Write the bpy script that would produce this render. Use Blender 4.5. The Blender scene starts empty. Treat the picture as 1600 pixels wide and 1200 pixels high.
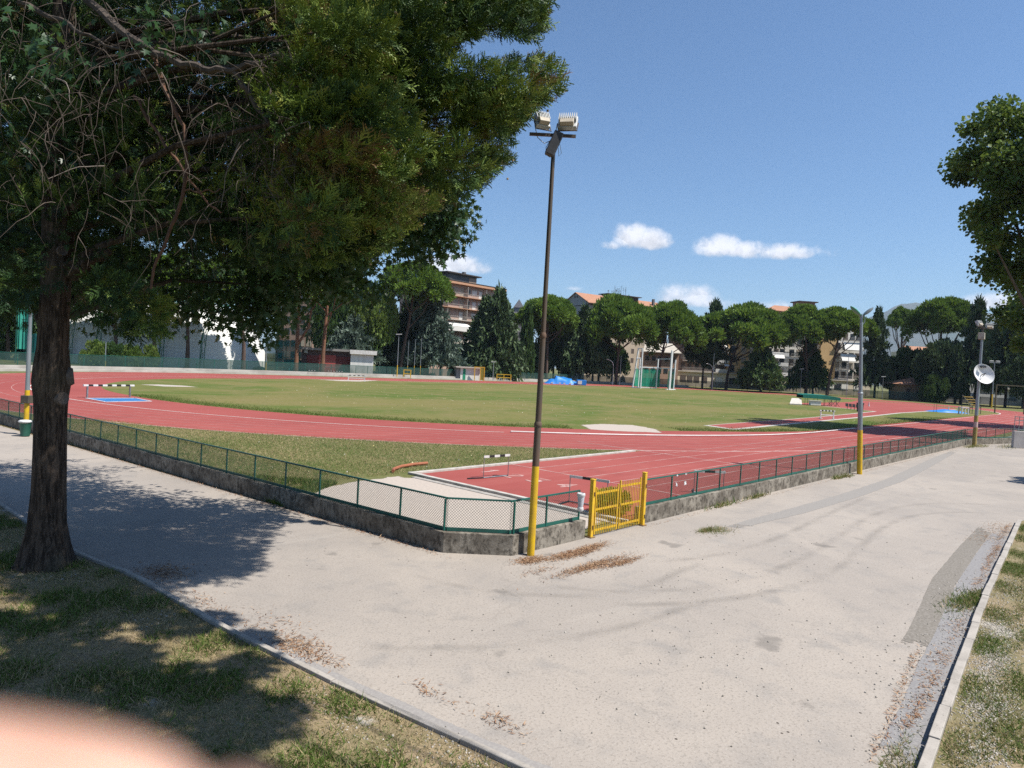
import bpy, math, random
import numpy as np
from mathutils import Vector, Matrix
S = bpy.context.scene
COL = S.collection
random.seed(7); RNG = np.random.default_rng(11)
R = math.radians

# ------------------------------------------------------------------ camera model (metres; ground at z = 0)
FPX, PITCH, ROLL, YAW, CAMZ = 1086.257, -0.026518, 0.053004, 0.739597, 4.009
_d = np.array([math.cos(YAW)*math.cos(PITCH), math.sin(YAW)*math.cos(PITCH), math.sin(PITCH)])
_r0 = np.array([math.sin(YAW), -math.cos(YAW), 0.0]); _u0 = np.cross(_r0, _d)
CR = _r0*math.cos(ROLL) + _u0*math.sin(ROLL); CU = _u0*math.cos(ROLL) - _r0*math.sin(ROLL); CD = _d
CAM = np.array([0, 0, CAMZ])
def ray(px, py): return CD + CR*(px-800)/FPX - CU*(py-600)/FPX
def G(px, py, z=0.0):
    q = ray(px, py); t = (z-CAMZ)/q[2]; return np.array([q[0]*t, q[1]*t, z])
def at(px, py, depth): return CAM + ray(px, py)*depth
def onY(px, py, Y):
    q = ray(px, py); return CAM + q*(Y/q[1])
def proj(w):
    v = np.asarray(w, float)-CAM; a = v@CD
    return 800+FPX*(v@CR)/a, 600-FPX*(v@CU)/a
def gd(px, depth):
    """ground point at a given depth seen at image column px"""
    lo, hi = 300.0, 1400.0
    p = at(px, 590, depth)
    for _ in range(12):
        # move along CR until the column matches with z = 0
        p = np.array([p[0], p[1], 0.0])
        x, y = proj(p); a = (p-CAM)@CD
        p = p + CR*(px-x)/FPX*a + CD*(depth-a)
    return np.array([p[0], p[1], 0.0])
def gY(px, Y):
    lo, hi = -100.0, 3000.0
    for _ in range(70):
        m = (lo+hi)/2
        if proj((m, Y, 0))[0] < px: lo = m
        else: hi = m
    return np.array([lo, Y, 0.0])
def hz(p, py):
    """height above ground point p that appears at image row py"""
    lo, hi = -2.0, 120.0
    for _ in range(60):
        m = (lo+hi)/2
        if proj((p[0], p[1], m))[1] > py: lo = m
        else: hi = m
    return lo
def pxw(p): return ((np.asarray(p, float)-CAM)@CD)/FPX     # metres per photo pixel at p

# ------------------------------------------------------------------ materials
def _nt(name):
    m = bpy.data.materials.new(name); m.use_nodes = True
    nt = m.node_tree; b = nt.nodes['Principled BSDF']; return m, nt, b
def N(nt, t, **k):
    n = nt.nodes.new(t)
    for a, v in k.items():
        if a.startswith('i_'): n.inputs[a[2:].replace('_', ' ')].default_value = v
        else: setattr(n, a, v)
    return n
def L(nt, a, b): nt.links.new(a, b)
ALB = .78                                                # photo is exposed for the shade: surfaces a touch darker, exposure up
def c4(c): return (c[0]*ALB, c[1]*ALB, c[2]*ALB, 1)
def ramp(nt, fac, stops):
    r = N(nt, 'ShaderNodeValToRGB'); e = r.color_ramp.elements
    while len(e) < len(stops): e.new(0.5)
    for k, (p, c) in enumerate(stops): e[k].position = p; e[k].color = c4(c)
    L(nt, fac, r.inputs[0]); return r.outputs[0]
def noise(nt, vec, scale, detail=4, rough=.55, dist=0.0):
    n = N(nt, 'ShaderNodeTexNoise'); n.inputs['Scale'].default_value = scale
    n.inputs['Detail'].default_value = detail; n.inputs['Roughness'].default_value = rough
    n.inputs['Distortion'].default_value = dist
    if vec is not None: L(nt, vec, n.inputs['Vector'])
    return n.outputs['Fac']
def mixc(nt, fac, a, b, mode='MIX'):
    m = N(nt, 'ShaderNodeMix', data_type='RGBA', blend_type=mode)
    if hasattr(fac, 'is_linked') or hasattr(fac, 'links'): L(nt, fac, m.inputs[0])
    else: m.inputs[0].default_value = fac
    for v, i in ((a, 6), (b, 7)):
        if hasattr(v, 'links'): L(nt, v, m.inputs[i])
        else: m.inputs[i].default_value = c4(v)
    return m.outputs[2]
def smooth(nt, v, a, b):
    m = N(nt, 'ShaderNodeMapRange', interpolation_type='SMOOTHSTEP')
    m.inputs['From Min'].default_value = a; m.inputs['From Max'].default_value = b
    L(nt, v, m.inputs['Value']); return m.outputs[0]
def bump(nt, b, h, strength=.3, dist=.02):
    n = N(nt, 'ShaderNodeBump'); n.inputs['Strength'].default_value = strength; n.inputs['Distance'].default_value = dist
    L(nt, h, n.inputs['Height']); L(nt, n.outputs[0], b.inputs['Normal'])
def pos(nt): return N(nt, 'ShaderNodeNewGeometry').outputs['Position']
def objc(nt): return N(nt, 'ShaderNodeTexCoord').outputs['Object']
def scaled(nt, v, s):
    m = N(nt, 'ShaderNodeMapping'); m.inputs['Scale'].default_value = s; L(nt, v, m.inputs['Vector']); return m.outputs[0]
MATS = {}
def M(name, c, c2=None, rough=.75, scale=3.0, metal=0.0, bmp=0.0, lo=.35, hi=.68, stretch=(1, 1, 1), spec=.4, fine=0.0):
    """plain weathered surface: two tones of the thing's own colour broken up by noise"""
    if name in MATS: return MATS[name]
    m, nt, b = _nt(name)
    c2 = c2 or tuple(x*.72 for x in c)
    v = scaled(nt, objc(nt), stretch)
    f = smooth(nt, noise(nt, v, scale, 6, .62), lo, hi)
    col = mixc(nt, f, c, c2)
    if fine:
        col = mixc(nt, smooth(nt, noise(nt, v, scale*14, 3), .55, .8), col, tuple(x*fine for x in c2))
    L(nt, col, b.inputs['Base Color'])
    b.inputs['Roughness'].default_value = rough; b.inputs['Metallic'].default_value = metal
    b.inputs['Specular IOR Level'].default_value = spec
    if bmp: bump(nt, b, noise(nt, v, scale*8, 5), bmp, .01)
    MATS[name] = m; return m
def leafmat(name, stops, trans=.35, rough=.55, tcol=None, spec=.25):
    if name in MATS: return MATS[name]
    m, nt, b = _nt(name)
    a = N(nt, 'ShaderNodeAttribute', attribute_name='tint')
    col = ramp(nt, a.outputs['Fac'], stops)
    L(nt, col, b.inputs['Base Color']); b.inputs['Roughness'].default_value = rough
    b.inputs['Specular IOR Level'].default_value = spec
    if trans:
        t = N(nt, 'ShaderNodeBsdfTranslucent')
        L(nt, mixc(nt, .45, col, tcol or (.16, .2, .03)), t.inputs['Color'])
        x = N(nt, 'ShaderNodeMixShader'); x.inputs[0].default_value = trans
        L(nt, b.outputs[0], x.inputs[1]); L(nt, t.outputs[0], x.inputs[2])
        L(nt, x.outputs[0], nt.nodes['Material Output'].inputs['Surface'])
    MATS[name] = m; return m

# ------------------------------------------------------------------ mesh building
def frame(d):
    d = np.asarray(d, float); d = d/(np.linalg.norm(d)+1e-12)
    a = np.array([0, 0, 1.0]) if abs(d[2]) < .9 else np.array([1.0, 0, 0])
    u = np.cross(a, d); u /= np.linalg.norm(u); return u, np.cross(d, u), d
class MB:
    """collects boxes, tubes and sheets; build() links them as ONE mesh object"""
    def __init__(self): self.v = []; self.f = []; self.mi = []; self.cur = 0
    def add(self, vs, fs):
        o = len(self.v); self.v += [tuple(map(float, x)) for x in vs]
        for q in fs: self.f.append(tuple(o+i for i in q)); self.mi.append(self.cur)
    def box(self, x0, y0, z0, x1, y1, z1):
        self.add([(x0,y0,z0),(x1,y0,z0),(x1,y1,z0),(x0,y1,z0),(x0,y0,z1),(x1,y0,z1),(x1,y1,z1),(x0,y1,z1)],
                 [(3,2,1,0),(4,5,6,7),(0,1,5,4),(1,2,6,5),(2,3,7,6),(3,0,4,7)]); return self
    def bar(self, a, b, w, h=None, up=(0, 0, 1)):
        """box beam from a to b, w wide (sideways), h high"""
        h = h or w; a = np.asarray(a, float); b = np.asarray(b, float); d = b-a; d /= np.linalg.norm(d)
        up = np.asarray(up, float)
        if abs(d@up) > .95: up = np.array([1.0, 0, 0])
        s = np.cross(d, up); s /= np.linalg.norm(s); t = np.cross(s, d)
        vs = [p + s*w/2*i + t*h/2*j for p in (a, b) for i, j in ((-1,-1),(1,-1),(1,1),(-1,1))]
        self.add(vs, [(0,1,2,3),(7,6,5,4),(0,4,5,1),(1,5,6,2),(2,6,7,3),(3,7,4,0)]); return self
    def tube(self, pts, rad, n=8, cap=True):
        pts = [np.asarray(p, float) for p in pts]
        rad = [rad]*len(pts) if np.isscalar(rad) else list(rad)
        vs = []; u = None
        for k, p in enumerate(pts):
            d = (pts[min(k+1, len(pts)-1)] - pts[max(k-1, 0)]); d /= (np.linalg.norm(d)+1e-12)
            if u is None: u, w, _ = frame(d)
            else:
                u = u - d*(u@d); u /= (np.linalg.norm(u)+1e-12); w = np.cross(d, u)
            for j in range(n):
                a = 2*math.pi*j/n; vs.append(p + (u*math.cos(a)+w*math.sin(a))*rad[k])
        fs = [(k*n+j, k*n+(j+1)%n, (k+1)*n+(j+1)%n, (k+1)*n+j) for k in range(len(pts)-1) for j in range(n)]
        if cap: fs += [tuple(range(n-1, -1, -1)), tuple((len(pts)-1)*n+j for j in range(n))]
        self.add(vs, fs); return self
    def lathe(self, prof, n=16, c=(0, 0, 0), axis=(0, 0, 1)):
        u, w, d = frame(axis); c = np.asarray(c, float)
        vs = [c + (u*math.cos(2*math.pi*j/n)+w*math.sin(2*math.pi*j/n))*r + d*z for r, z in prof for j in range(n)]
        fs = [(k*n+j, k*n+(j+1)%n, (k+1)*n+(j+1)%n, (k+1)*n+j) for k in range(len(prof)-1) for j in range(n)]
        if prof[0][0] > 1e-6: fs.append(tuple(range(n-1, -1, -1)))
        if prof[-1][0] > 1e-6: fs.append(tuple((len(prof)-1)*n+j for j in range(n)))
        self.add(vs, fs); return self
    def poly(self, pts, z=None):
        self.add([(p[0], p[1], p[2] if z is None else z) for p in pts], [tuple(range(len(pts)))]); return self
    def prism(self, pts, z0, z1):
        n = len(pts)
        self.add([(p[0], p[1], z0) for p in pts]+[(p[0], p[1], z1) for p in pts],
                 [tuple(range(n-1, -1, -1)), tuple(range(n, 2*n))]+[(i, (i+1)%n, n+(i+1)%n, n+i) for i in range(n)]); return self
    def strip(self, A, B, z=None):
        """sheet between two polylines of the same length"""
        n = len(A); f = lambda p: (p[0], p[1], p[2] if z is None else z)
        self.add([f(p) for p in A]+[f(p) for p in B], [(i, i+1, n+i+1, n+i) for i in range(n-1)]); return self
    def build(self, name, mats, parent=None, smooth=False, local=False, bevel=0.0):
        off = np.zeros(3)
        if parent is not None and not local:
            p = parent; 
            while p is not None: off = off + np.array(p.location); p = p.parent
        me = bpy.data.meshes.new(name); me.from_pydata([tuple(np.array(v)-off) for v in self.v], [], self.f)
        for m in (mats if isinstance(mats, (list, tuple)) else [mats]): me.materials.append(m)
        if any(self.mi): me.polygons.foreach_set('material_index', self.mi)
        me.validate(clean_customdata=False); me.update()
        o = bpy.data.objects.new(name, me); COL.objects.link(o)
        if parent is not None: o.parent = parent
        if smooth:
            me.polygons.foreach_set('use_smooth', [True]*len(me.polygons)); me.set_sharp_from_angle(angle=R(40))
        if bevel:
            b = o.modifiers.new('bevel', 'BEVEL'); b.width = bevel; b.segments = 2; b.limit_method = 'ANGLE'
        return o
def np_mesh(name, V, F, mat, parent=None, tint=None, off=True, smooth=False):
    me = bpy.data.meshes.new(name); n, k = len(V), F.shape[1]; m = len(F)
    if parent is not None and off:
        o = np.zeros(3); p = parent
        while p is not None: o = o + np.array(p.location); p = p.parent
        V = V - o
    me.vertices.add(n); me.vertices.foreach_set('co', np.ascontiguousarray(V, np.float32).ravel())
    me.loops.add(m*k); me.loops.foreach_set('vertex_index', np.ascontiguousarray(F, np.int32).ravel())
    me.polygons.add(m); me.polygons.foreach_set('loop_start', np.arange(0, m*k, k, dtype=np.int32))
    if smooth: me.polygons.foreach_set('use_smooth', np.ones(m, bool))
    me.update(calc_edges=True)
    for q in (mat if isinstance(mat, (list, tuple)) else [mat]): me.materials.append(q)
    if tint is not None:
        a = me.attributes.new('tint', 'FLOAT', 'POINT'); a.data.foreach_set('value', np.ascontiguousarray(tint, np.float32))
    ob = bpy.data.objects.new(name, me); COL.objects.link(ob)
    if parent is not None: ob.parent = parent
    return ob
def unit(v): return v/(np.linalg.norm(v, axis=-1, keepdims=True)+1e-9)
def scatter(TV, TF, P, Dir, scale, roll=None, tint=None, rng=RNG, jitter=.12, side=None, tips=None):
    """copies of template (TV along +z, width along x) at P, z axis along Dir; returns V, F, tint"""
    n = len(P); Dir = unit(Dir)
    if side is None: side = rng.normal(size=(n, 3))
    X = unit(np.cross(side, Dir)); Y = np.cross(Dir, X)
    sc = np.broadcast_to(np.asarray(scale, float), (n,))[:, None, None]
    V = (TV[None, :, 0:1]*X[:, None]+TV[None, :, 1:2]*Y[:, None]+TV[None, :, 2:3]*Dir[:, None])*sc + P[:, None]
    k = len(TV); F = (TF[None]+(np.arange(n)*k)[:, None, None]).reshape(-1, TF.shape[1])
    t = rng.random(n) if tint is None else np.clip(tint+rng.normal(0, jitter, n), 0, 1)
    T = np.repeat(t, k) if tips is None else np.clip(t[:, None]+tips[None], 0, 1).ravel()   # tips: lighter ends, fresh growth plus sun highlights put into the tint
    return V.reshape(-1, 3), F, T
def merge(parts):
    V = []; F = []; T = []; o = 0
    for v, f, t in parts: V.append(v); F.append(f+o); T.append(t); o += len(v)
    return np.concatenate(V), np.concatenate(F), np.concatenate(T)

# ------------------------------------------------------------------ things, tags, copies
def tag(o, label=None, cat=None, group=None, kind=None):
    if label: o['label'] = label
    if cat: o['category'] = cat
    if group: o['group'] = group
    if kind: o['kind'] = kind
    return o
def thing(name, label, cat, loc=(0, 0, 0), rz=0.0, group=None):
    o = bpy.data.objects.new(name, None); o.empty_display_size = .3; COL.objects.link(o)
    o.location = tuple(map(float, loc)); o.rotation_euler = (0, 0, rz); return tag(o, label, cat, group)
def struct(o): o['kind'] = 'structure'; return o
def copy_tree(o, parent=None):
    c = o.copy(); COL.objects.link(c); c.parent = parent
    for ch in [x for x in bpy.data.objects if x.parent == o]: copy_tree(ch, c)
    return c
def dup(o, loc, rz=0.0, label=None, scale=None):
    c = copy_tree(o); c.location = tuple(map(float, loc)); c.rotation_euler = (0, 0, rz)
    if label: c['label'] = label
    if scale: c.scale = scale
    return c
def rzl(p, rz, l):
    """local point l of a thing at p turned by rz, in world space"""
    c, s = math.cos(rz), math.sin(rz); return np.array([p[0]+c*l[0]-s*l[1], p[1]+s*l[0]+c*l[1], p[2]+l[2]])
RV = np.array([math.sin(YAW), -math.cos(YAW), 0.0])      # horizontal direction that runs to the right in the photo
FRONT = math.atan2(-math.cos(YAW), math.sin(YAW))        # rotation that turns a thing's x axis along it
# ------------------------------------------------------------------ world, sun, camera
SUN_EL, SUN_AZ = R(58.0), math.atan2(-0.926, 0.377)      # azimuth measured from +x
sdir = np.array([math.cos(SUN_EL)*math.cos(SUN_AZ), math.cos(SUN_EL)*math.sin(SUN_AZ), math.sin(SUN_EL)])
w = bpy.data.worlds.new("World"); S.world = w; w.use_nodes = True
nt = w.node_tree; bg = nt.nodes['Background']
sky = N(nt, 'ShaderNodeTexSky', sky_type='NISHITA'); sky.sun_disc = False
sky.sun_elevation = SUN_EL; sky.sun_rotation = math.pi/2 - SUN_AZ
sky.air_density = 1.0; sky.dust_density = .8; sky.ozone_density = 2.2; sky.altitude = 100
# fair-weather clouds low over the horizon: noise inside soft patches of the sky sphere
tc = N(nt, 'ShaderNodeTexCoord'); gen = tc.outputs['Generated']
def skydir(px, py):
    q = ray(px, py); return q/np.linalg.norm(q)
def vmath(op, a, b=None, s=None):
    n = N(nt, 'ShaderNodeVectorMath', operation=op)
    for v, i in ((a, 0), (b, 1)):
        if v is None: continue
        if hasattr(v, 'links'): L(nt, v, n.inputs[i])
        else: n.inputs[i].default_value = tuple(v)
    return n.outputs['Value'] if op in ('DOT_PRODUCT', 'LENGTH') else n.outputs[0]
def fm(op, a, b=0.0, c=None):
    n = N(nt, 'ShaderNodeMath', operation=op)
    for v, i in ((a, 0), (b, 1), (c, 2)):
        if v is None: continue
        if hasattr(v, 'links'): L(nt, v, n.inputs[i])
        else: n.inputs[i].default_value = v
    return n.outputs[0]
CLOUDS = [  # centre, half width, half height in photo pixels, strength, flat base
    (985, 374, 36, 27, .95), (1020, 378, 38, 23, .9), (957, 384, 22, 11, .7),
    (1126, 390, 46, 24, .9), (1168, 393, 56, 18, 1.0), (1212, 396, 84, 17, .9), (1262, 398, 55, 10, .45), (1085, 396, 45, 9, .3),
    (715, 417, 62, 24, 1.0), (665, 424, 40, 16, .8),
    (1072, 466, 52, 26, .62), (1150, 480, 60, 14, .5), (1215, 482, 60, 12, .5), (1105, 475, 40, 12, .5),
    (898, 452, 18, 5, .3), (1545, 474, 36, 14, .85), (1500, 486, 30, 8, .4)]
n1 = N(nt, 'ShaderNodeTexNoise'); n1.inputs['Scale'].default_value = 15; n1.inputs['Detail'].default_value = 8; n1.inputs['Roughness'].default_value = .58
L(nt, gen, n1.inputs['Vector'])
n2 = N(nt, 'ShaderNodeTexNoise'); n2.inputs['Scale'].default_value = 70; n2.inputs['Detail'].default_value = 7; n2.inputs['Roughness'].default_value = .6
L(nt, gen, n2.inputs['Vector'])
mask = None; lit = None
for px, py, hw, hh, st in CLOUDS:
    c = skydir(px, py); rt = np.cross(c, [0, 0, 1.0]); rt /= np.linalg.norm(rt); up = np.cross(rt, c)
    sc = FPX*(1/np.linalg.norm(ray(px, py)))          # photo pixels per radian, roughly
    x = fm('DIVIDE', vmath('DOT_PRODUCT', gen, rt), hw/sc*.93)
    yraw = fm('SUBTRACT', vmath('DOT_PRODUCT', gen, up), 0.0)
    y = fm('DIVIDE', yraw, hh/sc)
    # flattened underside: distances below the centre count 1.8 times
    y2 = fm('MAXIMUM', y, fm('MULTIPLY', y, -1.8))
    r2 = fm('ADD', fm('MULTIPLY', x, x), fm('MULTIPLY', y2, y2))
    front = fm('GREATER_THAN', vmath('DOT_PRODUCT', gen, c), .5)
    e = fm('MULTIPLY', fm('MULTIPLY', fm('SUBTRACT', 1.15, r2), st), front)
    mask = e if mask is None else fm('MAXIMUM', mask, e)
    l = fm('MULTIPLY', fm('SUBTRACT', y, -1.0), fm('GREATER_THAN', e, 0.0))
    lit = l if lit is None else fm('MAXIMUM', lit, l)
dens = fm('ADD', fm('MULTIPLY', mask, .95), fm('MULTIPLY', fm('SUBTRACT', n1.outputs['Fac'], .5), 2.0))
dens = fm('ADD', dens, fm('MULTIPLY', fm('SUBTRACT', n2.outputs['Fac'], .5), 1.1))
dn = N(nt, 'ShaderNodeMapRange', interpolation_type='SMOOTHSTEP'); dn.inputs['From Min'].default_value = .06; dn.inputs['From Max'].default_value = 1.0
L(nt, dens, dn.inputs['Value'])
amount = fm('MULTIPLY', fm('MULTIPLY', dn.outputs[0], fm('GREATER_THAN', mask, 0.0)), fm('MINIMUM', fm('MULTIPLY', fm('MAXIMUM', mask, 0.0), 2.2), 1.0))
shade = N(nt, 'ShaderNodeMapRange'); shade.inputs['From Min'].default_value = 0.1; shade.inputs['From Max'].default_value = 1.5
shade.inputs['To Min'].default_value = 5.2; shade.inputs['To Max'].default_value = 9.5; L(nt, fm('ADD', lit, fm('MULTIPLY', fm('SUBTRACT', n2.outputs['Fac'], .5), 2.2)), shade.inputs['Value'])
cc = N(nt, 'ShaderNodeCombineColor')
L(nt, fm('MULTIPLY', shade.outputs[0], .99), cc.inputs[0]); L(nt, shade.outputs[0], cc.inputs[1]); L(nt, fm('MULTIPLY', shade.outputs[0], 1.06), cc.inputs[2])
tn_ = N(nt, 'ShaderNodeMix', data_type='RGBA', blend_type='MULTIPLY'); tn_.inputs[0].default_value = 1; L(nt, sky.outputs[0], tn_.inputs[6]); tn_.inputs[7].default_value = (.84, 1.06, 1.24, 1)
L(nt, mixc(nt, amount, tn_.outputs[2], cc.outputs[0]), bg.inputs['Color'])
bg.inputs['Strength'].default_value = .07

sl = bpy.data.lights.new('sun', 'SUN'); sl.energy = 5.0; sl.angle = R(.53); sl.color = (1, .955, .88)
so = bpy.data.objects.new('sun', sl); COL.objects.link(so)
so.rotation_euler = Vector(-sdir).to_track_quat('-Z', 'Y').to_euler(); so.location = (0, 0, 60)

cam = bpy.data.cameras.new('camera'); co = bpy.data.objects.new('camera', cam); COL.objects.link(co)
cam.sensor_width = 36; cam.lens = 36*FPX/1600; cam.clip_start = .01; cam.clip_end = 30000
co.matrix_world = Matrix(((CR[0], CU[0], -CD[0], 0), (CR[1], CU[1], -CD[1], 0), (CR[2], CU[2], -CD[2], CAMZ), (0, 0, 0, 1)))
cam.dof.use_dof = True; cam.dof.focus_distance = 40; cam.dof.aperture_fstop = cam.lens/3.2   # a phone's 3.2 mm aperture
S.camera = co
vs = S.view_settings; vs.view_transform = 'Standard'; vs.look = 'None'; vs.exposure = .72; vs.gamma = 1
S.render.film_transparent = False
S.cycles.max_bounces = 6; S.cycles.transparent_max_bounces = 12; S.cycles.use_denoising = False; S.cycles.use_adaptive_sampling = False
# ------------------------------------------------------------------ ground materials
def ground_mat():
    m, nt, b = _nt('dry_turf'); p = pos(nt)
    big = noise(nt, p, .06, 4, .6); mid = noise(nt, p, .55, 5, .6); fine = noise(nt, scaled(nt, p, (1, 1, 1)), 7, 5, .7)
    c = mixc(nt, smooth(nt, big, .38, .62), (.115, .135, .042), (.215, .19, .085))
    c = mixc(nt, smooth(nt, mid, .45, .68), c, (.075, .115, .028))
    c = mixc(nt, fm2(nt, smooth(nt, fine, .42, .7), .5), c, (.24, .2, .1))
    L(nt, c, b.inputs['Base Color']); b.inputs['Roughness'].default_value = .95; b.inputs['Specular IOR Level'].default_value = .1
    bump(nt, b, fine, .5, .05); return m
def fm2(nt, v, k):
    n = N(nt, 'ShaderNodeMath', operation='MULTIPLY'); L(nt, v, n.inputs[0]); n.inputs[1].default_value = k; return n.outputs[0]
def infield_mat():
    m, nt, b = _nt('infield_turf'); p = pos(nt)
    big = noise(nt, scaled(nt, p, (.8, 1.2, 1)), .05, 5, .62, 1.0); mid = noise(nt, scaled(nt, p, (.9, 1.3, 1)), .3, 8, .72); fine = noise(nt, p, 2.2, 9, .82)
    c = mixc(nt, smooth(nt, big, .36, .66), (.1, .142, .032), (.2, .178, .066))
    c = mixc(nt, smooth(nt, mid, .42, .7), c, (.215, .18, .082))
    c = mixc(nt, smooth(nt, fine, .5, .68), c, (.085, .115, .025))
    L(nt, c, b.inputs['Base Color']); b.inputs['Roughness'].default_value = .95; b.inputs['Specular IOR Level'].default_value = .08
    bump(nt, b, fine, .6, .08); return m
def road_mat():
    m, nt, b = _nt('pale_asphalt'); p = pos(nt)
    big = noise(nt, p, .22, 6, .6, .6); mid = noise(nt, p, 1.3, 6, .65, .4); fine = noise(nt, p, 28, 4, .7); grit = noise(nt, p, 90, 2, .5)
    streak = noise(nt, scaled(nt, p, (.35, 2.2, 1)), .9, 5, .6, .8)
    c = mixc(nt, smooth(nt, big, .33, .66), (.41, .36, .312), (.34, .302, .268))
    c = mixc(nt, fm2(nt, smooth(nt, mid, .48, .74), .55), c, (.25, .235, .222))
    c = mixc(nt, fm2(nt, smooth(nt, streak, .55, .75), .35), c, (.44, .4, .355))
    c = mixc(nt, fm2(nt, smooth(nt, fine, .5, .68), .65), c, (.195, .172, .15))
    c = mixc(nt, fm2(nt, smooth(nt, grit, .58, .7), .5), c, (.55, .52, .48))
    # scattered little stones, cones and tar spots
    v = N(nt, 'ShaderNodeTexVoronoi', feature='DISTANCE_TO_EDGE'); v.feature = 'F1'; v.inputs['Scale'].default_value = 2.6; L(nt, p, v.inputs['Vector'])
    sp = N(nt, 'ShaderNodeMath', operation='LESS_THAN'); L(nt, v.outputs['Distance'], sp.inputs[0]); sp.inputs[1].default_value = .045
    c = mixc(nt, sp.outputs[0], c, (.07, .055, .045))
    st = noise(nt, p, .8, 4, .5); c = mixc(nt, fm2(nt, smooth(nt, st, .66, .73), .6), c, (.17, .155, .14))
    # fine cracks
    v2 = N(nt, 'ShaderNodeTexVoronoi', feature='DISTANCE_TO_EDGE'); v2.inputs['Scale'].default_value = .33
    wv = N(nt, 'ShaderNodeTexNoise'); wv.inputs['Scale'].default_value = 1.4; wv.inputs['Detail'].default_value = 4; L(nt, p, wv.inputs['Vector'])
    va = N(nt, 'ShaderNodeVectorMath', operation='MULTIPLY_ADD'); L(nt, wv.outputs['Color'], va.inputs[0]); va.inputs[1].default_value = (1.6, 1.6, 0); L(nt, p, va.inputs[2])
    L(nt, va.outputs[0], v2.inputs['Vector'])
    ck = N(nt, 'ShaderNodeMath', operation='LESS_THAN'); L(nt, v2.outputs['Distance'], ck.inputs[0]); ck.inputs[1].default_value = .0035
    c = mixc(nt, fm2(nt, ck.outputs[0], .2), c, (.2, .18, .16))
    L(nt, c, b.inputs['Base Color']); b.inputs['Roughness'].default_value = .9; b.inputs['Specular IOR Level'].default_value = .2
    bump(nt, b, fine, .35, .012); return m
def track_mat():
    m, nt, b = _nt('red_track_rubber'); p = pos(nt)
    big = noise(nt, p, .09, 5, .6); mid = noise(nt, scaled(nt, p, (.25, 2, 1)), .6, 5, .6); fine = noise(nt, p, 45, 3, .7)
    c = mixc(nt, smooth(nt, big, .35, .68), (.31, .068, .057), (.36, .088, .073))
    c = mixc(nt, fm2(nt, smooth(nt, mid, .5, .72), .6), c, (.38, .112, .094))
    c = mixc(nt, fm2(nt, smooth(nt, noise(nt, p, .35, 7, .7, .5), .5, .7), .4), c, (.24, .06, .05))
    c = mixc(nt, fm2(nt, smooth(nt, noise(nt, scaled(nt, p, (.15, 1.5, 1)), .9, 6, .7), .58, .74), .35), c, (.46, .2, .17))
    c = mixc(nt, fm2(nt, smooth(nt, fine, .52, .7), .5), c, (.25, .058, .05))
    L(nt, c, b.inputs['Base Color']); b.inputs['Roughness'].default_value = .85; b.inputs['Specular IOR Level'].default_value = .25
    bump(nt, b, fine, .3, .006); return m
def patchy(name, c, c2, scale, edge, fine=30):
    """sheet whose rim breaks up: alpha from noise in the sheet's own object space, weighted by the 'edge' attribute (1 inside, 0 at the rim)"""
    m, nt, b = _nt(name); p = pos(nt)
    L(nt, mixc(nt, smooth(nt, noise(nt, p, fine, 4), .4, .65), c, c2), b.inputs['Base Color']); b.inputs['Roughness'].default_value = .95
    b.inputs['Specular IOR Level'].default_value = .15
    a = N(nt, 'ShaderNodeAttribute', attribute_name='tint')
    s = N(nt, 'ShaderNodeMath', operation='ADD'); L(nt, noise(nt, p, scale, 6, .7), s.inputs[0]); L(nt, fm2(nt, a.outputs['Fac'], edge), s.inputs[1])
    L(nt, smooth(nt, s.outputs[0], .72, .8), b.inputs['Alpha']); return m
MT, MI, MR, MK = ground_mat(), infield_mat(), road_mat(), track_mat()
white_paint = M('white_line_paint', (.6, .42, .38), (.43, .18, .155), .8, .9)
border_paint = M('white_border_paint', (.72, .68, .63), (.6, .5, .45), .8, 2.2)

def patch(name, outline, mat, z, inset=.35, label=None, kind='structure'):
    """sheet with a rim: attribute 1 in the middle, 0 at the outline"""
    o = np.array([(p[0], p[1]) for p in outline], float); c = o.mean(0); n = len(o)
    i = c+(o-c)*(1-inset); V = np.zeros((2*n+1, 3)); V[:n, :2] = o; V[n:2*n, :2] = i; V[2*n, :2] = c; V[:, 2] = z
    F = [(k, (k+1) % n, n+(k+1) % n) for k in range(n)]+[(k, n+(k+1) % n, n+k) for k in range(n)]+[(n+k, n+(k+1) % n, 2*n) for k in range(n)]
    t = np.zeros(2*n+1); t[n:] = 1
    ob = np_mesh(name, V, np.array(F), mat, tint=t); ob['kind'] = kind
    if label: ob['label'] = label
    return ob
# ------------------------------------------------------------------ ground, road
g = MB(); g.poly([(-4000, -4000), (9000, -4000), (9000, 9000), (-4000, 9000)], 0.0); struct(g.build('ground', MT))
WX = lambda y: 9.84-(y-10.7)*.066                      # roadside face line of the left wall
rd = MB()
kl = [(4.5, 60), (4.1, 22), (4.2, 14.7), (4.55, 12.6), (4.63, 9.56), (4.88, 6.9), (5.2, 4.47), (5.45, 2.3), (5.9, 1.62), (7.0, 1.45)]
kr = [(8.46, 1.54), (10.07, 1.67), (12.2, 1.83), (15.58, 2.09), (19.73, 2.33), (26.3, 2.72)]
rd.poly([(x, y) for x, y in kl]+kr+[(27.2, 2.6), (28.6, 1.0), (30.0, -14), (35.5, -14), (35.2, 2.2), (36.2, 3.55), (48, 4.2), (75, 4.9), (100, 5.2), (100, 8.2), (60, 9.5), (16, 9.72), (10.9, 9.75), (9.86, 10.75), (6.2, 60)], .004)
struct(rd.build('road', MR))
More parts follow.
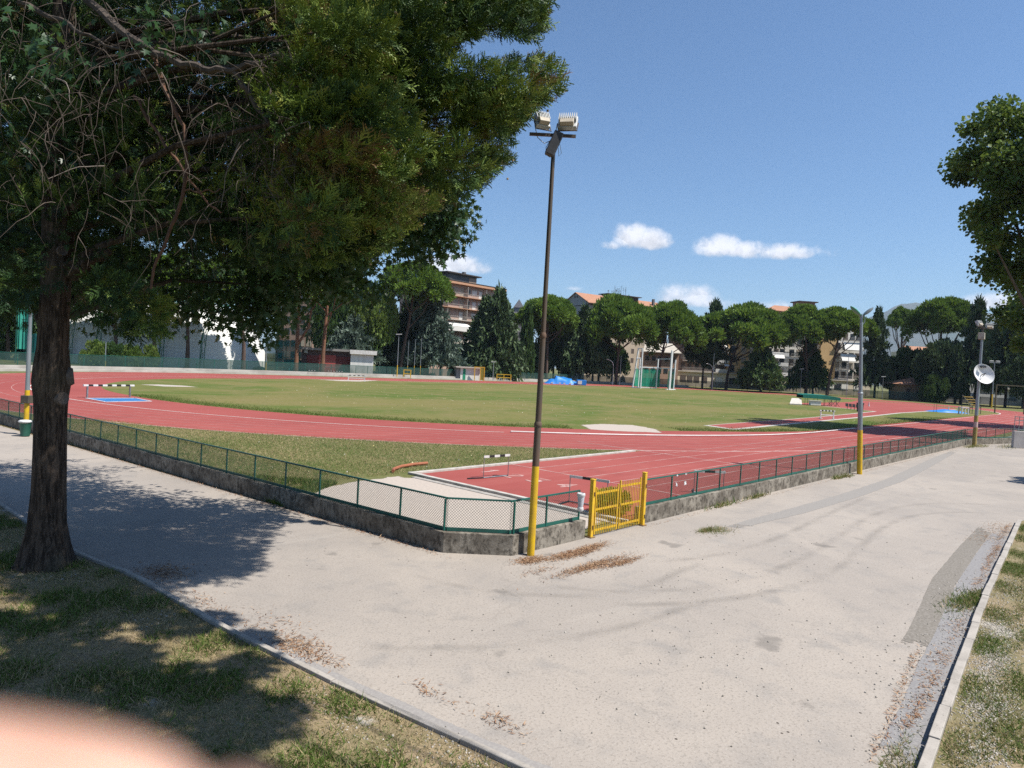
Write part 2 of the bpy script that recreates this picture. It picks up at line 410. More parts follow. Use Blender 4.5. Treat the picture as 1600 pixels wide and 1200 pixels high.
# strips of newer asphalt let into the road
dk = patchy('dark_asphalt', (.27, .25, .232), (.34, .315, .288), 1.6, .5)
tr = [(16.6, 8.05), (17.2, 8.35), (21.7, 8.1), (26.5, 8.05), (33, 8.2), (46, 9.0), (56, 9.3), (56, 8.9), (46, 8.15), (33, 7.3), (26.4, 7.2), (21.7, 7.3), (17.3, 7.55)]
V = []; T = []
up = [(16.7, 8.1), (19, 8.14), (21.7, 8.05), (26.5, 7.95), (33, 8.05), (40, 8.5), (46.5, 8.9), (56, 9.3)]
lo = [(16.7, 7.75), (19, 7.66), (21.7, 7.42), (26.5, 7.3), (33, 7.35), (40, 7.8), (46.5, 8.3), (56, 9.0)]
def band(name, up, lo, mat, z, soft=.12):
    up = np.array(up, float); lo = np.array(lo, float); n = len(up); V = []; T = []
    for s in (0, soft, 1-soft, 1):
        q = up+(lo-up)*s; V.append(np.c_[q, np.full(n, z)]); T.append(np.full(n, 0.0 if s in (0, 1) else 1.0))
    T = np.array(T); T[:, 0] = 0; T[:, -1] = 0
    F = np.array([(r*n+i, r*n+i+1, (r+1)*n+i+1, (r+1)*n+i) for r in range(3) for i in range(n-1)])
    return np_mesh(name, np.concatenate(V), F, mat, tint=T.ravel())
struct(band('road_patch', up, lo, dk, .008, .1))
dk2 = patchy('grey_asphalt', (.2, .18, .155), (.275, .25, .222), 2.2, .6)
struct(band('road_patch', [(11.9, 2.62), (12.9, 2.68), (16.8, 3.12), (20.4, 3.3), (26.7, 3.55)], [(12.1, 2.22), (12.9, 2.3), (16.8, 2.66), (20.4, 2.86), (26.4, 3.14)], dk2, .0085, .08))
dk3 = patchy('blue_grey_asphalt', (.245, .236, .238), (.31, .298, .29), 2.2, .5)
dk3b = patchy('gutter_asphalt', (.3, .28, .268), (.35, .33, .31), 1.1, .38)
struct(band('road_patch', [(8.0, 1.95), (9.0, 2.02), (10.2, 2.12), (11.5, 2.24), (12.9, 2.35), (16.8, 2.7), (20.4, 2.9), (26.4, 3.18)], [(8.0, 1.52), (9.0, 1.6), (10.2, 1.69), (11.5, 1.78), (12.9, 1.9), (16.8, 2.17), (20.4, 2.38), (26.3, 2.74)], dk3, .008, .1))
struct(band('road_patch', [(4.6, 12.4), (4.66, 9.56), (4.92, 6.9), (5.24, 4.47), (5.5, 2.6)], [(4.84, 12.4), (4.9, 9.56), (5.16, 6.9), (5.48, 4.47), (5.76, 2.6)], dk3b, .008, .3))
# tyre arcs
ty, nt, b = _nt('tyre_rubber_marks'); b.inputs['Base Color'].default_value = c4((.2, .185, .17)); b.inputs['Roughness'].default_value = .95
a_ = N(nt, 'ShaderNodeAttribute', attribute_name='tint'); mu = N(nt, 'ShaderNodeMath', operation='MULTIPLY'); L(nt, a_.outputs['Fac'], mu.inputs[0]); L(nt, smooth(nt, noise(nt, pos(nt), 1.1, 5, .6), .3, .75), mu.inputs[1]); L(nt, fm2(nt, mu.outputs[0], .22), b.inputs['Alpha'])
for k, pts in enumerate(([(960, 946), (1060, 944), (1160, 935), (1250, 915), (1310, 890), (1345, 855), (1375, 825), (1420, 806), (1480, 800), (1540, 802)], [(850, 915), (960, 926), (1080, 922), (1180, 903), (1260, 872), (1315, 835), (1358, 806), (1410, 790), (1480, 785), (1560, 790)], [(640, 900), (760, 925), (900, 935), (1010, 920), (1090, 880)], [(560, 1010), (700, 1015), (860, 1005), (1000, 975), (1130, 930)], [(1010, 880), (1120, 870), (1210, 845), (1300, 800), (1370, 770)])):
    W_ = [G(*p)[:2] for p in pts]; Q = []
    for i in range(len(W_)-1): Q += [W_[i]+(W_[i+1]-W_[i])*s_ for s_ in (0, .25, .5, .75)]
    Q.append(W_[-1]); Q = np.array(Q)
    for _ in range(3): Q[1:-1] = (Q[:-2]+2*Q[1:-1]+Q[2:])/4
    tg = np.gradient(Q, axis=0); nn = np.c_[-tg[:, 1], tg[:, 0]]; nn /= np.linalg.norm(nn, axis=1, keepdims=True)
    struct(band('tyre_mark', Q+nn*.16, Q-nn*.16, ty, .0062+.0004*k, .45))
# ------------------------------------------------------------------ running track
C1 = np.array([56.65, 60.61]); C2 = np.array([145.95, 60.61]); RI, RO = 41.74, 49.0
def oval(r_left, bot, top, ax, n=48, bump_far=0.0):
    """closed loop: near straight at C.y-bot, far straight at C.y+top, left bend radius r_left, right bend half-length ax"""
    P = []
    for a in np.linspace(-math.pi/2, math.pi/2, n)[1:-1]:
        rr = bot if a < 0 else top; P.append((C2[0]+ax*math.cos(a), C2[1]+rr*math.sin(a)))
    for x in np.linspace(C2[0], C1[0], 14): P.append((x, C1[1]+top))
    for a in np.linspace(math.pi/2, 3*math.pi/2, n)[1:-1]:
        rr = top if a < math.pi else bot
        P.append((C1[0]+r_left*math.cos(a), C1[1]+rr*math.sin(a)))
    for x in np.linspace(C1[0], C2[0], 14): P.append((x, C1[1]-bot))
    return P
outer = oval(RO, RO, 55.5, 58); inner = oval(RI, RI, RI, RI+2)
tk = MB(); tk.strip(outer+outer[:1], inner+inner[:1], .004)
# inner red apron: hand-measured offset that widens round the near bend for the steeplechase lane
aoff = {90: 3.2, 120: 4.2, 150: 5.2, 180: 5.6, 200: 5.1, 215: 4.5, 230: 4.0, 245: 3.6, 255: 3.2, 262: 2.2, 270: 1.1}
ka = sorted(aoff)
def apron(a): return float(np.interp(math.degrees(a), ka, [aoff[k] for k in ka]))
Ain, Aout = [], []
for a in np.linspace(math.pi/2, 3*math.pi/2, 60):
    r = RI-apron(a); Aout.append((C1[0]+RI*math.cos(a), C1[1]+RI*math.sin(a))); Ain.append((C1[0]+r*math.cos(a), C1[1]+r*math.sin(a)))
Aout.append((C2[0], C1[1]-RI)); Ain.append((C2[0], C1[1]-RI+.5))
tk.strip(Aout, Ain, .004)
# sprint chute
tk.poly([(15.85, 18.87), (15.95, 10.05), (60, 9.95), (150, 9.6), (150, 11.7), (56.6, 11.6), (45, 13), (38, 15.4), (31, 18.87)], .0075)
tko = struct(tk.build('running_track', MK))
infl = [(p[0], p[1]) for p in Ain] + [(p[0], p[1]) for p in oval(RI, RI-.5, RI, RI+1.5)[:46]] + [(x, C1[1]+RI-.05) for x in np.linspace(C2[0], C1[0], 8)[1:-1]]
fi = MB(); fi.poly(infl, .006); struct(fi.build('infield', MI))
# lane lines
lm = MB()
for k in range(1, 7):
    r = RI+1.21*k; w_ = .02
    P = [(C1[0]+r*math.cos(a), C1[1]+r*math.sin(a)) for a in np.linspace(math.pi*.5, 1.5*math.pi, 70)]
    Q = [(C1[0]+(r+2*w_)*math.cos(a), C1[1]+(r+2*w_)*math.sin(a)) for a in np.linspace(math.pi*.5, 1.5*math.pi, 70)]
    ang = np.linspace(-math.pi/2, math.pi/2, 40)
    P2 = [(C2[0]+(r+2+(k*.5 if 1 else 0))*math.cos(a), C2[1]+r*math.sin(a)) for a in ang]; Q2 = [(C2[0]+(r+2*w_+2+k*.5)*math.cos(a), C2[1]+(r+2*w_)*math.sin(a)) for a in ang]
    lm.strip(P+P2+[P[0]], Q+Q2+[Q[0]], .012)
for k in range(0, 8):                                   # chute and home straight
    y = 18.87-1.22*k
    if k == 0: continue
    lm.strip([(20.85 if k < 6 else 22, y), (60, y), (146, y)], [(20.85 if k < 6 else 22, y-.045), (60, y-.045), (146, y-.045)], .0125)
lm.poly([(20.82, 10.6), (20.9, 10.6), (20.9, 18.87), (20.82, 18.87)], .0135)
lm.poly([(30.78, 10.6), (30.86, 10.6), (30.86, 23), (30.78, 23)], .0135)
lm.strip([(outer[i][0], outer[i][1]) for i in range(46, 60+46)], [(outer[i][0]*.9985+C1[0]*.0015, outer[i][1]*.9965+C1[1]*.0035) for i in range(46, 60+46)], .012)
lm.build('lane_line', white_paint, tko)
# lane numerals painted flat on the rubber, read from behind the start: 1 to 4
SEG = {'1': [((.5, 0), (.5, 1)), ((.5, 1), (.25, .78))], '2': [((.1, .8), (.3, 1)), ((.3, 1), (.7, 1)), ((.7, 1), (.9, .78)), ((.9, .78), (.1, 0)), ((.1, 0), (.9, 0))],
       '3': [((.1, 1), (.9, 1)), ((.9, 1), (.45, .6)), ((.45, .6), (.85, .42)), ((.85, .42), (.8, .1)), ((.8, .1), (.5, 0)), ((.5, 0), (.1, .08))],
       '4': [((.7, 0), (.7, 1)), ((.7, 1), (.1, .33)), ((.1, .33), (.95, .33))]}
for ch, x, y in (('1', 18.35, 18.25), ('2', 18.35, 17.1), ('3', 18.4, 15.95), ('4', 18.5, 14.75)):
    nm = MB(); H_, W_ = .8, .55
    for a, b in SEG[ch]:                                # glyph up = +x (running direction), right = -y
        p = np.array([x+a[1]*H_, y-a[0]*W_, .0]); q = np.array([x+b[1]*H_, y-b[0]*W_, .0]); d = (q-p)/np.linalg.norm(q-p); s = np.array([-d[1], d[0], 0])*.055
        e = d*.05; nm.poly([p-s-e, q-s+e, q+s+e, p+s-e], .0135+.0006*len(nm.f))
    nm.build('lane_number', white_paint, tko)
# kerbs: white rail round the infield, concrete edge of the chute
def tcurve(P, name, label, cat, mat, rad, z, n=6):
    t = MB(); t.tube([(x, y, z) for x, y in P], rad, n); o = t.build(name, mat, smooth=True); return tag(o, label, cat)
rail_white = M('white_enamel', (.78, .77, .74), (.6, .58, .54), .5, .8)
ang = np.linspace(math.pi*.5, 1.5*math.pi, 90)
kp = [(C1[0]+RI*math.cos(a), C1[1]+RI*math.sin(a)) for a in ang if math.degrees(a) > 231]
rail = thing('track_kerb', 'raised white kerb rail along the inside of the near bend of the red track', 'kerb', (kp[0][0], kp[0][1], 0))
t = MB(); t.tube([(x, y, .075) for x, y in kp]+[(x, C1[1]-RI, .075) for x in np.linspace(C1[0], 66, 8)[1:]], .042, 6); t.build('rail', rail_white, rail, smooth=True)
for i in range(0, len(kp), 3): MB().box(kp[i][0]-.03, kp[i][1]-.03, .004, kp[i][0]+.03, kp[i][1]+.03, .05).build('foot', M('grey_zinc', (.3, .3, .3)), rail)
lk = MB()
for A_, B_ in ((.5*math.pi, math.radians(231)),):
    aa = np.linspace(A_, B_, 70); lk.strip([(C1[0]+(RI-.06)*math.cos(a), C1[1]+(RI-.06)*math.sin(a)) for a in aa], [(C1[0]+(RI+.06)*math.cos(a), C1[1]+(RI+.06)*math.sin(a)) for a in aa], .013)
lk.strip([(66, C1[1]-RI-.05), (C2[0], C1[1]-RI-.05)], [(66, C1[1]-RI+.07), (C2[0], C1[1]-RI+.07)], .013)
lk.strip([(C2[0], C1[1]+RI-.1), (C1[0], C1[1]+RI-.1)], [(C2[0], C1[1]+RI+.1), (C1[0], C1[1]+RI+.1)], .013)
ang2 = np.linspace(-math.pi/2, math.pi/2, 50)
lk.strip([(C2[0]+(RI+1.9)*math.cos(a), C2[1]+(RI-.1)*math.sin(a)) for a in ang2], [(C2[0]+(RI+2.1)*math.cos(a), C2[1]+(RI+.1)*math.sin(a)) for a in ang2], .013)
lk.build('border_line', border_paint, tko)
conc_w = M('pale_concrete', (.56, .53, .48), (.4, .37, .33), .9, 2.5, fine=.7)
ck = MB(); ck.box(15.62, 18.8, 0, 30.1, 18.98, .085); tag(ck.build('chute_kerb', conc_w, bevel=.012), 'pale concrete kerb between the grass and lane one of the sprint chute', 'kerb')
ck = MB(); ck.box(15.62, 9.95, 0, 15.8, 18.8, .085)
tag(ck.build('chute_kerb', conc_w, bevel=.012), 'pale concrete kerb across the closed end of the sprint chute', 'kerb')
ck = MB(); ck.box(15.3, 9.95, 0, 15.52, 18.4, .02); struct(ck.build('drain_channel', M('drain_concrete', (.42, .39, .35), (.3, .28, .25))))
# bare pale ground behind the chute, sand pits and run-ups on the infield
sandm = patchy('bare_sandy_soil', (.5, .43, .37), (.43, .375, .33), .9, .55, 12)
patch('bare_soil', [(9.6, 10.8), (9.45, 13), (9.2, 15.6), (9.3, 17.6), (11, 18.5), (13.4, 19.0), (15.2, 19.1), (15.9, 18.2), (16.1, 14), (16.2, 9.9), (11, 9.8)], sandm, .0045, .2)
patch('bare_soil', [(37.6, 27.4), (40.2, 30.2), (43.0, 30.2), (45.4, 28.6), (44, 25.6), (41.6, 23.6), (38.8, 25.8)], sandm, .009, .25)
patch('bare_soil', [(62, 100.5), (64, 96.5), (68, 96), (78, 103.2), (76, 104.4)], sandm, .0095, .3)
patch('bare_soil', [(27.0, 77.0), (28.2, 73.4), (31.8, 73.0), (31.6, 76), (29, 78)], sandm, .0095, .3)
MB().poly([(28.4, 75.0), (30.0, 74.6), (30.2, 75.6), (28.6, 76.0)], .0135).build('throwing_circle_slab', conc_w)['kind'] = 'structure'
rw = MB(); rw.poly([(52.5, 26.1), (51.6, 23.6), (60, 24.1), (90, 25.5), (116, 27.3), (160, 27.6), (166, 28.5), (184, 40), (182, 52), (160, 47), (123, 46), (121, 39.5), (114.5, 29.8), (87.5, 27.7), (73, 26.85)], .0105); struct(rw.build('runway', MK))
rl = MB(); rl.strip([(52.5, 26.1), (51.6, 23.6), (60, 24.1), (90, 25.5), (116, 27.3), (160, 27.6)], [(51.9, 26.3), (50.6, 23.0), (60, 23.55), (90, 25.0), (116, 26.8), (160, 27.1)], .0125)
rl.strip([(52.5, 26.1), (73, 26.85), (87.5, 27.7), (114.5, 29.8), (121, 39.5)], [(52.5, 26.25), (73, 27.05), (87.5, 27.95), (114.3, 30.2), (120.4, 39.7)], .0125)
struct(rl.build('runway_edging', conc_w))
# ------------------------------------------------------------------ verge kerbs along the road
kc = M('kerb_concrete', (.44, .4, .355), (.32, .29, .255), .9, 3.0, fine=.65, bmp=.2)
def kerbline(P, name, label, w=.1, h=.1, step=1.0, side=1):
    t = thing(name, label, 'kerb', (P[0][0], P[0][1], 0)); P = [np.array(p, float) for p in P]
    seg = [np.linalg.norm(P[i+1]-P[i]) for i in range(len(P)-1)]; tot = sum(seg)
    def pt(s):
        for i, l in enumerate(seg):
            if s <= l or i == len(seg)-1: return P[i]+(P[i+1]-P[i])*(s/l)
            s -= l
    m = MB(); s = 0
    while s < tot-.2:
        e = min(s+step-.012, tot); a, b = pt(s), pt(e); dz = random.uniform(-.008, .008); j = random.uniform(-.008, .008)
        m.bar((a[0]+j, a[1]+j, h/2+dz), (b[0]+j, b[1]+j, h/2+dz), w, h+.04); s += step
    m.build('kerb_stones', kc, t, bevel=.008); return t
kerbline([(4.02, 34), (4.02, 22), (4.14, 14.7), (4.49, 12.6), (4.57, 9.56), (4.82, 6.9), (5.14, 4.47), (5.39, 2.3), (5.84, 1.55), (6.9, 1.38)], 'road_kerb', 'low pale kerb between the road and the shaded grass under the big tree', .08, .09)
kerbline([(6.95, 1.38), (8.46, 1.48), (10.07, 1.61), (12.2, 1.77), (15.58, 2.03), (19.73, 2.27), (26.3, 2.66)], 'road_kerb', 'low pale kerb with gravelly grass behind it at the right edge of the road', .11, .11)
kerbline([(35.4, 1.4), (35.6, 2.6), (36.4, 3.4), (42, 3.85), (60, 4.4)], 'road_kerb', 'short far kerb of the corner verge beyond the side road', .12, .12)
# verges: raised soil inside the kerbs
def verge(outline, name, z=.06):
    v = MB(); v.poly(outline, z); return struct(v.build(name, MV))
def verge_mat():
    m, nt, b = _nt('verge_soil'); p = pos(nt)
    a = noise(nt, p, .5, 5, .6); f = noise(nt, p, 16, 5, .7); gr = noise(nt, p, .9, 4, .6)
    c = mixc(nt, smooth(nt, a, .36, .62), (.3, .225, .135), (.17, .15, .065))
    c = mixc(nt, smooth(nt, gr, .62, .7), c, (.42, .39, .34))
    c = mixc(nt, fm2(nt, smooth(nt, f, .45, .7), .6), c, (.36, .28, .17))
    L(nt, c, b.inputs['Base Color']); b.inputs['Roughness'].default_value = 1; bump(nt, b, f, .7, .03); return m
MV = verge_mat()
LV = [(4.46, 60), (4.0, 34), (4.0, 22), (4.1, 14.7), (4.45, 12.6), (4.53, 9.56), (4.78, 6.9), (5.1, 4.47), (5.35, 2.3), (5.7, 1.3), (5.2, -3), (-12, -3), (-12, 60)]
RVG = [(8.46, 1.43), (12.2, 1.72), (15.58, 1.98), (19.73, 2.22), (26.3, 2.61), (27.4, 2.3), (28.3, .6), (29.5, -14), (8, -14), (5.3, -3), (5.8, 1.28), (7.0, 1.33)]
verge(LV, 'verge'); verge(RVG, 'verge')
verge([(35.5, 1.4), (35.7, 2.5), (36.4, 3.3), (42, 3.75), (75, 4.5), (75, -14), (35.3, -14)], 'verge')
# ------------------------------------------------------------------ boundary wall and chain-link fence
def wall_mat():
    m, nt, b = _nt('stained_concrete'); p = pos(nt)
    v = scaled(nt, p, (1, 1, .9)); a = noise(nt, v, 2.0, 6, .7); f = noise(nt, p, 22, 6, .75); d = noise(nt, scaled(nt, p, (4, 4, 2.6)), 2.4, 5, .7)
    c = mixc(nt, smooth(nt, a, .35, .62), (.33, .295, .245), (.16, .138, .112))
    c = mixc(nt, fm2(nt, smooth(nt, d, .46, .64), .85), c, (.06, .052, .042))
    c = mixc(nt, smooth(nt, f, .6, .75), c, (.42, .39, .34))
    c = mixc(nt, fm2(nt, smooth(nt, f, .32, .2), .8), c, (.05, .045, .035))
    L(nt, c, b.inputs['Base Color']); b.inputs['Roughness'].default_value = .95; b.inputs['Specular IOR Level'].default_value = .15
    bump(nt, b, f, .6, .02); return m
MW = wall_mat()
gpaint = M('green_fence_paint', (.012, .125, .095), (.02, .09, .07), .45, 2.0, fine=.7)
gwire = M('green_wire', (.012, .05, .04), (.02, .045, .038), .85, 3)
WH, FT = .44, 1.16
def wall(P, label, w=.24, name='concrete_wall'):
    t = thing(name, label, 'wall', (P[0][0], P[0][1], 0)); m = MB(); n = len(P)
    L_, R_ = [], []
    for i, p in enumerate(P):
        a = np.array(P[max(i-1, 0)]); b = np.array(P[min(i+1, n-1)]); d = (b-a)/np.linalg.norm(b-a); s = np.array([-d[1], d[0]])
        L_.append(np.array(p)); R_.append(np.array(p)+s*w)
    for A, B in zip(range(n-1), range(1, n)):
        # split into short casts with a hair of irregularity
        k = max(1, int(np.linalg.norm(np.array(P[B])-np.array(P[A]))/2.2))
        for j in range(k):
            q = [L_[A]+(L_[B]-L_[A])*j/k, L_[A]+(L_[B]-L_[A])*(j+1)/k, R_[A]+(R_[B]-R_[A])*(j+1)/k, R_[A]+(R_[B]-R_[A])*j/k]
            h = WH+random.uniform(-.006, .006); c = sum(q)/4; q = [c+(x-c)*.9985 for x in q]; m.prism(q, -.05, h)
    m.build('wall_body', MW, t, bevel=.012); return t
def fence(P, label, n_posts, name='chain_link_fence', z0=WH, z1=FT, pitch=.062, wr=.0035, off=.1, toprail=.036, skip=()):
    """P: polyline along the wall face; posts, rails and real diagonal wires"""
    P = [np.array([p[0], p[1], 0.0]) for p in P]
    t = thing(name, label, 'fence', (P[0][0], P[0][1], z0))
    seg = [np.linalg.norm(P[i+1]-P[i]) for i in range(len(P)-1)]; tot = sum(seg)
    def pt(s):
        for i, l in enumerate(seg):
            if s <= l+1e-6 or i == len(seg)-1:
                d = (P[i+1]-P[i])/seg[i]; return P[i]+d*s+np.array([-d[1], d[0], 0])*off, d
            s -= l
    top = MB(); bot = MB(); K = max(1, int(tot/4))
    knots = [0]+list(np.cumsum(seg))
    for a, b in zip(knots[:-1], knots[1:]):
        pa, pb = pt(a+1e-4)[0], pt(b-1e-4)[0]
        top.bar(pa+[0, 0, z1-.02], pb+[0, 0, z1-.02], toprail, .036); bot.bar(pa+[0, 0, z0+.045], pb+[0, 0, z0+.045], .012, .075)
    top.build('top_rail', gpaint, t); bot.build('bottom_rail', gpaint, t)
    for k in range(n_posts):
        if k in skip: continue
        s = tot*k/(n_posts-1); p, _ = pt(min(max(s, 1e-4), tot-1e-4)); lean = np.array([random.uniform(-.006, .006), random.uniform(-.006, .006), 0])
        MB().bar(p+[0, 0, z0-.03], p+lean+[0, 0, z1-.045], .034, .034, up=(1, 0, 0)).build('post', gpaint, t)
    # wires as thin three-sided rods, cut at every knot
    h = z1-z0-.1; V = []; F = []; o = 0
    for a, b in zip(knots[:-1], knots[1:]):
        ln = b-a; s = a-h
        A, Bp = [], []
        while s < b:
            for sg in (1, -1):
                s0, s1 = (s, s+h) if sg > 0 else (s+h, s)
                z_0, z_1 = z0+.08, z0+.08+h
                lo_, hi_ = min(s0, s1), max(s0, s1)
                c0, c1 = max(lo_, a), min(hi_, b)
                if c1-c0 > .01:
                    f = lambda x: (x-s0)/(s1-s0)
                    q0, q1 = pt(min(max(c0, 1e-4), tot-1e-4))[0], pt(min(max(c1, 1e-4), tot-1e-4))[0]
                    A.append(q0+[0, 0, z_0+(z_1-z_0)*f(c0)]); Bp.append(q1+[0, 0, z_0+(z_1-z_0)*f(c1)])
            s += pitch
        A = np.array(A); Bp = np.array(Bp); d = unit(Bp-A); u = unit(np.cross(d, [0, 0, 1.0])); w2 = np.cross(u, d)
        ring = [u*wr, (-.5*u+.866*w2)*wr, (-.5*u-.866*w2)*wr]
        vv = np.stack([A+r for r in ring]+[Bp+r for r in ring], 1).reshape(-1, 3); n = len(A)
        ff = np.concatenate([np.arange(n)[:, None]*6+np.array(q)[None] for q in ((0, 1, 4, 3), (1, 2, 5, 4), (2, 0, 3, 5))])
        V.append(vv); F.append(ff+o); o += len(vv)
    np_mesh('wire_mesh', np.concatenate(V), np.concatenate(F), gwire, t); return t
cornerL, cornerR = (9.86, 10.72), (10.88, 9.66)
wall([(WX(48), 48), cornerL][::-1], 'long shaded concrete wall running left along the road below the fence', w=-.24)
wall([cornerL, cornerR], 'short angled concrete wall cutting the fence corner beside the rusty pole', w=.24)
wall([cornerR, (13.42, 9.64)], 'concrete wall stub between the rusty pole and the yellow gate', w=.24)
wall([(15.95, 9.66), (40, 9.56), (59.6, 9.4)], 'long sunlit concrete wall running right from the yellow gate', w=.24)
wall([(59.75, 9.38), (66.8, 7.4)], 'far shaded concrete wall turning away beyond the dish pole', w=.24)
fence([cornerL, (WX(47.8), 47.8)], 'green chain link fence on the shaded wall along the left road', 26, off=-.12, skip=(0,))
fence([cornerL, cornerR], 'single green chain link panel on the angled corner wall', 2, off=.12)
fence([cornerR, (13.28, 9.64)], 'green chain link fence between the rusty pole and the yellow gate', 3, off=.12, skip=(0,))
fence([(16.15, 9.66), (40, 9.56), (59.5, 9.4)], 'long green chain link fence on the sunlit wall right of the gate', 30, off=.12)
fence([(59.75, 9.38), (66.7, 7.45)], 'shaded green chain link fence beyond the dish pole', 6, off=.12)
# white parapet with railing at the right end
t = thing('parapet_block', 'white plastered parapet block at the end of the far wall', 'parapet', (61.6, 6.95, 0))
pb = MB(); pb.bar((61.4, 6.95, .62), (64.0, 3.2, .62), .3, 1.24); pb.build('wall_body', M('white_plaster', (.55, .5, .47), (.45, .41, .39), .9, 2), t, bevel=.02)
t = thing('railing', 'grey green metal railing standing on the white parapet', 'railing', (61.4, 6.95, 1.24))
rg = M('railing_grey', (.22, .3, .29), (.3, .34, .33), .5)
pa, pb2 = np.array([61.45, 6.9, 0]), np.array([64.0, 3.25, 0])
m = MB()
for z in (1.36, 2.0, 2.25): m.bar(pa+[0, 0, z], pb2+[0, 0, z], .05, .05)
m.build('rail', rg, t)
m = MB()
for k in range(16):
    q = pa+(pb2-pa)*k/15; m.bar(q+[0, 0, 1.24], q+[0, 0, 2.3], .04, .04, up=(1, 0, 0))
m.build('balusters', rg, t)
# ------------------------------------------------------------------ yellow double gate
yel = M('yellow_gate_paint', (.8, .5, .02), (.66, .38, .04), .5, 5, fine=.3)
rust2 = M('rusty_steel_plate', (.2, .11, .06), (.3, .2, .05), .8, 9)
gt = thing('yellow_gate', 'yellow double leaf bar gate standing closed between two posts in the wall', 'gate', (14.7, 9.6, 0))
for x, y in ((13.6, 9.62), (15.82, 9.56)):
    m = MB(); m.box(x-.05, y-.05, 0, x+.05, y+.05, 1.39); m.box(x-.056, y-.056, 1.385, x+.056, y+.056, 1.41); m.build('gate_post', yel, gt, bevel=.006)
    MB().box(x-.09, y-.09, 0, x+.09, y+.09, .03).build('base_plate', rust2, gt)
    for z in (.25, 1.05): MB().tube([(x, y-.06, z-.05), (x, y-.06, z+.05)], .016, 8).build('hinge', rust2, gt)
for x0, x1, zt in ((13.7, 14.68, 1.17), (14.74, 15.72, 1.25)):
    lf = MB()
    yb = 9.6
    lf.bar((x0, yb, .16), (x1, yb, .16), .03, .05); lf.bar((x0, yb, .66), (x1, yb, .66), .03, .045); lf.bar((x0, yb, zt-.12), (x1, yb, zt-.12), .03, .05)
    for xs in (x0+.02, x1-.02): lf.bar((xs, yb, .06), (xs, yb, zt+.03), .034, .03, up=(1, 0, 0))
    leaf = lf.build('gate_leaf', yel, gt)
    bars = MB()
    for k in range(12):
        x = x0+.075+(x1-x0-.15)*k/11; bars.bar((x, yb-.02, .05), (x, yb-.02, zt), .012, .012, up=(1, 0, 0))
    bars.build('vertical_bars', yel, leaf)
MB().tube([(14.69, 9.55, .72), (14.72, 9.53, .62), (14.76, 9.55, .58), (14.72, 9.56, .68)], .008, 5).build('chain', M('dark_chain', (.05, .05, .05)), gt)
# ------------------------------------------------------------------ lamp poles
dark_steel = M('weathered_steel', (.09, .085, .078), (.13, .085, .055), .6, 3, stretch=(1, 1, .25), metal=.2)
rust = M('rusted_steel', (.145, .085, .055), (.1, .08, .065), .8, 4, stretch=(1, 1, .35), bmp=.2)
ypole = M('yellow_pole_paint', (.74, .47, .01), (.6, .36, .03), .5, 4, fine=.35)
zinc = M('galvanised_steel', (.36, .39, .41), (.27, .3, .33), .45, 2, stretch=(1, 1, .2), metal=.5)
alu = M('cast_aluminium', (.62, .62, .6), (.48, .48, .47), .5, 5)
dgrey = M('dark_grey_housing', (.075, .075, .085), (.05, .05, .055), .55, 5)
def post_tube(t, name, p, z0, z1, r0, r1, mat, lean=(0, 0), n=12):
    q = lambda z: np.array([p[0]+lean[0]*z, p[1]+lean[1]*z, z]); m = MB(); m.tube([q(z0), q((z0+z1)/2), q(z1)], [r0, (r0+r1)/2, r1], n); return m.build(name, mat, t, smooth=True)
# near pole
p = np.array([11.23, 9.45, 0.0]); ln = (RV[0]*.0022, RV[1]*.0022)
q = lambda z: np.array([p[0]+ln[0]*z, p[1]+ln[1]*z, z])
t = thing('floodlight_pole', 'tall rusty pole with yellow base and two floodlights at the fence corner', 'lamp post', p)
post_tube(t, 'pole_base', p, 0, 1.91, .082, .078, ypole, ln); post_tube(t, 'pole_shaft', p, 1.905, 2.82, .076, .073, rust, ln)
post_tube(t, 'pole_shaft', p, 2.82, 4.7, .064, .06, dark_steel, ln); post_tube(t, 'pole_shaft', p, 4.7, 8.75, .052, .042, dark_steel, ln)
for z, r in ((2.79, .085), (4.67, .072)): MB().lathe([(r*.8, -.06), (r, -.03), (r, .02), (r*.75, .07)], 14, q(z)).build('pole_collar', rust, t, smooth=True)
arm = MB(); arm.bar(q(8.86)-RV*.52, q(8.86)+RV*.45, .05, .06); arm.build('cross_arm', dark_steel, t)
fwd = np.array([-CD[0], -CD[1], 0]); fwd /= np.linalg.norm(fwd)          # towards the road
bx = MB(); c0 = q(8.42)+fwd*.06-RV*.09; c1 = q(8.9)+fwd*.06+RV*.1; bx.bar(c0, c1, .2, .19, up=(fwd[0], fwd[1], .0)); bx.build('ballast_box', dgrey, t, bevel=.02)
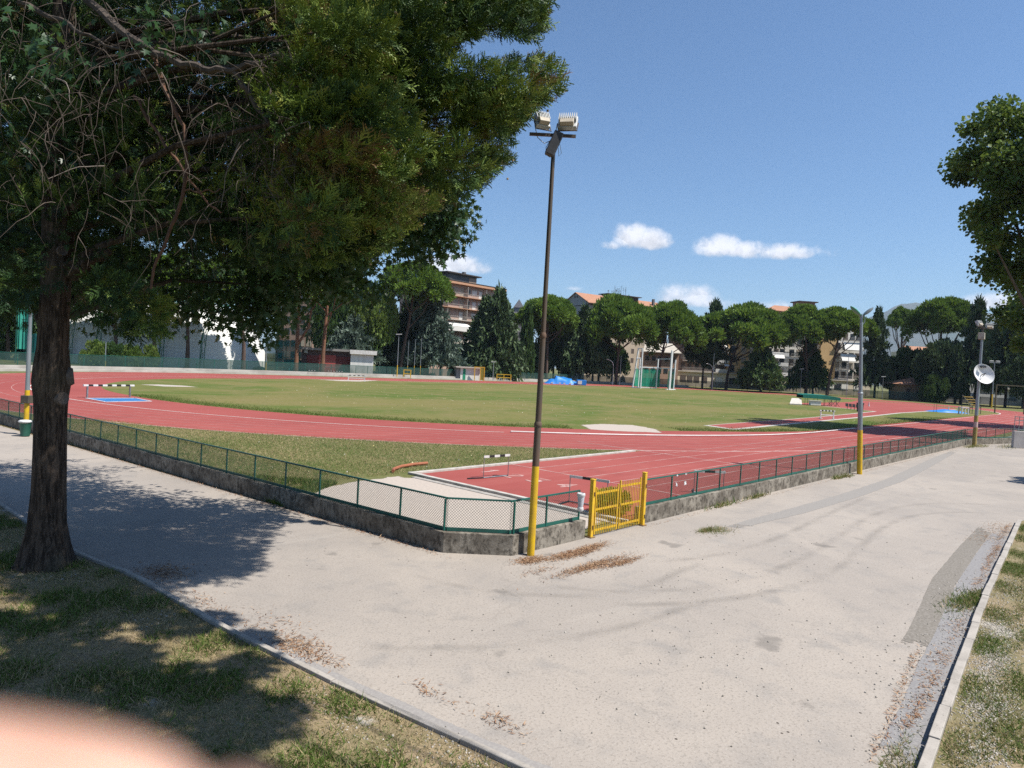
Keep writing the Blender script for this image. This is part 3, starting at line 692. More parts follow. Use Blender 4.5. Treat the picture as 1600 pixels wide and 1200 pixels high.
def flood(t, c, yaw, tilt, w, h, dpt):
    """finned floodlight seen from behind: housing, cooling fins, driver box, bracket"""
    rz = Matrix.Rotation(yaw, 3, 'Z') @ Matrix.Rotation(tilt, 3, 'X'); f = lambda v: np.array(rz @ Vector(v))+c
    hs = MB(); hs.bar(f((0, 0, -h/2)), f((0, 0, h/2)), w, dpt, up=f((0, 1, 0))-c); o = hs.build('floodlight', alu, t, bevel=.015)
    fn = MB()
    for k in range(9):
        x = -w/2+w*(k+.5)/9; fn.bar(f((x, -dpt/2-.045, -h*.1)), f((x, -dpt/2-.045, h*.5)), .012, .09, up=f((0, 1, 0))-c)
    fn.build('cooling_fins', alu, o)
    dv = MB(); dv.bar(f((-w*.36, -dpt/2-.06, -h*.3)), f((w*.36, -dpt/2-.06, -h*.3)), .1, .12, up=f((0, 0, 1))-c); dv.build('driver_box', M('beige_box', (.55, .48, .38), (.42, .36, .28), .6, 6), o, bevel=.008)
    gl = MB(); gl.bar(f((0, dpt/2+.006, -h*.44)), f((0, dpt/2+.006, h*.44)), w*.88, .008, up=f((0, 1, 0))-c); gl.build('lens', M('lamp_glass', (.5, .52, .52), rough=.1), o)
    br = MB(); br.tube([f((-w*.55, 0, 0)), f((-w*.55, 0, -h*.72)), f((w*.55, 0, -h*.72)), f((w*.55, 0, 0))], .012, 6); br.build('bracket', dark_steel, o)
flood(t, q(9.12)-RV*.28, FRONT+R(20), R(-35), .31, .34, .1); flood(t, q(9.12)+RV*.27, FRONT-R(12), R(-35), .4, .34, .1)
cb = MB(); cb.tube([q(9.05)-RV*.42, q(8.8)-RV*.35, q(8.68)-RV*.2, q(8.75)-RV*.06], .009, 5); cb.tube([q(8.8)-RV*.05, q(8.6)-RV*.16, q(8.45)-RV*.15, q(8.4)-RV*.07], .007, 5)
cb.tube([q(8.7)+RV*.12, q(8.5)+RV*.17, q(8.43)+RV*.12, q(8.6)+RV*.1], .006, 5); cb.build('cable', M('cable_white', (.5, .5, .48)), t)
# middle pole with a V of two lamps
def vlamp(t, c, ang, mat, ln=.62, out=None):
    """leaf shaped road lantern rising from c at angle ang in the plane of RV"""
    d = RV*math.cos(ang)+np.array([0, 0, math.sin(ang)]); s = fwd; u = np.cross(d, s)
    prof = [(0, .05), (.12, .1), (.3, .17), (.6, .19), (.85, .14), (1, .05)]
    vs_ = []; fs = []
    for a, w_ in prof:
        b = c+d*ln*a
        for k in range(8):
            th = 2*math.pi*k/8; vs_.append(b+s*math.cos(th)*w_+u*math.sin(th)*w_*.33)
    for i in range(len(prof)-1): fs += [(i*8+k, i*8+(k+1) % 8, (i+1)*8+(k+1) % 8, (i+1)*8+k) for k in range(8)]
    fs += [tuple(range(7, -1, -1)), tuple(len(vs_)-8+k for k in range(8))]
    m = MB(); m.add(vs_, fs); m.build('lamp_head', mat, t, smooth=True)
p = np.array([33.33, 9.22, 0.0]); lean = (-RV[0]*.054, -RV[1]*.054); q2 = lambda z: np.array([p[0]+lean[0]*z, p[1]+lean[1]*z, z])
t = thing('lamp_post', 'grey lamp post with yellow base and two green lamp heads in a V', 'lamp post', p)
post_tube(t, 'pole_base', p, 0, 1.97, .115, .11, ypole, lean); post_tube(t, 'pole_shaft', p, 1.965, 3.6, .105, .1, zinc, lean); post_tube(t, 'pole_shaft', p, 3.6, 7.05, .085, .06, zinc, lean)
MB().lathe([(.1, -.05), (.118, 0), (.09, .06)], 14, q2(3.6)).build('pole_collar', zinc, t, smooth=True)
vlamp(t, q2(7.02)-RV*.03, R(140), M('lamp_green', (.05, .32, .2), (.1, .36, .26), .4), .62); vlamp(t, q2(7.02)+RV*.05, R(42), M('lamp_grey', (.12, .15, .15), (.2, .22, .22), .4), .58)
m = MB(); m.tube([q2(6.85), q2(7.05)-RV*.12+[0, 0, .06]], .025, 8); m.tube([q2(6.85), q2(7.05)+RV*.12+[0, 0, .06]], .025, 8); m.tube([q2(6.6)+RV*.02, q2(6.75)+RV*.14, q2(6.95)+RV*.15], .02, 6); m.build('lamp_bracket', zinc, t)
# right pole with the dish shaped horn
p = np.array([59.2, 8.92, 0.0]); lean = (RV[0]*.004, RV[1]*.004)
t = thing('dish_pole', 'grey pole with yellow base carrying a large white dish at the far wall end', 'lamp post', p)
q3 = lambda z: np.array([p[0]+lean[0]*z, p[1]+lean[1]*z, z])
post_tube(t, 'pole_base', p, 0, 1.35, .14, .135, M('faded_yellow', (.42, .3, .08), (.3, .22, .08), .7, 5), lean); post_tube(t, 'pole_band', p, 1.35, 1.75, .137, .135, white_paint, lean)
post_tube(t, 'pole_base', p, 1.75, 2.2, .135, .13, MATS['faded_yellow'], lean); post_tube(t, 'pole_shaft', p, 2.2, 8.1, .115, .075, zinc, lean)
c = q3(5.12)+fwd*.32-RV*.02; axis = fwd*.94+np.array([0, 0, .36])+RV*.06; axis /= np.linalg.norm(axis)
prof = [(0.0, 0), (.18, .015), (.36, .07), (.54, .16), (.68, .27), (.735, .33), (.745, .33), (.7, .24), (.54, .12), (.36, .03), (.18, -.03), (0, -.045)]
MB().lathe(prof, 40, c-axis*.12, axis).build('dish', M('white_dish', (.85, .85, .85), (.76, .76, .76), .5), t, smooth=True)
m = MB(); m.tube([c-axis*.1, c+axis*.38], .03, 8); m.tube([c-np.array([0, 0, .55])-RV*.3+axis*.12, c+axis*.34], .022, 6); m.build('feed_arm', dgrey, t)
m = MB(); e = np.array([0, 0, .56]); m.bar(c+e+axis*.05-RV*.16, c+e+axis*.05+RV*.16, .18, .14); m.build('plate', dgrey, t)
m = MB(); m.bar(q3(7.65)-RV*.05, q3(8.1)-RV*.05+np.array([0, 0, .02]), .4, .34); m.build('junction_box', M('cream_box', (.5, .46, .38), (.38, .35, .28)), t, bevel=.02)
m = MB(); m.bar(q3(8.1), q3(8.6), .12, .12); m.build('pole_top', dark_steel, t)
flood(t, q3(8.75)-RV*.32, FRONT+R(25), R(-30), .5, .4, .12); flood(t, q3(8.62)+RV*.45, FRONT-R(25), R(-25), .45, .36, .12)
m = MB(); m.bar(q3(8.45)-RV*.5, q3(8.45)+RV*.6, .06, .06); m.build('cross_arm', dark_steel, t)
# left pole, bin
p = np.array([7.84, 34.66, 0.0]); lean = (RV[0]*.006, RV[1]*.006)
t = thing('lamp_post', 'pale grey lamp post with yellow base beside the left wall behind the tree trunk', 'lamp post', p)
post_tube(t, 'pole_base', p, 0, 1.9, .1, .095, ypole, lean); post_tube(t, 'pole_shaft', p, 1.9, 4.2, .088, .08, zinc, lean); post_tube(t, 'pole_shaft', p, 4.2, 7.2, .07, .05, zinc, lean)
m = MB(); m.bar(np.array([p[0], p[1], 1.35])+RV*0, np.array([p[0], p[1], 1.68]), .34, .3, up=fwd); m.build('control_box', M('brown_box', (.1, .085, .06), (.07, .06, .05)), t, bevel=.02)
vlamp(t, np.array([p[0], p[1], 7.15]), R(140), MATS['lamp_green'], .6); vlamp(t, np.array([p[0], p[1], 7.15]), R(40), MATS['lamp_grey'], .6)
bpos = np.array([7.72, 34.2, 0])
t = thing('litter_bin', 'small dark green litter bin with white bag rim at the foot of the left post', 'bin', bpos)
MB().lathe([(.0, .03), (.17, .03), (.215, .58), (.23, .6), (.2, .6), (.19, .52), (0, .5)], 16, bpos).build('bin_body', M('bin_green', (.03, .14, .1), (.02, .1, .075), .5), t, smooth=True)
MB().lathe([(.19, .57), (.235, .6), (.245, .64), (.2, .68), (.12, .63)], 14, bpos+np.array([-.02, -.02, 0])).build('bin_liner', M('white_plastic', (.75, .75, .74), (.6, .6, .6), .4), t, smooth=True)
# ------------------------------------------------------------------ hurdles and barriers
chrome = M('hurdle_steel', (.36, .37, .38), (.24, .25, .26), .4, 5, metal=.6)
blackp = M('black_paint', (.018, .018, .02), (.03, .03, .03), .5)
whitep = M('white_board', (.78, .78, .76), (.66, .65, .62), .5, 3)
def striped(name, mats, a, b, th, ht, n, t, first=0):
    m = MB(); a = np.array(a, float); b = np.array(b, float)
    for k in range(n):
        m.cur = (k+first) % 2; m.bar(a+(b-a)*k/n, a+(b-a)*(k+1)/n, th, ht)
    return m.build(name, mats, t)
def hurdle(p0, p1, h, label, n=5, foot=(-.62, .1), group=None, dark=0):
    """race hurdle: feet at p0 and p1, base legs along 'foot'"""
    p0 = np.array([p0[0], p0[1], .01]); p1 = np.array([p1[0], p1[1], .01]); f = np.array([foot[0], foot[1], 0])
    t = thing('hurdle', label, 'hurdle', p0, 0, group)
    for p in (p0, p1): MB().tube([p+[0, 0, .02], p+[0, 0, h]], .014, 6).build('upright', chrome, t)
    MB().tube([p0+[0, 0, .025], p1+[0, 0, .025]], .02, 6).build('base_tube', chrome, t)
    for p in (p0, p1): MB().bar(p+[0, 0, .03], p+f+[0, 0, .025], .05, .03).build('base_leg', blackp, t)
    d = (p1-p0)/np.linalg.norm(p1-p0); striped('crossbar', [whitep, blackp], p0-d*.02+[0, 0, h], p1+d*.05+[0, 0, h], .022, .08, n, t, dark); return t
hurdle((17.35, 16.95), (18.52, 16.86), .76, 'black and white hurdle standing over lane number one', 5, (-.6, .18))
hurdle((16.62, 12.6), (16.85, 11.4), .78, 'black and white hurdle partly hidden behind the left gate post', 3, (-.6, -.1))
hurdle((21.75, 11.2), (22.5, 10.5), .74, 'lone hurdle behind the long right fence with white bar ends', 3, (.5, .3), dark=0)
# steeplechase barriers
def barrier(c, rz, w, h, label, legs='frame', n=9, mat=None):
    t = thing('steeple_barrier', label, 'barrier', c, rz); mat = mat or whitep
    if legs == 'frame':
        for s in (-1, 1):
            MB().box(s*w*.42-.06, -.3, 0, s*w*.42+.06, .3, .08).build('foot', mat, t, local=True)
            MB().box(s*w*.42-.05, -.05, .08, s*w*.42+.05, .05, h-.12).build('leg', mat, t, local=True)
        MB().box(-w*.42, -.03, h*.42, w*.42, .03, h*.42+.1).build('brace', mat, t, local=True)
    else:
        for s in (-1, 1): MB().box(s*w*.42-.05, -.05, 0, s*w*.42+.05, .05, h-.12).build('leg', chrome, t, local=True)
    m = MB()
    for k in range(n):
        m.cur = k % 2; m.box(-w/2+w*k/n, -.07, h-.13, -w/2+w*(k+1)/n, .07, h)
    m.build('beam', [whitep, blackp], t, local=True); return t
a, b = G(138, 621.5), G(201, 620.8); d = b-a
barrier((a+b)/2, math.atan2(d[1], d[0]), 3.75, .98, 'long black and white striped water jump barrier before the blue pool', 'post', 11)
barrier(gY(541, 101.5)-np.array([0, 3.0, 0]), FRONT+R(2), 3.3, 1.0, 'white framed steeple barrier with striped top on the far grass edge')
barrier(G(1292, 655), FRONT+R(6), 1.75, .98, 'white framed barrier with striped top standing on the jump runway')
for i, (px, lab) in enumerate(((487, 'far striped hurdle left of the forked pine trunk before the red hut'), (517, 'middle far striped hurdle before the red hut shutters'), (530, 'far striped hurdle nearest to the white hut end'))):
    c = gY(px, 119.2); hurdle(c-RV*.6, c+RV*.6, 1.0, lab, 5, (-.3, .5), 'far row of hurdles')
# water jump pool
pool = MB(); P4 = [G(134, 622.6), G(211, 622.4), G(236, 627.2), G(165, 628.4)]
pool.poly(P4[::-1] if False else P4, .014); po = struct(pool.build('water_jump_pool', M('pool_blue', (.03, .17, .42), (.045, .22, .5), .5, 2)))
pe = MB()
for i in range(4): pe.bar(np.array([*P4[i][:2], .02]), np.array([*P4[(i+1) % 4][:2], .02]), .16, .03)
pe.build('pool_edge', M('pool_edge_white', (.6, .58, .6)), po)
# ------------------------------------------------------------------ things hung on the near fence
t = thing('hanging_basket', 'white mesh basket hung on the fence left of the gate', 'basket', (13.05, 9.45, .7))
wb = M('basket_white', (.62, .64, .68), (.5, .52, .56), .6, 30)
MB().lathe([(.0, .78), (.055, .78), (.085, 1.06), (.078, 1.06), (.05, .8)], 14, (13.05, 9.55, 0)).build('basket_body', wb, t, smooth=True)
MB().lathe([(.08, 1.05), (.1, 1.08), (.095, 1.13), (.08, 1.14), (.07, 1.08)], 14, (13.05, 9.55, 0)).build('bag_rim', MATS['white_plastic'], t, smooth=True)
MB().lathe([(.0, .72), (.055, .715), (.075, .75), (.07, .8), (.05, .81)], 12, (13.05, 9.55, 0)).build('bag_bottom', MATS['white_plastic'], t, smooth=True)
def rag(px, py, w, h, label, z=None):
    p = onY(px, py, 9.62); t = MB(); n = 5
    vs_ = [(p[0]+w*(i/(n-1)-.5)+random.uniform(-.01, .01), 9.56+random.uniform(-.02, .01), p[2]+h*(j/(n-1)-.5)+random.uniform(-.01, .01)) for j in range(n) for i in range(n)]
    vs2 = [(x, y+.008, z) for x, y, z in vs_]
    t.add(vs_+vs2, [(j*n+i, j*n+i+1, (j+1)*n+i+1, (j+1)*n+i) for j in range(n-1) for i in range(n-1)]+[(25+j*n+i, 25+(j+1)*n+i, 25+(j+1)*n+i+1, 25+j*n+i+1) for j in range(n-1) for i in range(n-1)])
    return tag(t.build('plastic_scrap', MATS['white_plastic'], smooth=True), label, 'litter')
rag(1054, 756.5, .1, .1, 'round white plastic scrap caught low on the second fence post right of the gate')
rag(1067.5, 754, .11, .11, 'white plastic scrap caught in the mesh beside the second post right of the gate')
rag(1055, 742.5, .1, .035, 'thin white strip tied to the top rail at the second post right of the gate')
rag(1069, 740, .1, .04, 'small white strip tied to the top rail near the caught plastic scraps')
# red hose on the near grass
m = MB(); hp = [(15.3, 19.4), (15.6, 19.75), (16.2, 20.1), (16.9, 20.28), (17.64, 20.3)]
m.tube([(x, y, .08) for x, y in hp], .06, 8); tag(m.build('drain_pipe', M('red_pipe', (.38, .13, .06), (.3, .1, .05), .6), smooth=True), 'bent orange red pipe lying on the grass behind the fence', 'pipe')
# small shrub behind the gate built with the plants
# ------------------------------------------------------------------ equipment on the infield
blue = M('blue_tarpaulin', (.02, .2, .62), (.03, .26, .7), .45, .8, bmp=.3)
def lumpy(name, c, rz, sx, sy, h, mat, parent, seed=1, top=None, n=26, mm=14):
    rg_ = np.random.default_rng(seed); V = []; F = []
    for j in range(mm+1):
        for i in range(n+1):
            x, y = i/n*2-1, j/mm*2-1; e = min(1, 4*(1-abs(x)))*min(1, 3*(1-abs(y)))
            z = h*e*(.78+.18*math.sin(3.1*x+seed)+.1*math.sin(7*x+3*y)+rg_.normal(0, .03)); z *= top(x) if top else 1
            V.append((x*sx/2*(1+.05*math.sin(5*y+seed)), y*sy/2*(1+.06*math.sin(6*x)), max(z, 0.0)))
    F = [(j*(n+1)+i, j*(n+1)+i+1, (j+1)*(n+1)+i+1, (j+1)*(n+1)+i) for j in range(mm) for i in range(n)]
    m = MB(); m.add(V, F); return m.build(name, mat, parent, local=True, smooth=True)
c = gd(882, 176); s = pxw(c)
t = thing('landing_mats', 'heap of landing mats covered with a bright blue tarpaulin on the infield', 'mat', c, FRONT)
lumpy('tarpaulin', c, 0, 62*s, 5, 1.9, blue, t, 3, lambda x: 1.0 if -.5 < x < .35 else .62)
MB().box(17*s, -3.2, .05, 32*s, -2.2, 1.35).build('mat_block', blue, t, local=True, bevel=.1); MB().box(19*s, -3.28, .25, 25*s, -3.2, 1.15).build('mat_label', whitep, t, local=True)
m = MB()
for x in (-22, -10, -3, 6): m.box(x*s, -2.75, .12, x*s+.5, -2.6, .4)
m.build('tie_patch', whitep, t, local=True)
# hammer cage
c = gd(1018, 178); s = pxw(c); wp = M('cage_white', (.85, .85, .83), (.75, .75, .74), .5)
t = thing('hammer_cage', 'white framed hammer throwing cage with hanging green nets', 'throwing cage', c, FRONT)
def fpole(x0, x1, y, z0, z1, name='frame_post', r=.2):
    m = MB(); m.tube([(x0*s, y, z0), (x1*s, y, z1)], r, 6); return m.build(name, wp, t, local=True)
for (xa, xb, zt, y) in ((-32, -26, 61*s, -2), (-21, -21, 61*s, -3.2)): fpole(xa, xb, y, 0, zt)
m = MB(); m.bar((-26.5*s, -2, 61*s), (-20.5*s, -3.2, 61*s), .2, .2); m.bar((-29.5*s, -2, 29*s), (-21*s, -3.2, 29*s), .15, .15); m.bar((-28*s, -2, 45*s), (-21*s, -3.2, 46*s), .15, .15); m.build('gate_frame', wp, t, local=True)
for (xa, zt, y) in ((21, 60*s, -4.5), (25, 60*s, -2.5)): fpole(xa, xa+1, y, -0, zt)
m = MB(); m.bar((21.5*s, -4.5, 60*s), (26*s, -2.5, 60*s), .2, .2); m.bar((21.5*s, -4.5, 46*s), (26*s, -2.5, 46*s), .15, .15); m.build('gate_frame', wp, t, local=True)
for xa, zt, y in ((-18, 47*s, 3.0), (12, 47*s, 4.0), (34, 47*s, 0)): fpole(xa, xa+1, y, 0, zt)
m = MB(); m.bar((-19*s, 3, 33*s), (13*s, 4, 33*s), .2, .25); m.bar((13*s, 4, 33*s), (36*s, 0, 33*s), .2, .2); m.bar((9*s, 3.6, 47*s), (29*s, 2, 48*s), .15, .15); m.bar((-21*s, 2.5, 46.5*s), (-16*s, 3.1, 47*s), .2, .2); m.build('top_beam', wp, t, local=True)
def netmat(name, c, a):
    if name in MATS: return MATS[name]
    m, nt, b = _nt(name); b.inputs['Base Color'].default_value = c4(c); b.inputs['Roughness'].default_value = .9
    f = noise(nt, objc(nt), .35, 3); r_ = N(nt, 'ShaderNodeMapRange'); L(nt, f, r_.inputs['Value']); r_.inputs['From Min'].default_value = .3; r_.inputs['From Max'].default_value = .7
    r_.inputs['To Min'].default_value = a-.15; r_.inputs['To Max'].default_value = min(1, a+.15); L(nt, r_.outputs[0], b.inputs['Alpha']); MATS[name] = m; return m
gnet = netmat('green_netting', (.0, .27, .16), .8)
def net(pts, z0, z1, name='net', mat=gnet, wav=.25, par=t, n=24):
    m = MB(); A, B = [], []
    P = [np.array(p, float) for p in pts]; sg = [np.linalg.norm(P[i+1]-P[i]) for i in range(len(P)-1)]; tot = sum(sg)
    for k in range(n+1):
        s_ = tot*k/n
        for i, l in enumerate(sg):
            if s_ <= l or i == len(sg)-1: q = P[i]+(P[i+1]-P[i])*s_/l; break
            s_ -= l
        A.append((q[0], q[1]+wav*math.sin(k*1.9)*.5, z0)); B.append((q[0], q[1]+wav*.2*math.sin(k*2.3), z1+wav*.5*math.sin(k*.8)))
    m.strip(A, B); return m.build(name, mat, par, local=True, smooth=True)
net([(-26*s, 1), (-18*s, 3.1), (13*s, 4.1), (16*s, 3)], .3, 30.5*s); net([(22*s, -2), (25*s, 0), (34*s, 0.2)], .3, 29*s)
m = MB(); m.bar((-33*s, -2, .1), (-20*s, -3.2, .1), .3, .2); m.bar((-18*s, 3, .1), (12*s, 4, .1), .3, .2); m.bar((16*s, -4.5, .1), (36*s, -.5, .1), .3, .2); m.build('ground_beam', wp, t, local=True)
# small yellow goals on the far side
def ygoal(px, Y, w, h, label, rz=0):
    c = gY(px, Y); t = thing('small_goal', label, 'goal frame', c, FRONT)
    for s_ in (-1, 1): MB().box(s_*w/2-.09, -.09, 0, s_*w/2+.09, .09, h).build('post', yel, t, local=True)
    for z in (h-.09, h*.52): MB().box(-w/2, -.07, z-.09, w/2, .07, z+.09).build('bar', yel, t, local=True)
    MB().box(-w/2-.3, -.6, 0, w/2+.3, .6, .16).build('base', conc_w, t, local=True); return t
ygoal(636, 119.6, 1.5, 1.9, 'small square yellow frame at the foot of the flagpoles'); ygoal(787, 118.6, 3.5, 1.75, 'wide yellow barred frame on a pale base across the track')
tt = [o for o in bpy.data.objects if o.name == 'small_goal.001'][0]; MB().box(-.09, -.08, 0, .09, .08, 1.7).build('post', yel, tt, local=True)
# high jump and pole vault end
c = G(1278, 632); c = gd(1278, 118); s = pxw(c); grn = M('green_tarpaulin', (.0, .17, .12), (.01, .13, .095), .5, .8, bmp=.3)
t = thing('covered_bed', 'long dark green tarpaulin roof on thin legs over jump bed frames', 'canopy', c, FRONT+R(3))
m = MB(); prof = [(-30, 12.6, 16.8), (-28, 12.0, 18.2), (-10, 12.0, 18.4), (10, 11.3, 17.6), (28, 10.4, 15.6), (30, 11, 14.4)]
A = [(x*s, -1.2, z0*s*.9) for x, z0, z1 in prof]; B = [(x*s, -1.2, z1*s*.9) for x, z0, z1 in prof]; A2 = [(x*s, 1.2, z0*s*.9) for x, z0, z1 in prof]; B2 = [(x*s, 1.2, z1*s*.9+.1) for x, z0, z1 in prof]
m.strip(A, B); m.strip(B, B2); m.strip(B2, A2); m.strip(A2, A); m.build('tarpaulin', grn, t, local=True)
lg = M('thin_dark_steel', (.07, .075, .07))
for x in (-26, -12, 4, 16, 24):
    for y in (-1.1, 1.1): MB().bar((x*s, y, 0), (x*s, y, 12*s*.9), .05, .05, up=(1, 0, 0)).build('leg', lg, t, local=True)
m = MB()
for x in (8, 14, 20): m.bar((x*s, -1.3, 0), ((x+8)*s, -1.3, 9*s), .05, .05); m.bar(((x+8)*s, -1.3, 0), (x*s, -1.3, 9*s), .05, .05)
m.build('trestle', lg, t, local=True)
t = thing('white_ramp', 'flat pale ramp lying at the left end of the green canopy', 'ramp', gd(1243, 116), FRONT); s = pxw(gd(1243, 116))
m = MB(); m.add([(-13*s, -1, .0), (5*s, -1.3, .0), (13*s, 1.2, .9), (-2*s, 1.2, .9), (-13*s, -1, .18), (5*s, -1.3, .18), (13*s, 1.2, 1.05), (-2*s, 1.2, 1.05)], [(3, 2, 1, 0), (4, 5, 6, 7), (0, 1, 5, 4), (1, 2, 6, 5), (2, 3, 7, 6), (3, 0, 4, 7)]); m.build('panel', M('pale_board', (.6, .56, .5), (.5, .46, .4)), t, local=True)
t = thing('white_crate', 'white box standing under the green canopy', 'box', gd(1273, 115), FRONT); m = MB(); m.box(-.85, -.4, .1, .85, .4, .82); m.build('box_body', whitep, t, local=True, bevel=.03); m = MB(); m.box(-1.1, -.5, .82, 1.1, .5, .9); m.build('lid', M('pale_board', (.6, .56, .5)), t, local=True)
for k in range(4):
    c = gd(1324+k*5.4, 108-k); t = thing('stadium_chair', ['left end', 'second', 'third', 'right end'][k]+' dark seat in the short row beside the black bin', 'seat', c, FRONT, 'row of dark seats')
    m = MB(); m.box(-.2, -.2, .42, .2, .2, .47); m.build('seat', blackp, t, local=True); m = MB(); m.bar((0, .2, .45), (0, .3, .9), .42, .05, up=(0, 1, 0)); m.build('backrest', blackp, t, local=True)
    m = MB(); m.bar((0, 0, 0), (0, 0, .42), .05, .05, up=(1, 0, 0)); m.build('leg', lg, t, local=True)
c = gd(1343.5, 101); t = thing('black_bin', 'tall dark bin behind the grey lamp post', 'bin', c); MB().lathe([(0, 0), (.42, 0), (.46, 1.2), (.5, 1.22), (.5, 1.28), (0, 1.34)], 14, c).build('bin_body', M('bin_dark', (.02, .03, .028), (.03, .04, .035)), t, smooth=True)
MB().lathe([(.47, 1.1), (.53, 1.12), (.53, 1.2), (.47, 1.22)], 14, c).build('rim', blackp, t, smooth=True)
c = gd(1480, 118); s = pxw(c)
t = thing('high_jump_mat', 'sagging blue high jump mat on the red fan', 'mat', c, FRONT+R(2)); lumpy('mat_cover', c, 0, 62*s, 3.2, .45, blue, t, 8, lambda x: .6+.4*math.cos(2.2*x))
for x, lab in ((-30, 'left thin upright beside the blue high jump mat'), (-26, 'thin upright a step right of the left one at the blue mat')):
    cc_ = rzl(c, FRONT, (x*s, -1.6, 0)); t = thing('jump_upright', lab, 'jump stand', cc_, 0, 'high jump uprights'); MB().tube([cc_, cc_+np.array([0, 0, 1.35])], .025, 6).build('post', lg, t); MB().lathe([(.0, 0), (.2, 0), (.2, .04), (0, .05)], 10, cc_).build('base', lg, t)
c = gd(1505, 112); t = thing('white_table', 'small white table beside the blue high jump mat', 'table', c, FRONT); m = MB(); m.box(-.6, -.5, 1.05, .6, .5, 1.2); m.build('tabletop', whitep, t, local=True)
for x in (-.5, .5):
    for y in (-.4, .4): MB().box(x-.08, y-.08, 0, x+.08, y+.08, 1.05).build('leg', whitep, t, local=True)
c = gd(1518, 118); t = thing('judges_stairs', 'yellow stepped judges stand on thin legs near the dish pole', 'stand', c, FRONT)
yt = M('stand_yellow', (.5, .36, .1), (.4, .28, .08)); s = pxw(c)
for k in range(5):
    z = (9+k*4)*s; m = MB(); m.box(-7*s+.0, -1.2+k*.55, z, 7*s, -.7+k*.55, z+.14); m.build('step', yt, t, local=True)
m = MB()
for x in (-6.5, 6.5): m.bar((x*s, -1.2, 0), (x*s, -1.2, 12*s), .07, .07, up=(1, 0, 0)); m.bar((x*s, 1.6, 0), (x*s, 1.6, 28*s), .07, .07, up=(1, 0, 0)); m.bar((x*s, -1.2, 10*s), (x*s, 1.6, 28*s), .08, .08)
m.build('frame', lg, t, local=True)
c = gd(1575, 128); s = pxw(c); t = thing('goal_posts', 'tall thin goal frame in dull green behind the dish pole', 'goal frame', c, FRONT+R(4)); og = M('olive_steel', (.1, .09, .05), (.07, .06, .04))
for x in (-22, 26): MB().bar((x*s, 0, 0), (x*s, 0, 44*s), .16, .16, up=(1, 0, 0)).build('post', og, t, local=True)
MB().bar((-22*s, 0, 44*s), (26*s, 0, 44*s), .16, .16).build('crossbar', og, t, local=True)
for px, dp, col_, lab in ((1357.5, 128, (.7, .7, .7), 'small white cone on the far grass right of the lamp post'), (1482, 128, (.75, .72, .68), 'white marker post by the far track edge behind the blue mat')):
    c = gd(px, dp); t = MB(); t.lathe([(.22, 0), (.22, .05), (.12, .06), (.05, .75), (0, .78)], 10, c); tag(t.build('marker_cone', M('cone_white', col_), smooth=True), lab, 'cone')
# ------------------------------------------------------------------ foliage templates
def tri_blade(w): return np.array([(-w, 0, 0), (w, 0, 0), (0, 0, 1.0)]), np.array([(0, 1, 2)])
def diamond(w, fold=.0): return np.array([(0, 0, 0), (-w, fold, .45), (w, fold, .45), (0, 0, 1.0)]), np.array([(0, 2, 1), (1, 2, 3)])
def leaf3(w):   # slightly folded leaf, two halves
    return np.array([(0, 0, 0), (-w, .12, .5), (0, -.03, .5), (w, .12, .5), (0, 0, 1)]), np.array([(0, 2, 1), (0, 3, 2), (1, 2, 4), (2, 3, 4)])
def starleaf():
    V = [(0, 0, .35)]; T = [(0, 0), (-.5, .12), (-.2, .3), (-.55, .62), (-.16, .55), (0, 1.0), (.16, .55), (.55, .62), (.2, .3), (.5, .12)]
    for x, z in T: V.append((x, .14*abs(x), z))
    F = [(0, i, i % 10+1) for i in range(1, 11)]; return np.array(V, float), np.array([(0, a, b) for _, a, b in F])
def spray(seed=5):
    """cypress frond: an axis with flat alternate branchlets"""
    V = []; F = []
    def bl(p, d, ln, w, n):
        s = np.cross(d, n); s /= np.linalg.norm(s); o = len(V); V.extend([p, p+d*ln*.4-s*w, p+d*ln*.4+s*w, p+d*ln]); F.extend([(o, o+2, o+1), (o+1, o+2, o+3)])
    rg_ = np.random.default_rng(seed); z = np.array([0, 0, 1.0])
    bl(np.zeros(3), z, 1.0, .03, np.array([0, 1.0, 0]))
    for k in range(11):
        h = .1+.8*k/10; s = 1 if k % 2 else -1; ln = .42*(1-.6*h)+.08
        d = np.array([s*rg_.uniform(.45, .9), rg_.normal(0, .4), .75]); ln *= rg_.uniform(.6, 1.25); d /= np.linalg.norm(d); p = np.array([0, 0, h])
        bl(p, d, ln, .035, np.array([0, 1.0, .1]))
        for q, e in ((.35, 1), (.6, -1), (.8, 1)):
            d2 = d*.8+np.array([0, e*.45+rg_.normal(0, .15), .4]); d2 /= np.linalg.norm(d2); bl(p+d*ln*q, d2, ln*.42, .028, np.array([.3, 1.0, .1]))
    return np.array(V), np.array(F)
SPRAYS = [spray(k) for k in (5, 6, 9, 12)]; SPV, SPF = SPRAYS[0]; STV, STF = starleaf()
bark_pine = M('pine_bark', (.13, .085, .065), (.075, .05, .04), .95, 3, stretch=(1, 1, .3), bmp=.5)
bark_red = M('pine_bark_red', (.24, .11, .06), (.13, .07, .045), .95, 2, stretch=(1, 1, .3), bmp=.4)
bark_dark = M('dark_bark', (.07, .058, .05), (.035, .03, .026), .95, 3, stretch=(1, 1, .3), bmp=.5)
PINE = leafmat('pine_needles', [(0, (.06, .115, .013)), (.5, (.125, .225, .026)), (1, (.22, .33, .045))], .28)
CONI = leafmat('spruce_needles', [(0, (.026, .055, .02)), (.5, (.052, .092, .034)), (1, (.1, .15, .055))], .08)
CEDAR = leafmat('cedar_needles', [(0, (.05, .085, .066)), (.5, (.095, .145, .11)), (1, (.16, .21, .16))], .1)
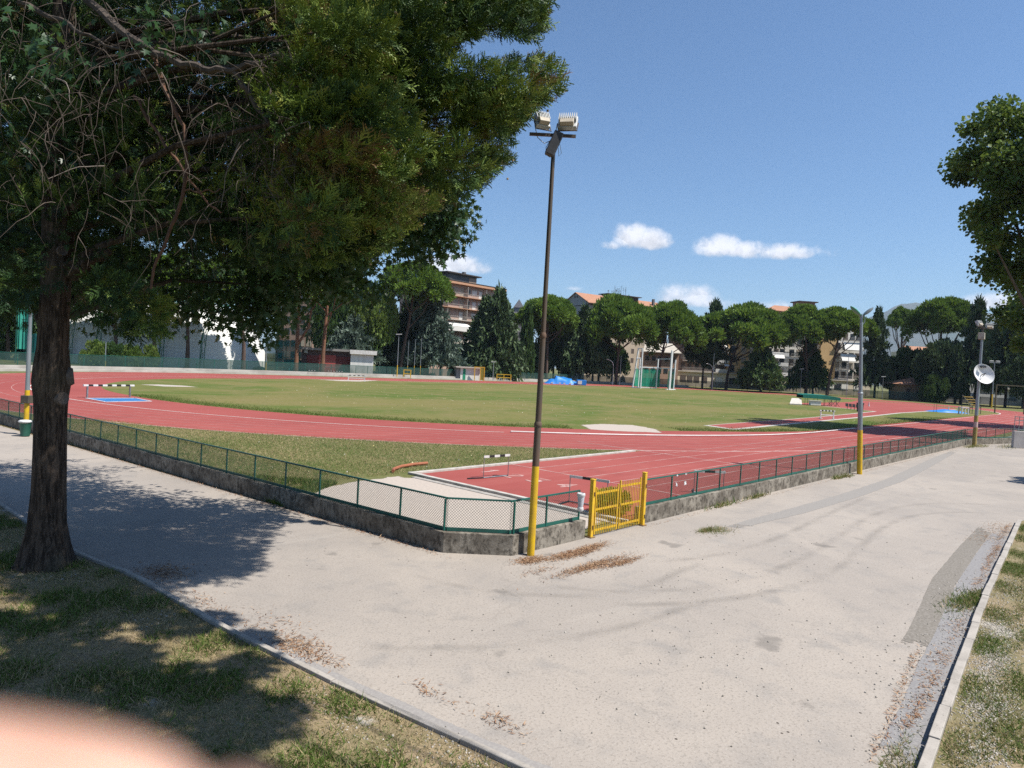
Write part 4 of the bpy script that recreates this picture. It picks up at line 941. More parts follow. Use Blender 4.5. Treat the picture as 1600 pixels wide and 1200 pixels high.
BROAD = leafmat('dark_broad_leaves', [(0, (.026, .06, .016)), (.5, (.05, .105, .025)), (1, (.1, .17, .04))], .22)
LIGHT = leafmat('bright_broad_leaves', [(0, (.06, .11, .02)), (.5, (.12, .2, .035)), (1, (.24, .3, .07))], .3)
SWEET = leafmat('star_leaves', [(0, (.022, .06, .022)), (.55, (.04, .1, .034)), (1, (.1, .17, .05))], .3, .42, spec=.4)
PLANE = leafmat('plane_leaves', [(0, (.055, .11, .02)), (.5, (.12, .2, .034)), (1, (.26, .33, .075))], .36)
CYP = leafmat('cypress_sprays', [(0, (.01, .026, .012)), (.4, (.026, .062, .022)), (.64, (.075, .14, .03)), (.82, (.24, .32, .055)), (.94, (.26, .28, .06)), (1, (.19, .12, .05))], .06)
def ptint(P, c, s, base=.5, k=.3):
    """slow drift of leaf tone through a crown (patches of fresher and older growth)"""
    return base+k*np.sin(P[:, 0]*1.7/s+c)*np.cos(P[:, 1]*1.3/s+2*c)*np.sin(P[:, 2]*2.1/s+c)
def puffs_mesh(cent, rad, n_per, blade, bl, rng, up=.55, inner=.35):
    """blades standing out of many small rounded puffs; upper halves densest"""
    TV, TF = blade; out = []
    for c, r in zip(cent, rad):
        n = int(n_per*(r/np.mean(rad))**2); d = rng.normal(size=(n, 3)); d[:, 2] += up*rng.random(n); d = unit(d)
        rr = r*(inner+(1-inner)*rng.random(n)**.5)[:, None]; P = c+d*rr*np.array([1, 1, .8]); Dn = d+rng.normal(0, .35, (n, 3))+[0, 0, .35]
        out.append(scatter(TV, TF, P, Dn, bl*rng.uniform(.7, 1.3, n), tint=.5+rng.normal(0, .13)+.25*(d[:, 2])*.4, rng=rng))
    return merge(out)
def pine_crown(seed, flat=.62, n=92, blades=360):
    """umbrella crown, radius 1, height 1: domed top of rounded puffs over a hollow underside"""
    rng = np.random.default_rng(seed); C = []; Rr_ = []
    while len(C) < n:
        x, y = rng.uniform(-1, 1, 2); q = math.hypot(x, y)
        if q > .93: continue
        top = max(0, 1-q*q)**.78; z = (.12+.74*top)*(1 if rng.random() < .74 else rng.uniform(.45, .9)); lump = .09*math.sin(4*x+seed)*math.cos(5*y+seed)
        C.append((x, y, z+lump)); Rr_.append(rng.uniform(.13, .23)*(1-.25*q))
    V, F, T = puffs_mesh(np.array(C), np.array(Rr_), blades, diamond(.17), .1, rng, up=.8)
    return V, F, T
PC = [pine_crown(s) for s in (3, 8, 15)]
def conifer_crown(seed, layers=26, droop=.25, blade=(.17, .125), fill=40, narrow=1.0, power=.72, tiers=False):
    """pointed crown, base radius 1, height 1, of drooping boughs"""
    rng = np.random.default_rng(seed); out = []
    for k in range(layers):
        h = (k+rng.random()*.6)/layers; r = (1-h)**power*(.86+.28*rng.random())
        if tiers: r *= .55+.6*(k % 3 == 0)
        m = int(7+10*(1-h))
        for j in range(m):
            a = rng.random()*6.283; rl = r*rng.uniform(.72, 1.06); d = np.array([math.cos(a), math.sin(a), 0])
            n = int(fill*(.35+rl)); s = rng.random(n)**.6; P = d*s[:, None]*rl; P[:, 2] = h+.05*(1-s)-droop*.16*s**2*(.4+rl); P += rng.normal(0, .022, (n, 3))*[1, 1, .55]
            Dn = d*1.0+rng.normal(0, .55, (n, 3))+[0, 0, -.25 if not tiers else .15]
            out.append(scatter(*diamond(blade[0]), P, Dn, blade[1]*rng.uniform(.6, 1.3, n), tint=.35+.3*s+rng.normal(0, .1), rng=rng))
    return merge(out)
def round_crown(seed, n=46, blades=260, ls=.075, leaf=None, shape=(1, 1, 1)):
    rng = np.random.default_rng(seed); d = unit(rng.normal(size=(n, 3))); q = rng.random(n)**.4*.82
    C = d*q[:, None]*np.array(shape)*np.array([1, 1, .5])+[0, 0, .5]; Rr_ = rng.uniform(.16, .28, n)
    return puffs_mesh(C, Rr_, blades, leaf or leaf3(.4), ls, rng, up=.5)
CONES = [conifer_crown(s) for s in (2, 9)]; CEDARS = [conifer_crown(5, 18, .12, (.14, .13), 44, 1, .55, True), conifer_crown(12, 20, .1, (.16, .13), 44, 1, .6, True)]
COLUMN = conifer_crown(21, 34, -.3, (.2, .16), 22, 1, .38)
ROUND = [round_crown(4), round_crown(13)]
MESHC = {}
def crown(name, data, key, mat, parent, loc, scale, rz=0.0, part='crown'):
    """one crown part; the mesh data is shared between trees of the same growth"""
    k = (key, mat.name)
    if k not in MESHC:
        o = np_mesh(part, data[0], data[1], mat, parent, tint=data[2], off=False); MESHC[k] = o.data
    else:
        o = bpy.data.objects.new(part, MESHC[k]); COL.objects.link(o); o.parent = parent
    o.location = tuple(map(float, loc)); o.scale = tuple(map(float, scale)); o.rotation_euler = (0, 0, rz); return o
def stem(parent, pts, rads, mat, name='trunk', n=9):
    m = MB(); m.tube(pts, rads, n); return m.build(name, mat, parent, local=True, smooth=True)
TREES = []
def umbrella_pine(px, depth, top, l, r, bot, label, seed=0, lean=0.0, mat=None, fork=False, limbs=5, base_py=None, rt=.42, group='stone pines beyond the track'):
    """px: trunk column at the ground; top / bot: crown rows; l / r: crown columns"""
    c = gd(px, depth); s = pxw(c); mat = mat or bark_pine
    z1 = hz(c, top); z0 = hz(c, bot); cx = ((l+r)/2-px)*s-(z1*.5)*math.tan(ROLL)*1.0; rad = (r-l)/2*s*1.26
    t = thing('umbrella_pine', label, 'tree', c, FRONT, group)
    rg_ = random.Random(seed+int(px)); zb = z0+(z1-z0)*.28; h_ = z0*.82
    mid = lambda f, dx=0.0: (cx*f*f+dx, 0.0, zb*f)
    pts = [(0, 0, -.2), (cx*.08+lean*s*6, .1, zb*.3), (cx*.4+lean*s*9, -.1, zb*.62), (cx*.9, 0, zb)]
    stem(t, pts, [rt*1.25, rt*.95, rt*.8, rt*.5], mat)
    for k in range(limbs):
        a = 2*math.pi*k/limbs+rg_.random(); f = rg_.uniform(.55, .8); q = rad*rg_.uniform(.5, .75)
        b = np.array(pts[1])*(1-f)+np.array(pts[3])*f if f < .5 else np.array([cx*.4*f+cx*.4, 0, zb*f*1.0+.0])
        e = np.array([cx+math.cos(a)*q, math.sin(a)*q, z0+(z1-z0)*.4]); m_ = (b+e)/2+np.array([math.cos(a)*q*.12, math.sin(a)*q*.12, -.08*zb*.4])
        stem(t, [b, m_, e], [rt*.42, rt*.3, rt*.14], mat, 'limb', 6)
    if fork: stem(t, [(0, 0, z0*.35), (2.6*rt*2, .2, z0*.6), (cx+rad*.45, .2, zb*1.02)], [rt*.7, rt*.6, rt*.35], mat, 'trunk')
    d = PC[seed % 3]; zb0 = z0-(z1-z0)*.03
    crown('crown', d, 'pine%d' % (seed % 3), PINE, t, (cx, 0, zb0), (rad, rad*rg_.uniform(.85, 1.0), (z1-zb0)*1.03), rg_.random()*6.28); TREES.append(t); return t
def cone_tree(px, depth, top, l, r, label, seed=0, mat=None, kind='cone', base=.06, bot=None, name='conifer', group='dark conifers beyond the track', sy=1.0, rt=.35):
    c = gd(px, depth); s = pxw(c); z1 = hz(c, top); rad = (r-l)/2*s*(1.4 if kind == 'cone' and mat is None else 1.12); cx = ((l+r)/2-px)*s-z1*.35*math.tan(ROLL)
    t = thing(name, label, 'tree', c, FRONT, group); z0 = z1*base if bot is None else max(.3, hz(c, bot))
    stem(t, [(0, 0, -.2), (cx*.5, 0, z1*.5), (cx, 0, z1*.93)], [rt, rt*.6, .06], bark_dark)
    d, key = {'cone': (CONES[seed % 2], 'cone%d' % (seed % 2)), 'cedar': (CEDARS[seed % 2], 'cedar%d' % (seed % 2)), 'column': (COLUMN, 'column'), 'round': (ROUND[seed % 2], 'round%d' % (seed % 2))}[kind]
    crown('crown', d, key, mat or CONI, t, (cx, 0, z0), (rad, rad*sy, (z1-z0)*1.02), seed*1.7+px); TREES.append(t); return t
# ------------------------------------------------------------------ the row of trees beyond the track
umbrella_pine(462, 147, 412, 424, 510, 462, 'forked stone pine left of the red shuttered hut', 0, fork=True, mat=bark_red, limbs=6)
umbrella_pine(503, 148, 405, 476, 552, 470, 'stone pine with a reddish upper trunk before the red hut', 1, mat=bark_red)
umbrella_pine(624, 172, 415, 598, 694, 474, 'stone pine with leaning double trunk left of the tall balcony block', 2, lean=.4, fork=False)
umbrella_pine(853, 196, 466, 812, 896, 520, 'stone pine right of the rusty pole and the narrow cypress', 0)
umbrella_pine(877, 206, 478, 838, 893, 524, 'thin stone pine just left of the dark spruce by the gabled house', 1, rt=.34)
umbrella_pine(962, 204, 467, 922, 1016, 545, 'broad stone pine in front of the gabled tiled house', 2)
umbrella_pine(1027, 208, 477, 990, 1090, 545, 'broad stone pine rising directly behind the hammer cage', 0)
umbrella_pine(1134, 214, 480, 1096, 1217, 548, 'wide stone pine with forking limbs before the ochre flats', 1, limbs=8)
umbrella_pine(1259, 212, 482, 1212, 1300, 540, 'stone pine with straight dark trunk left of the leaning one', 2)
umbrella_pine(1292, 208, 484, 1270, 1350, 530, 'stone pine with bare right limb left of the V lamp post', 0, lean=.3)
umbrella_pine(1404, 250, 483, 1386, 1426, 515, 'small far stone pine with open crooked limbs under the mountain', 1, rt=.5, limbs=7)
umbrella_pine(1464, 205, 470, 1426, 1508, 530, 'big stone pine towering over the small tiled hut', 2, rt=.5, limbs=7)
cone_tree(777, 182, 455, 742, 812, 'tall dark spruce with pointed top before the balcony block', 0, bot=580)
cone_tree(752, 186, 468, 722, 790, 'broader dark spruce overlapping left of the pointed one', 1, bot=582)
cone_tree(905, 204, 482, 880, 940, 'dark spruce below the grey gable wall', 0, bot=575)
cone_tree(823, 188, 482, 811, 834, 'narrow green cypress column just left of the rusty pole', 0, mat=BROAD, kind='column', bot=582, name='cypress', sy=1)
cone_tree(935, 210, 520, 905, 960, 'low dark evergreen between the pine trunks left of the cage', 1, mat=BROAD, kind='round', bot=590, name='broadleaf_tree', group='low trees beyond the track')
cone_tree(864, 212, 492, 832, 898, 'low dark evergreen behind the thin pine trunks', 1, mat=BROAD, kind='round', bot=588, name='broadleaf_tree', group='low trees beyond the track')
cone_tree(1112, 222, 474, 1086, 1140, 'dark cedar top showing above the wide stone pine', 1, kind='cedar', bot=560, name='cedar')
cone_tree(1097, 214, 528, 1072, 1124, 'dark round evergreen left of the wide stone pine trunk', 0, mat=CONI, kind='round', bot=574, name='broadleaf_tree', group='low trees beyond the track')
cone_tree(1188, 205, 540, 1152, 1225, 'dense dark green tree standing low before the ground floor windows', 0, mat=BROAD, kind='cone', bot=602, name='broadleaf_tree', group='low trees beyond the track')
cone_tree(1270, 216, 530, 1232, 1294, 'dark pointed tree behind the straight pine trunk', 1, mat=BROAD, kind='cone', bot=603, name='broadleaf_tree', group='low trees beyond the track')
cone_tree(1366, 212, 488, 1338, 1396, 'dark ragged cedar right of the V lamp post', 0, kind='cedar', bot=600, name='cedar')
cone_tree(1418, 208, 545, 1392, 1446, 'low bushy green tree left of the small tiled hut', 1, mat=BROAD, kind='round', bot=604, name='broadleaf_tree', group='low trees beyond the track')
cone_tree(1390, 214, 560, 1370, 1412, 'low dark tree at the foot of the ragged cedar', 0, mat=BROAD, kind='round', bot=606, name='broadleaf_tree', group='low trees beyond the track')
cone_tree(1462, 196, 535, 1430, 1502, 'dark ivy covered tree right of the small tiled hut', 0, mat=CONI, kind='round', bot=612, name='broadleaf_tree', group='low trees beyond the track', rt=.5)
cone_tree(1523, 192, 474, 1492, 1552, 'tall dark cedar behind the dish pole', 1, kind='cedar', bot=600, name='cedar')
cone_tree(1492, 190, 545, 1480, 1506, 'narrow dark cypress left of the white dish', 0, mat=CONI, kind='column', bot=618, name='cypress')
cone_tree(1570, 178, 476, 1536, 1612, 'huge dark conifer at the right edge behind the twin lamp', 0, bot=600)
cone_tree(1616, 176, 482, 1580, 1660, 'dark conifer cut by the right edge of the view', 1, bot=596)
cone_tree(1500, 186, 590, 1494, 1512, 'small dark cypress behind the yellow steps', 1, mat=CONI, kind='column', bot=622, name='cypress')
cone_tree(668, 180, 462, 630, 712, 'blue green cedar left of the tall balcony block', 0, mat=CEDAR, kind='cedar', bot=562, name='cedar')
cone_tree(688, 176, 505, 650, 724, 'low spreading blue cedar before the balcony block', 1, mat=CEDAR, kind='cedar', bot=570, name='cedar')
cone_tree(548, 163, 492, 515, 590, 'blue cedar with level tiers behind the red hut', 1, mat=CEDAR, kind='cedar', bot=560, name='cedar')
cone_tree(572, 168, 448, 534, 616, 'big broadleaf tree with sunlit leaf tips behind the white hut', 0, mat=LIGHT, kind='round', bot=568, name='broadleaf_tree', group='low trees beyond the track', rt=.45)
cone_tree(520, 178, 452, 478, 560, 'dark broadleaf tree filling the gap behind the red hut', 1, mat=BROAD, kind='round', bot=572, name='broadleaf_tree', group='low trees beyond the track', rt=.45)
cone_tree(600, 184, 500, 572, 634, 'dark tree mass right of the white hut', 0, mat=CONI, kind='round', bot=584, name='broadleaf_tree', group='low trees beyond the track')
for px, dp, tp, l, r, bt, lab in ((640, 188, 462, 606, 682, 578, 'tall dark tree behind the leaning pine trunk'), (838, 204, 540, 815, 862, 590, 'low dark evergreen at the foot of the narrow cypress'), (888, 208, 545, 872, 905, 590, 'low dark evergreen filling in left of the dark spruce base'), (925, 212, 548, 910, 945, 592, 'low dark evergreen between spruce and broad pine trunk'), (712, 190, 540, 690, 735, 580, 'low dark tree under the balconies of the tall block'), (640, 190, 530, 615, 662, 580, 'low dark tree behind the three flagpoles'), (800, 192, 545, 785, 818, 584, 'low dark tree right of the pointed spruce'), (955, 224, 540, 935, 985, 594, 'dark thicket behind the broad pine trunk'), (1395, 230, 560, 1372, 1420, 606, 'dark thicket behind the bushy tree by the hut'), (1450, 226, 555, 1425, 1480, 610, 'dark thicket behind the tiled hut roof'), (1548, 190, 520, 1520, 1580, 612, 'dark leafy tree behind the twin headed floodlight'), (1598, 172, 560, 1565, 1630, 622, 'dark low tree by the right edge behind the goal frame')):
    cone_tree(px, dp, tp, l, r, lab, int(px) % 2, mat=BROAD if px % 2 else CONI, kind='round', bot=bt, name='broadleaf_tree', group='low trees beyond the track')
# pines in front of the white hall on the left
for px, l, r, tp, bt, lab in ((180, 120, 240, 395, 500, 'pine with dark trunk left before the white hall'), (240, 175, 300, 400, 480, 'pine with dark trunk rising from the clipped bushes'), (292, 240, 345, 402, 482, 'pine trunk standing against the middle of the white hall'), (380, 320, 425, 398, 470, 'pine trunk at the right end of the white hall'), (12, -60, 70, 380, 500, 'thick dark trunked pine at the far left edge'), (-8, -120, 20, 400, 500, 'second dark pine cut by the left edge')):
    umbrella_pine(px, 132, tp, l, r, bt, lab, int(px) % 3, rt=.36, limbs=4, group='pines before the white hall')
# clipped bushes before the white hall
def shrub(px, depth, l, r, top, label, seed, mat=LIGHT, bot=None, group=None, name='shrub', ls=.09):
    c = gd(px, depth); s = pxw(c); z1 = hz(c, top); rad = (r-l)/2*s; t = thing(name, label, 'shrub', c, FRONT, group); cx = ((l+r)/2-px)*s
    stem(t, [(0, 0, -.1), (0, 0, z1*.5)], [.08, .05], bark_dark, 'stem', 6)
    crown('foliage', ROUND[seed % 2], 'round%d' % (seed % 2), mat, t, (cx, 0, -.15*z1), (rad, rad*.9, z1*1.18), seed, 'foliage'); return t
for px, dp, tp, l, r, bt, lab in ((36, 140, 420, -30, 90, 580, 'dark tree mass behind the green net left of the big trunk'), (-20, 132, 410, -90, 40, 590, 'dark tree at the left edge of the view')):
    cone_tree(px, dp, tp, l, r, lab, int(abs(px)) % 2, mat=BROAD, kind='round', bot=bt, name='broadleaf_tree', group='low trees beyond the track')
shrub(142, 114, 122, 168, 534, 'bright green bush left of the thin yellow based post', 0, group='bushes before the white hall')
shrub(180, 115, 158, 200, 537, 'dark green bush behind the thin yellow based post', 1, BROAD, group='bushes before the white hall')
shrub(205, 113, 188, 224, 540, 'bright green bush right of the thin yellow based post', 1, group='bushes before the white hall')
shrub(231, 114, 215, 248, 541, 'bright green bush at the right end of the bush row', 0, group='bushes before the white hall')
shrub(1455, 190, 1435, 1480, 588, 'dark rounded bush covering the corner of the tiled hut', 0, BROAD)
# ------------------------------------------------------------------ plane trees on the right
rngp = np.random.default_rng(77)
def plane_tree(c, h, rad, label, seed, leaves=15000, z0=.3, group='plane trees along the right road'):
    t = thing('plane_tree', label, 'tree', c, 0, group); rg_ = np.random.default_rng(seed)
    stem(t, [(0, 0, -.2), (.2, .1, h*.22), (.1, -.2, h*.5), (.2, 0, h*.9)], [.55, .42, .28, .06], M('plane_bark', (.14, .12, .09), (.08, .07, .05), .9, 2, bmp=.2))
    cent = []; rr = []
    for k in range(130):
        d = unit(rg_.normal(size=3)); q = rg_.random()**.45; p = d*q*np.array([rad, rad, h*(1-z0)/2])*.9+np.array([0, 0, h*(1+z0)/2]); cent.append(p); rr.append(rg_.uniform(.13, .21)*rad)
    for k in range(14):
        p = cent[k*5]; stem(t, [(0, 0, h*rg_.uniform(.25, .5)), (p*np.array([.5, .5, .75])), p], [.2, .12, .04], MATS['plane_bark'], 'limb', 6)
    out = []; n = leaves//130
    for c_, r_ in zip(cent, rr):
        d = unit(rg_.normal(size=(n, 3))); P = c_+d*np.minimum(np.abs(rg_.normal(0, .62, (n, 1))), 1.05)*r_*[1, 1, .8]
        out.append(scatter(*leaf3(.5), P, d+rg_.normal(0, .6, (n, 3))+[0, 0, -.5], rg_.uniform(.2, .4, n), tint=.42+rg_.normal(0, .15), rng=rg_))
    V, F, T = merge(out); np_mesh('crown', V, F, PLANE, t, tint=T, off=False); return t
# ------------------------------------------------------------------ the big cypress on the left
def inpoly(pt, poly):
    x, y = pt; c = False; n = len(poly)
    for i in range(n):
        x1, y1 = poly[i]; x2, y2 = poly[(i+1) % n]
        if (y1 > y) != (y2 > y) and x < (x2-x1)*(y-y1)/(y2-y1)+x1: c = not c
    return c
def sample(poly, n, d0, d1, rg_, holes=()):
    xs = [p[0] for p in poly]; ys = [p[1] for p in poly]; out = []
    while len(out) < n:
        q = (rg_.uniform(min(xs), max(xs)), rg_.uniform(min(ys), max(ys)))
        if inpoly(q, poly) and not any(math.hypot((q[0]-h[0]), (q[1]-h[1])) < h[2] for h in holes): out.append(at(q[0], q[1], rg_.uniform(d0, d1)))
    return np.array(out)
rgc = np.random.default_rng(42)
TC = np.array([3.54, 14.07, 0.0])
cyp = thing('cypress_tree', 'huge dark cypress with thick trunk and hanging bare twigs on the left verge', 'tree', TC)
def cyp_bark():
    m, nt, b = _nt('cypress_bark'); p = objc(nt); v = scaled(nt, p, (1, 1, .12))
    a = noise(nt, v, 14, 6, .7, .6); f = noise(nt, scaled(nt, p, (1, 1, .3)), 45, 4, .7); g_ = noise(nt, p, .7, 3)
    c = mixc(nt, smooth(nt, a, .4, .62), (.03, .022, .017), (.125, .092, .07)); c = mixc(nt, fm2(nt, smooth(nt, f, .5, .75), .4), c, (.22, .175, .14))
    c = mixc(nt, fm2(nt, smooth(nt, g_, .5, .7), .4), c, (.1, .095, .06))
    L(nt, c, b.inputs['Base Color']); b.inputs['Roughness'].default_value = .95; b.inputs['Specular IOR Level'].default_value = .15
    bump(nt, b, a, 1.0, .05); return m
CB = cyp_bark()
# trunk: fluted, with root flare and two cut limb scars
prof = [(-.15, .55), (0, .47), (.15, .4), (.4, .35), (.8, .295), (1.4, .265), (2.0, .25), (2.6, .238), (3.0, .248), (3.3, .285), (3.55, .27), (3.9, .232), (4.5, .225), (5.2, .23), (6, .245), (7, .235), (8.5, .22), (10, .16), (12, .1), (14, .04)]
V = []; F = []; n = 40
for k, (z, r) in enumerate(prof):
    for j in range(n):
        a = 2*math.pi*j/n; fl_ = 1+.05*math.sin(5*a+z*.6)+.03*math.sin(9*a-z)+(.12*math.sin(4*a+1.1)+.08*math.sin(7*a))*max(0, 1-z/.7)
        V.append((TC[0]+r*fl_*math.cos(a)+.015*math.sin(z*1.3), TC[1]+r*fl_*math.sin(a), z))
F = [(k*n+j, k*n+(j+1) % n, (k+1)*n+(j+1) % n, (k+1)*n+j) for k in range(len(prof)-1) for j in range(n)]
m = MB(); m.add(V, F); m.build('trunk', CB, cyp, smooth=True)
tc2 = np.array([CD[0], CD[1], 0])/math.hypot(CD[0], CD[1]); toward = -TC/np.linalg.norm(TC); sideR = np.array([-toward[1], toward[0], 0])
scar = M('cut_wood', (.16, .13, .11), (.1, .08, .07), .9, 12)
for ang_, z, r, out_ in ((R(38), 3.02, .11, .255), (R(88), 3.4, .14, .29), (R(20), 5.55, .08, .235)):
    dv = toward*math.cos(ang_)+sideR*math.sin(ang_); c = TC+dv*(out_-.08)+np.array([0, 0, z])
    MB().lathe([(r*1.25, 0), (r*1.15, .07), (r, .11), (r*.85, .10), (0, .095)], 14, c, dv+np.array([0, 0, .12])).build('limb_scar', scar, cyp, smooth=True)
R1 = [(430, -20), (842, -20), (846, 40), (800, 52), (728, 44), (700, 62), (742, 92), (800, 96), (862, 100), (868, 150), (822, 188), (792, 205), (790, 250), (735, 290), (690, 312), (636, 330), (590, 388), (500, 408), (430, 385), (395, 200)]
RT = [(560, -20), (835, -20), (838, 30), (800, 42), (720, 36), (620, 60)]
RF = [(430, 10), (520, -20), (620, 0), (640, 180), (610, 330), (520, 385), (440, 330), (470, 220), (430, 120)]
R2 = [(-40, -40), (440, -40), (430, 390), (250, 380), (60, 450), (-40, 520)]
HOLES = [(232, 205, 22), (66, 112, 10), (250, 150, 12), (90, 8, 14), (716, 140, 18), (735, 76, 22), (428, 95, 14)]
# boughs: flattened tufts, each with its own sprays pointing outwards, gaps of shade between them
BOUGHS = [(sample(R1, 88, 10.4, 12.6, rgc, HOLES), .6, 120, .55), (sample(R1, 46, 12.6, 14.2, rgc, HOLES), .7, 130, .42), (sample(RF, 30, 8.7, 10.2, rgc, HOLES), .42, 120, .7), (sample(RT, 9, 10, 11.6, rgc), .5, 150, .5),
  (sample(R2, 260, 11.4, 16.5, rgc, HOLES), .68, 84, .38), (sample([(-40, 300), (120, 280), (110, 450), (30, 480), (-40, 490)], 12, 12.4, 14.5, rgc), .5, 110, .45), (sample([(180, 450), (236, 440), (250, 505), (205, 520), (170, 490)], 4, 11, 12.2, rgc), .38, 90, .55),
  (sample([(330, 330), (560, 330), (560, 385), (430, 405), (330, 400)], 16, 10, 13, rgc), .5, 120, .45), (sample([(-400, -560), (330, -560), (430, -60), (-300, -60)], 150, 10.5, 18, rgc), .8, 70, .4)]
SIL = [(-2000, -900), (900, -900), (866, -10), (850, 15), (856, 45), (830, 62), (770, 55), (735, 58), (705, 70), (720, 92), (760, 98), (800, 90), (850, 84), (876, 105), (878, 150), (836, 172), (815, 190), (800, 212), (798, 252), (745, 292), (706, 316), (650, 336), (606, 392), (560, 402), (500, 420), (440, 416), (400, 440), (268, 475), (268, 525), (170, 540), (120, 515), (-2000, 620)]
def keep(P):
    """which spray roots stay inside the pruned outline of this crown"""
    v = P-CAM; a = v@CD; x = 800+FPX*(v@CR)/a; y = 600-FPX*(v@CU)/a; ins = np.zeros(len(P), bool); n = len(SIL)
    for i in range(n):
        (x1, y1), (x2, y2) = SIL[i], SIL[(i+1) % n]; ins ^= ((y1 > y) != (y2 > y)) & (x < (x2-x1)*(y-y1)/(y2-y1+1e-9)+x1)
    for hx, hy, hr in HOLES[5:7]: ins &= np.hypot(x-hx, y-hy) > hr*.8
    return ins
TIPS = [np.clip((q[0][:, 2]-.45), -.1, .5)*.3+np.abs(q[0][:, 0])*.2 for q in SPRAYS]  # brighter spray ends: new growth and sunlit highlights, both painted by tint
out = []; clumps = np.concatenate([b_[0] for b_ in BOUGHS[:4]])
for C_, rb, nf, tone in BOUGHS:  # tone paints the sunlit front boughs brighter, the shaded inner ones darker
    for c in C_:
        away = unit((c-TC-np.array([0, 0, 5.5]))[None])[0]; r = rb*rgc.uniform(.7, 1.25); br = tone+rgc.normal(0, .12)
        dry = rgc.random() < .08                        # boughs with some dry sprays
        n = int(nf*(r/rb)**2); d = unit(rgc.normal(size=(n, 3))+away*.35); u_ = away*np.array([1, 1, .25])+[0, 0, -.22]+rgc.normal(0, .15, 3); u_ /= np.linalg.norm(u_)
        P = c+d*(r*.62*(.3+.7*rgc.random((n, 1))**.5))*[1, 1, .7]+u_*(r*rgc.uniform(-1.25, 1.25, (n, 1)))   # long tuft, drooping outwards
        Dn = d*.8+away*.75+rgc.normal(0, .32, (n, 3))+[0, 0, .05]
        kp_ = keep(P+unit(Dn)*.12); P, Dn, d = P[kp_], Dn[kp_], d[kp_]; n = len(P)
        if n == 0: continue
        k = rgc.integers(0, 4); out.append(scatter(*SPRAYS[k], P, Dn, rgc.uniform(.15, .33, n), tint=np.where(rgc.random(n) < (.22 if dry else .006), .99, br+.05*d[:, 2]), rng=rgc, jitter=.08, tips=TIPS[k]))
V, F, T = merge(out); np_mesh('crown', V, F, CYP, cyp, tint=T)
# limbs and the bare drooping branches
bw = M('dead_twig_bark', (.11, .085, .068), (.06, .045, .036), .9, 6); bwr = M('reddish_branch_bark', (.17, .085, .05), (.09, .05, .035), .9, 6)
def br_px(pts, r0, r1, mat, name='branch'):
    P = [at(x, y, d) for x, y, d in pts]; Q = []
    for i in range(len(P)-1):
        for s in np.linspace(0, 1, 5)[:-1]: Q.append(P[i]+(P[i+1]-P[i])*s)
    Q.append(P[-1]); Q = [q+np.array([0, 0, .03*math.sin(k*1.7)]) for k, q in enumerate(Q)]
    m = MB(); m.tube(Q, list(np.linspace(r0, r1, len(Q))), 7); return m.build(name, mat, cyp, smooth=True)
br_px([(96, -60, 12.2), (140, 5, 11.4), (218, 70, 10.6), (262, 92, 10.3), (310, 106, 10.1), (350, 111, 10.0), (400, 100, 9.8), (440, 86, 9.6)], .075, .035, bw)
br_px([(365, 112, 9.95), (385, 140, 9.9), (410, 180, 9.8), (432, 208, 9.7)], .045, .022, bw)
br_px([(30, 5, 11.5), (95, 32, 11.2), (140, 58, 11), (190, 80, 10.8)], .05, .02, bw)
br_px([(240, 90, 10.6), (262, 150, 10.5), (288, 200, 10.4), (292, 260, 10.4), (285, 310, 10.4), (262, 370, 10.4), (240, 420, 10.4), (236, 450, 10.4)], .035, .018, bwr)
br_px([(210, 150, 10.9), (240, 200, 10.8), (275, 250, 10.6), (310, 300, 10.5), (345, 335, 10.4)], .03, .014, bwr)
br_px([(288, 298, 10.4), (320, 299, 10.4), (345, 297, 10.4)], .014, .008, bwr)
br_px([(112, 430, 12.1), (140, 405, 11.9), (168, 393, 11.8)], .14, .09, CB, 'limb_stub')
for k in range(20):                                     # main limbs out to the foliage
    c = clumps[rgc.integers(0, len(clumps))]; z = max(4.6, min(12, c[2]-rgc.uniform(-.6, 1.4))); a = TC+np.array([0, 0, z]); m_ = (a+c)/2+np.array([0, 0, rgc.uniform(.1, .5)])
    MB().tube([a, a*.6+m_*.4+[0, 0, .12], m_, m_*.45+c*.55, c], [.075, .06, .045, .03, .01], 6).build('limb', CB, cyp, smooth=True)
def twig(p, ln, droop, rg_, r=.007):
    d = unit(rg_.normal(size=3)*[1, 1, .5]+[.2, -.1, -.45]); Q = [p]
    for s in range(7):
        d = unit(d+np.array([0, 0, -droop])+rg_.normal(0, .2, 3)); Q.append(Q[-1]+d*ln/7)
    return Q
tw = MB()
for p in np.concatenate([sample([(-20, -20), (460, -20), (480, 200), (440, 330), (200, 340), (-20, 300)], 320, 9.0, 12.5, rgc, ()), sample([(330, 100), (470, 60), (480, 250), (400, 300)], 90, 8.8, 10.2, rgc)]):
    Q = twig(p, rgc.uniform(.5, 1.5), .22, rgc); tw.tube(Q, list(np.linspace(rgc.uniform(.003, .0075), .0016, 8)), 4, cap=False)
    if rgc.random() < .5:
        q = Q[3]; tw.tube(twig(q, .5, .1, rgc), list(np.linspace(.006, .002, 8)), 4, cap=False)
tw.build('twigs', bw, cyp)['kind'] = 'stuff'
tw2 = MB()
for p in sample([(30, 60), (450, 40), (470, 330), (230, 360), (30, 300)], 45, 8.6, 9.8, rgc, ())[:10]: tw2.tube(twig(p, rgc.uniform(.4, 1.0), .12, rgc), list(np.linspace(.009, .004, 8)), 5, cap=False)
tw2.build('twigs', M('bleached_twig', (.24, .2, .17), (.16, .13, .11), .8), cyp)['kind'] = 'stuff'
co_ = MB()
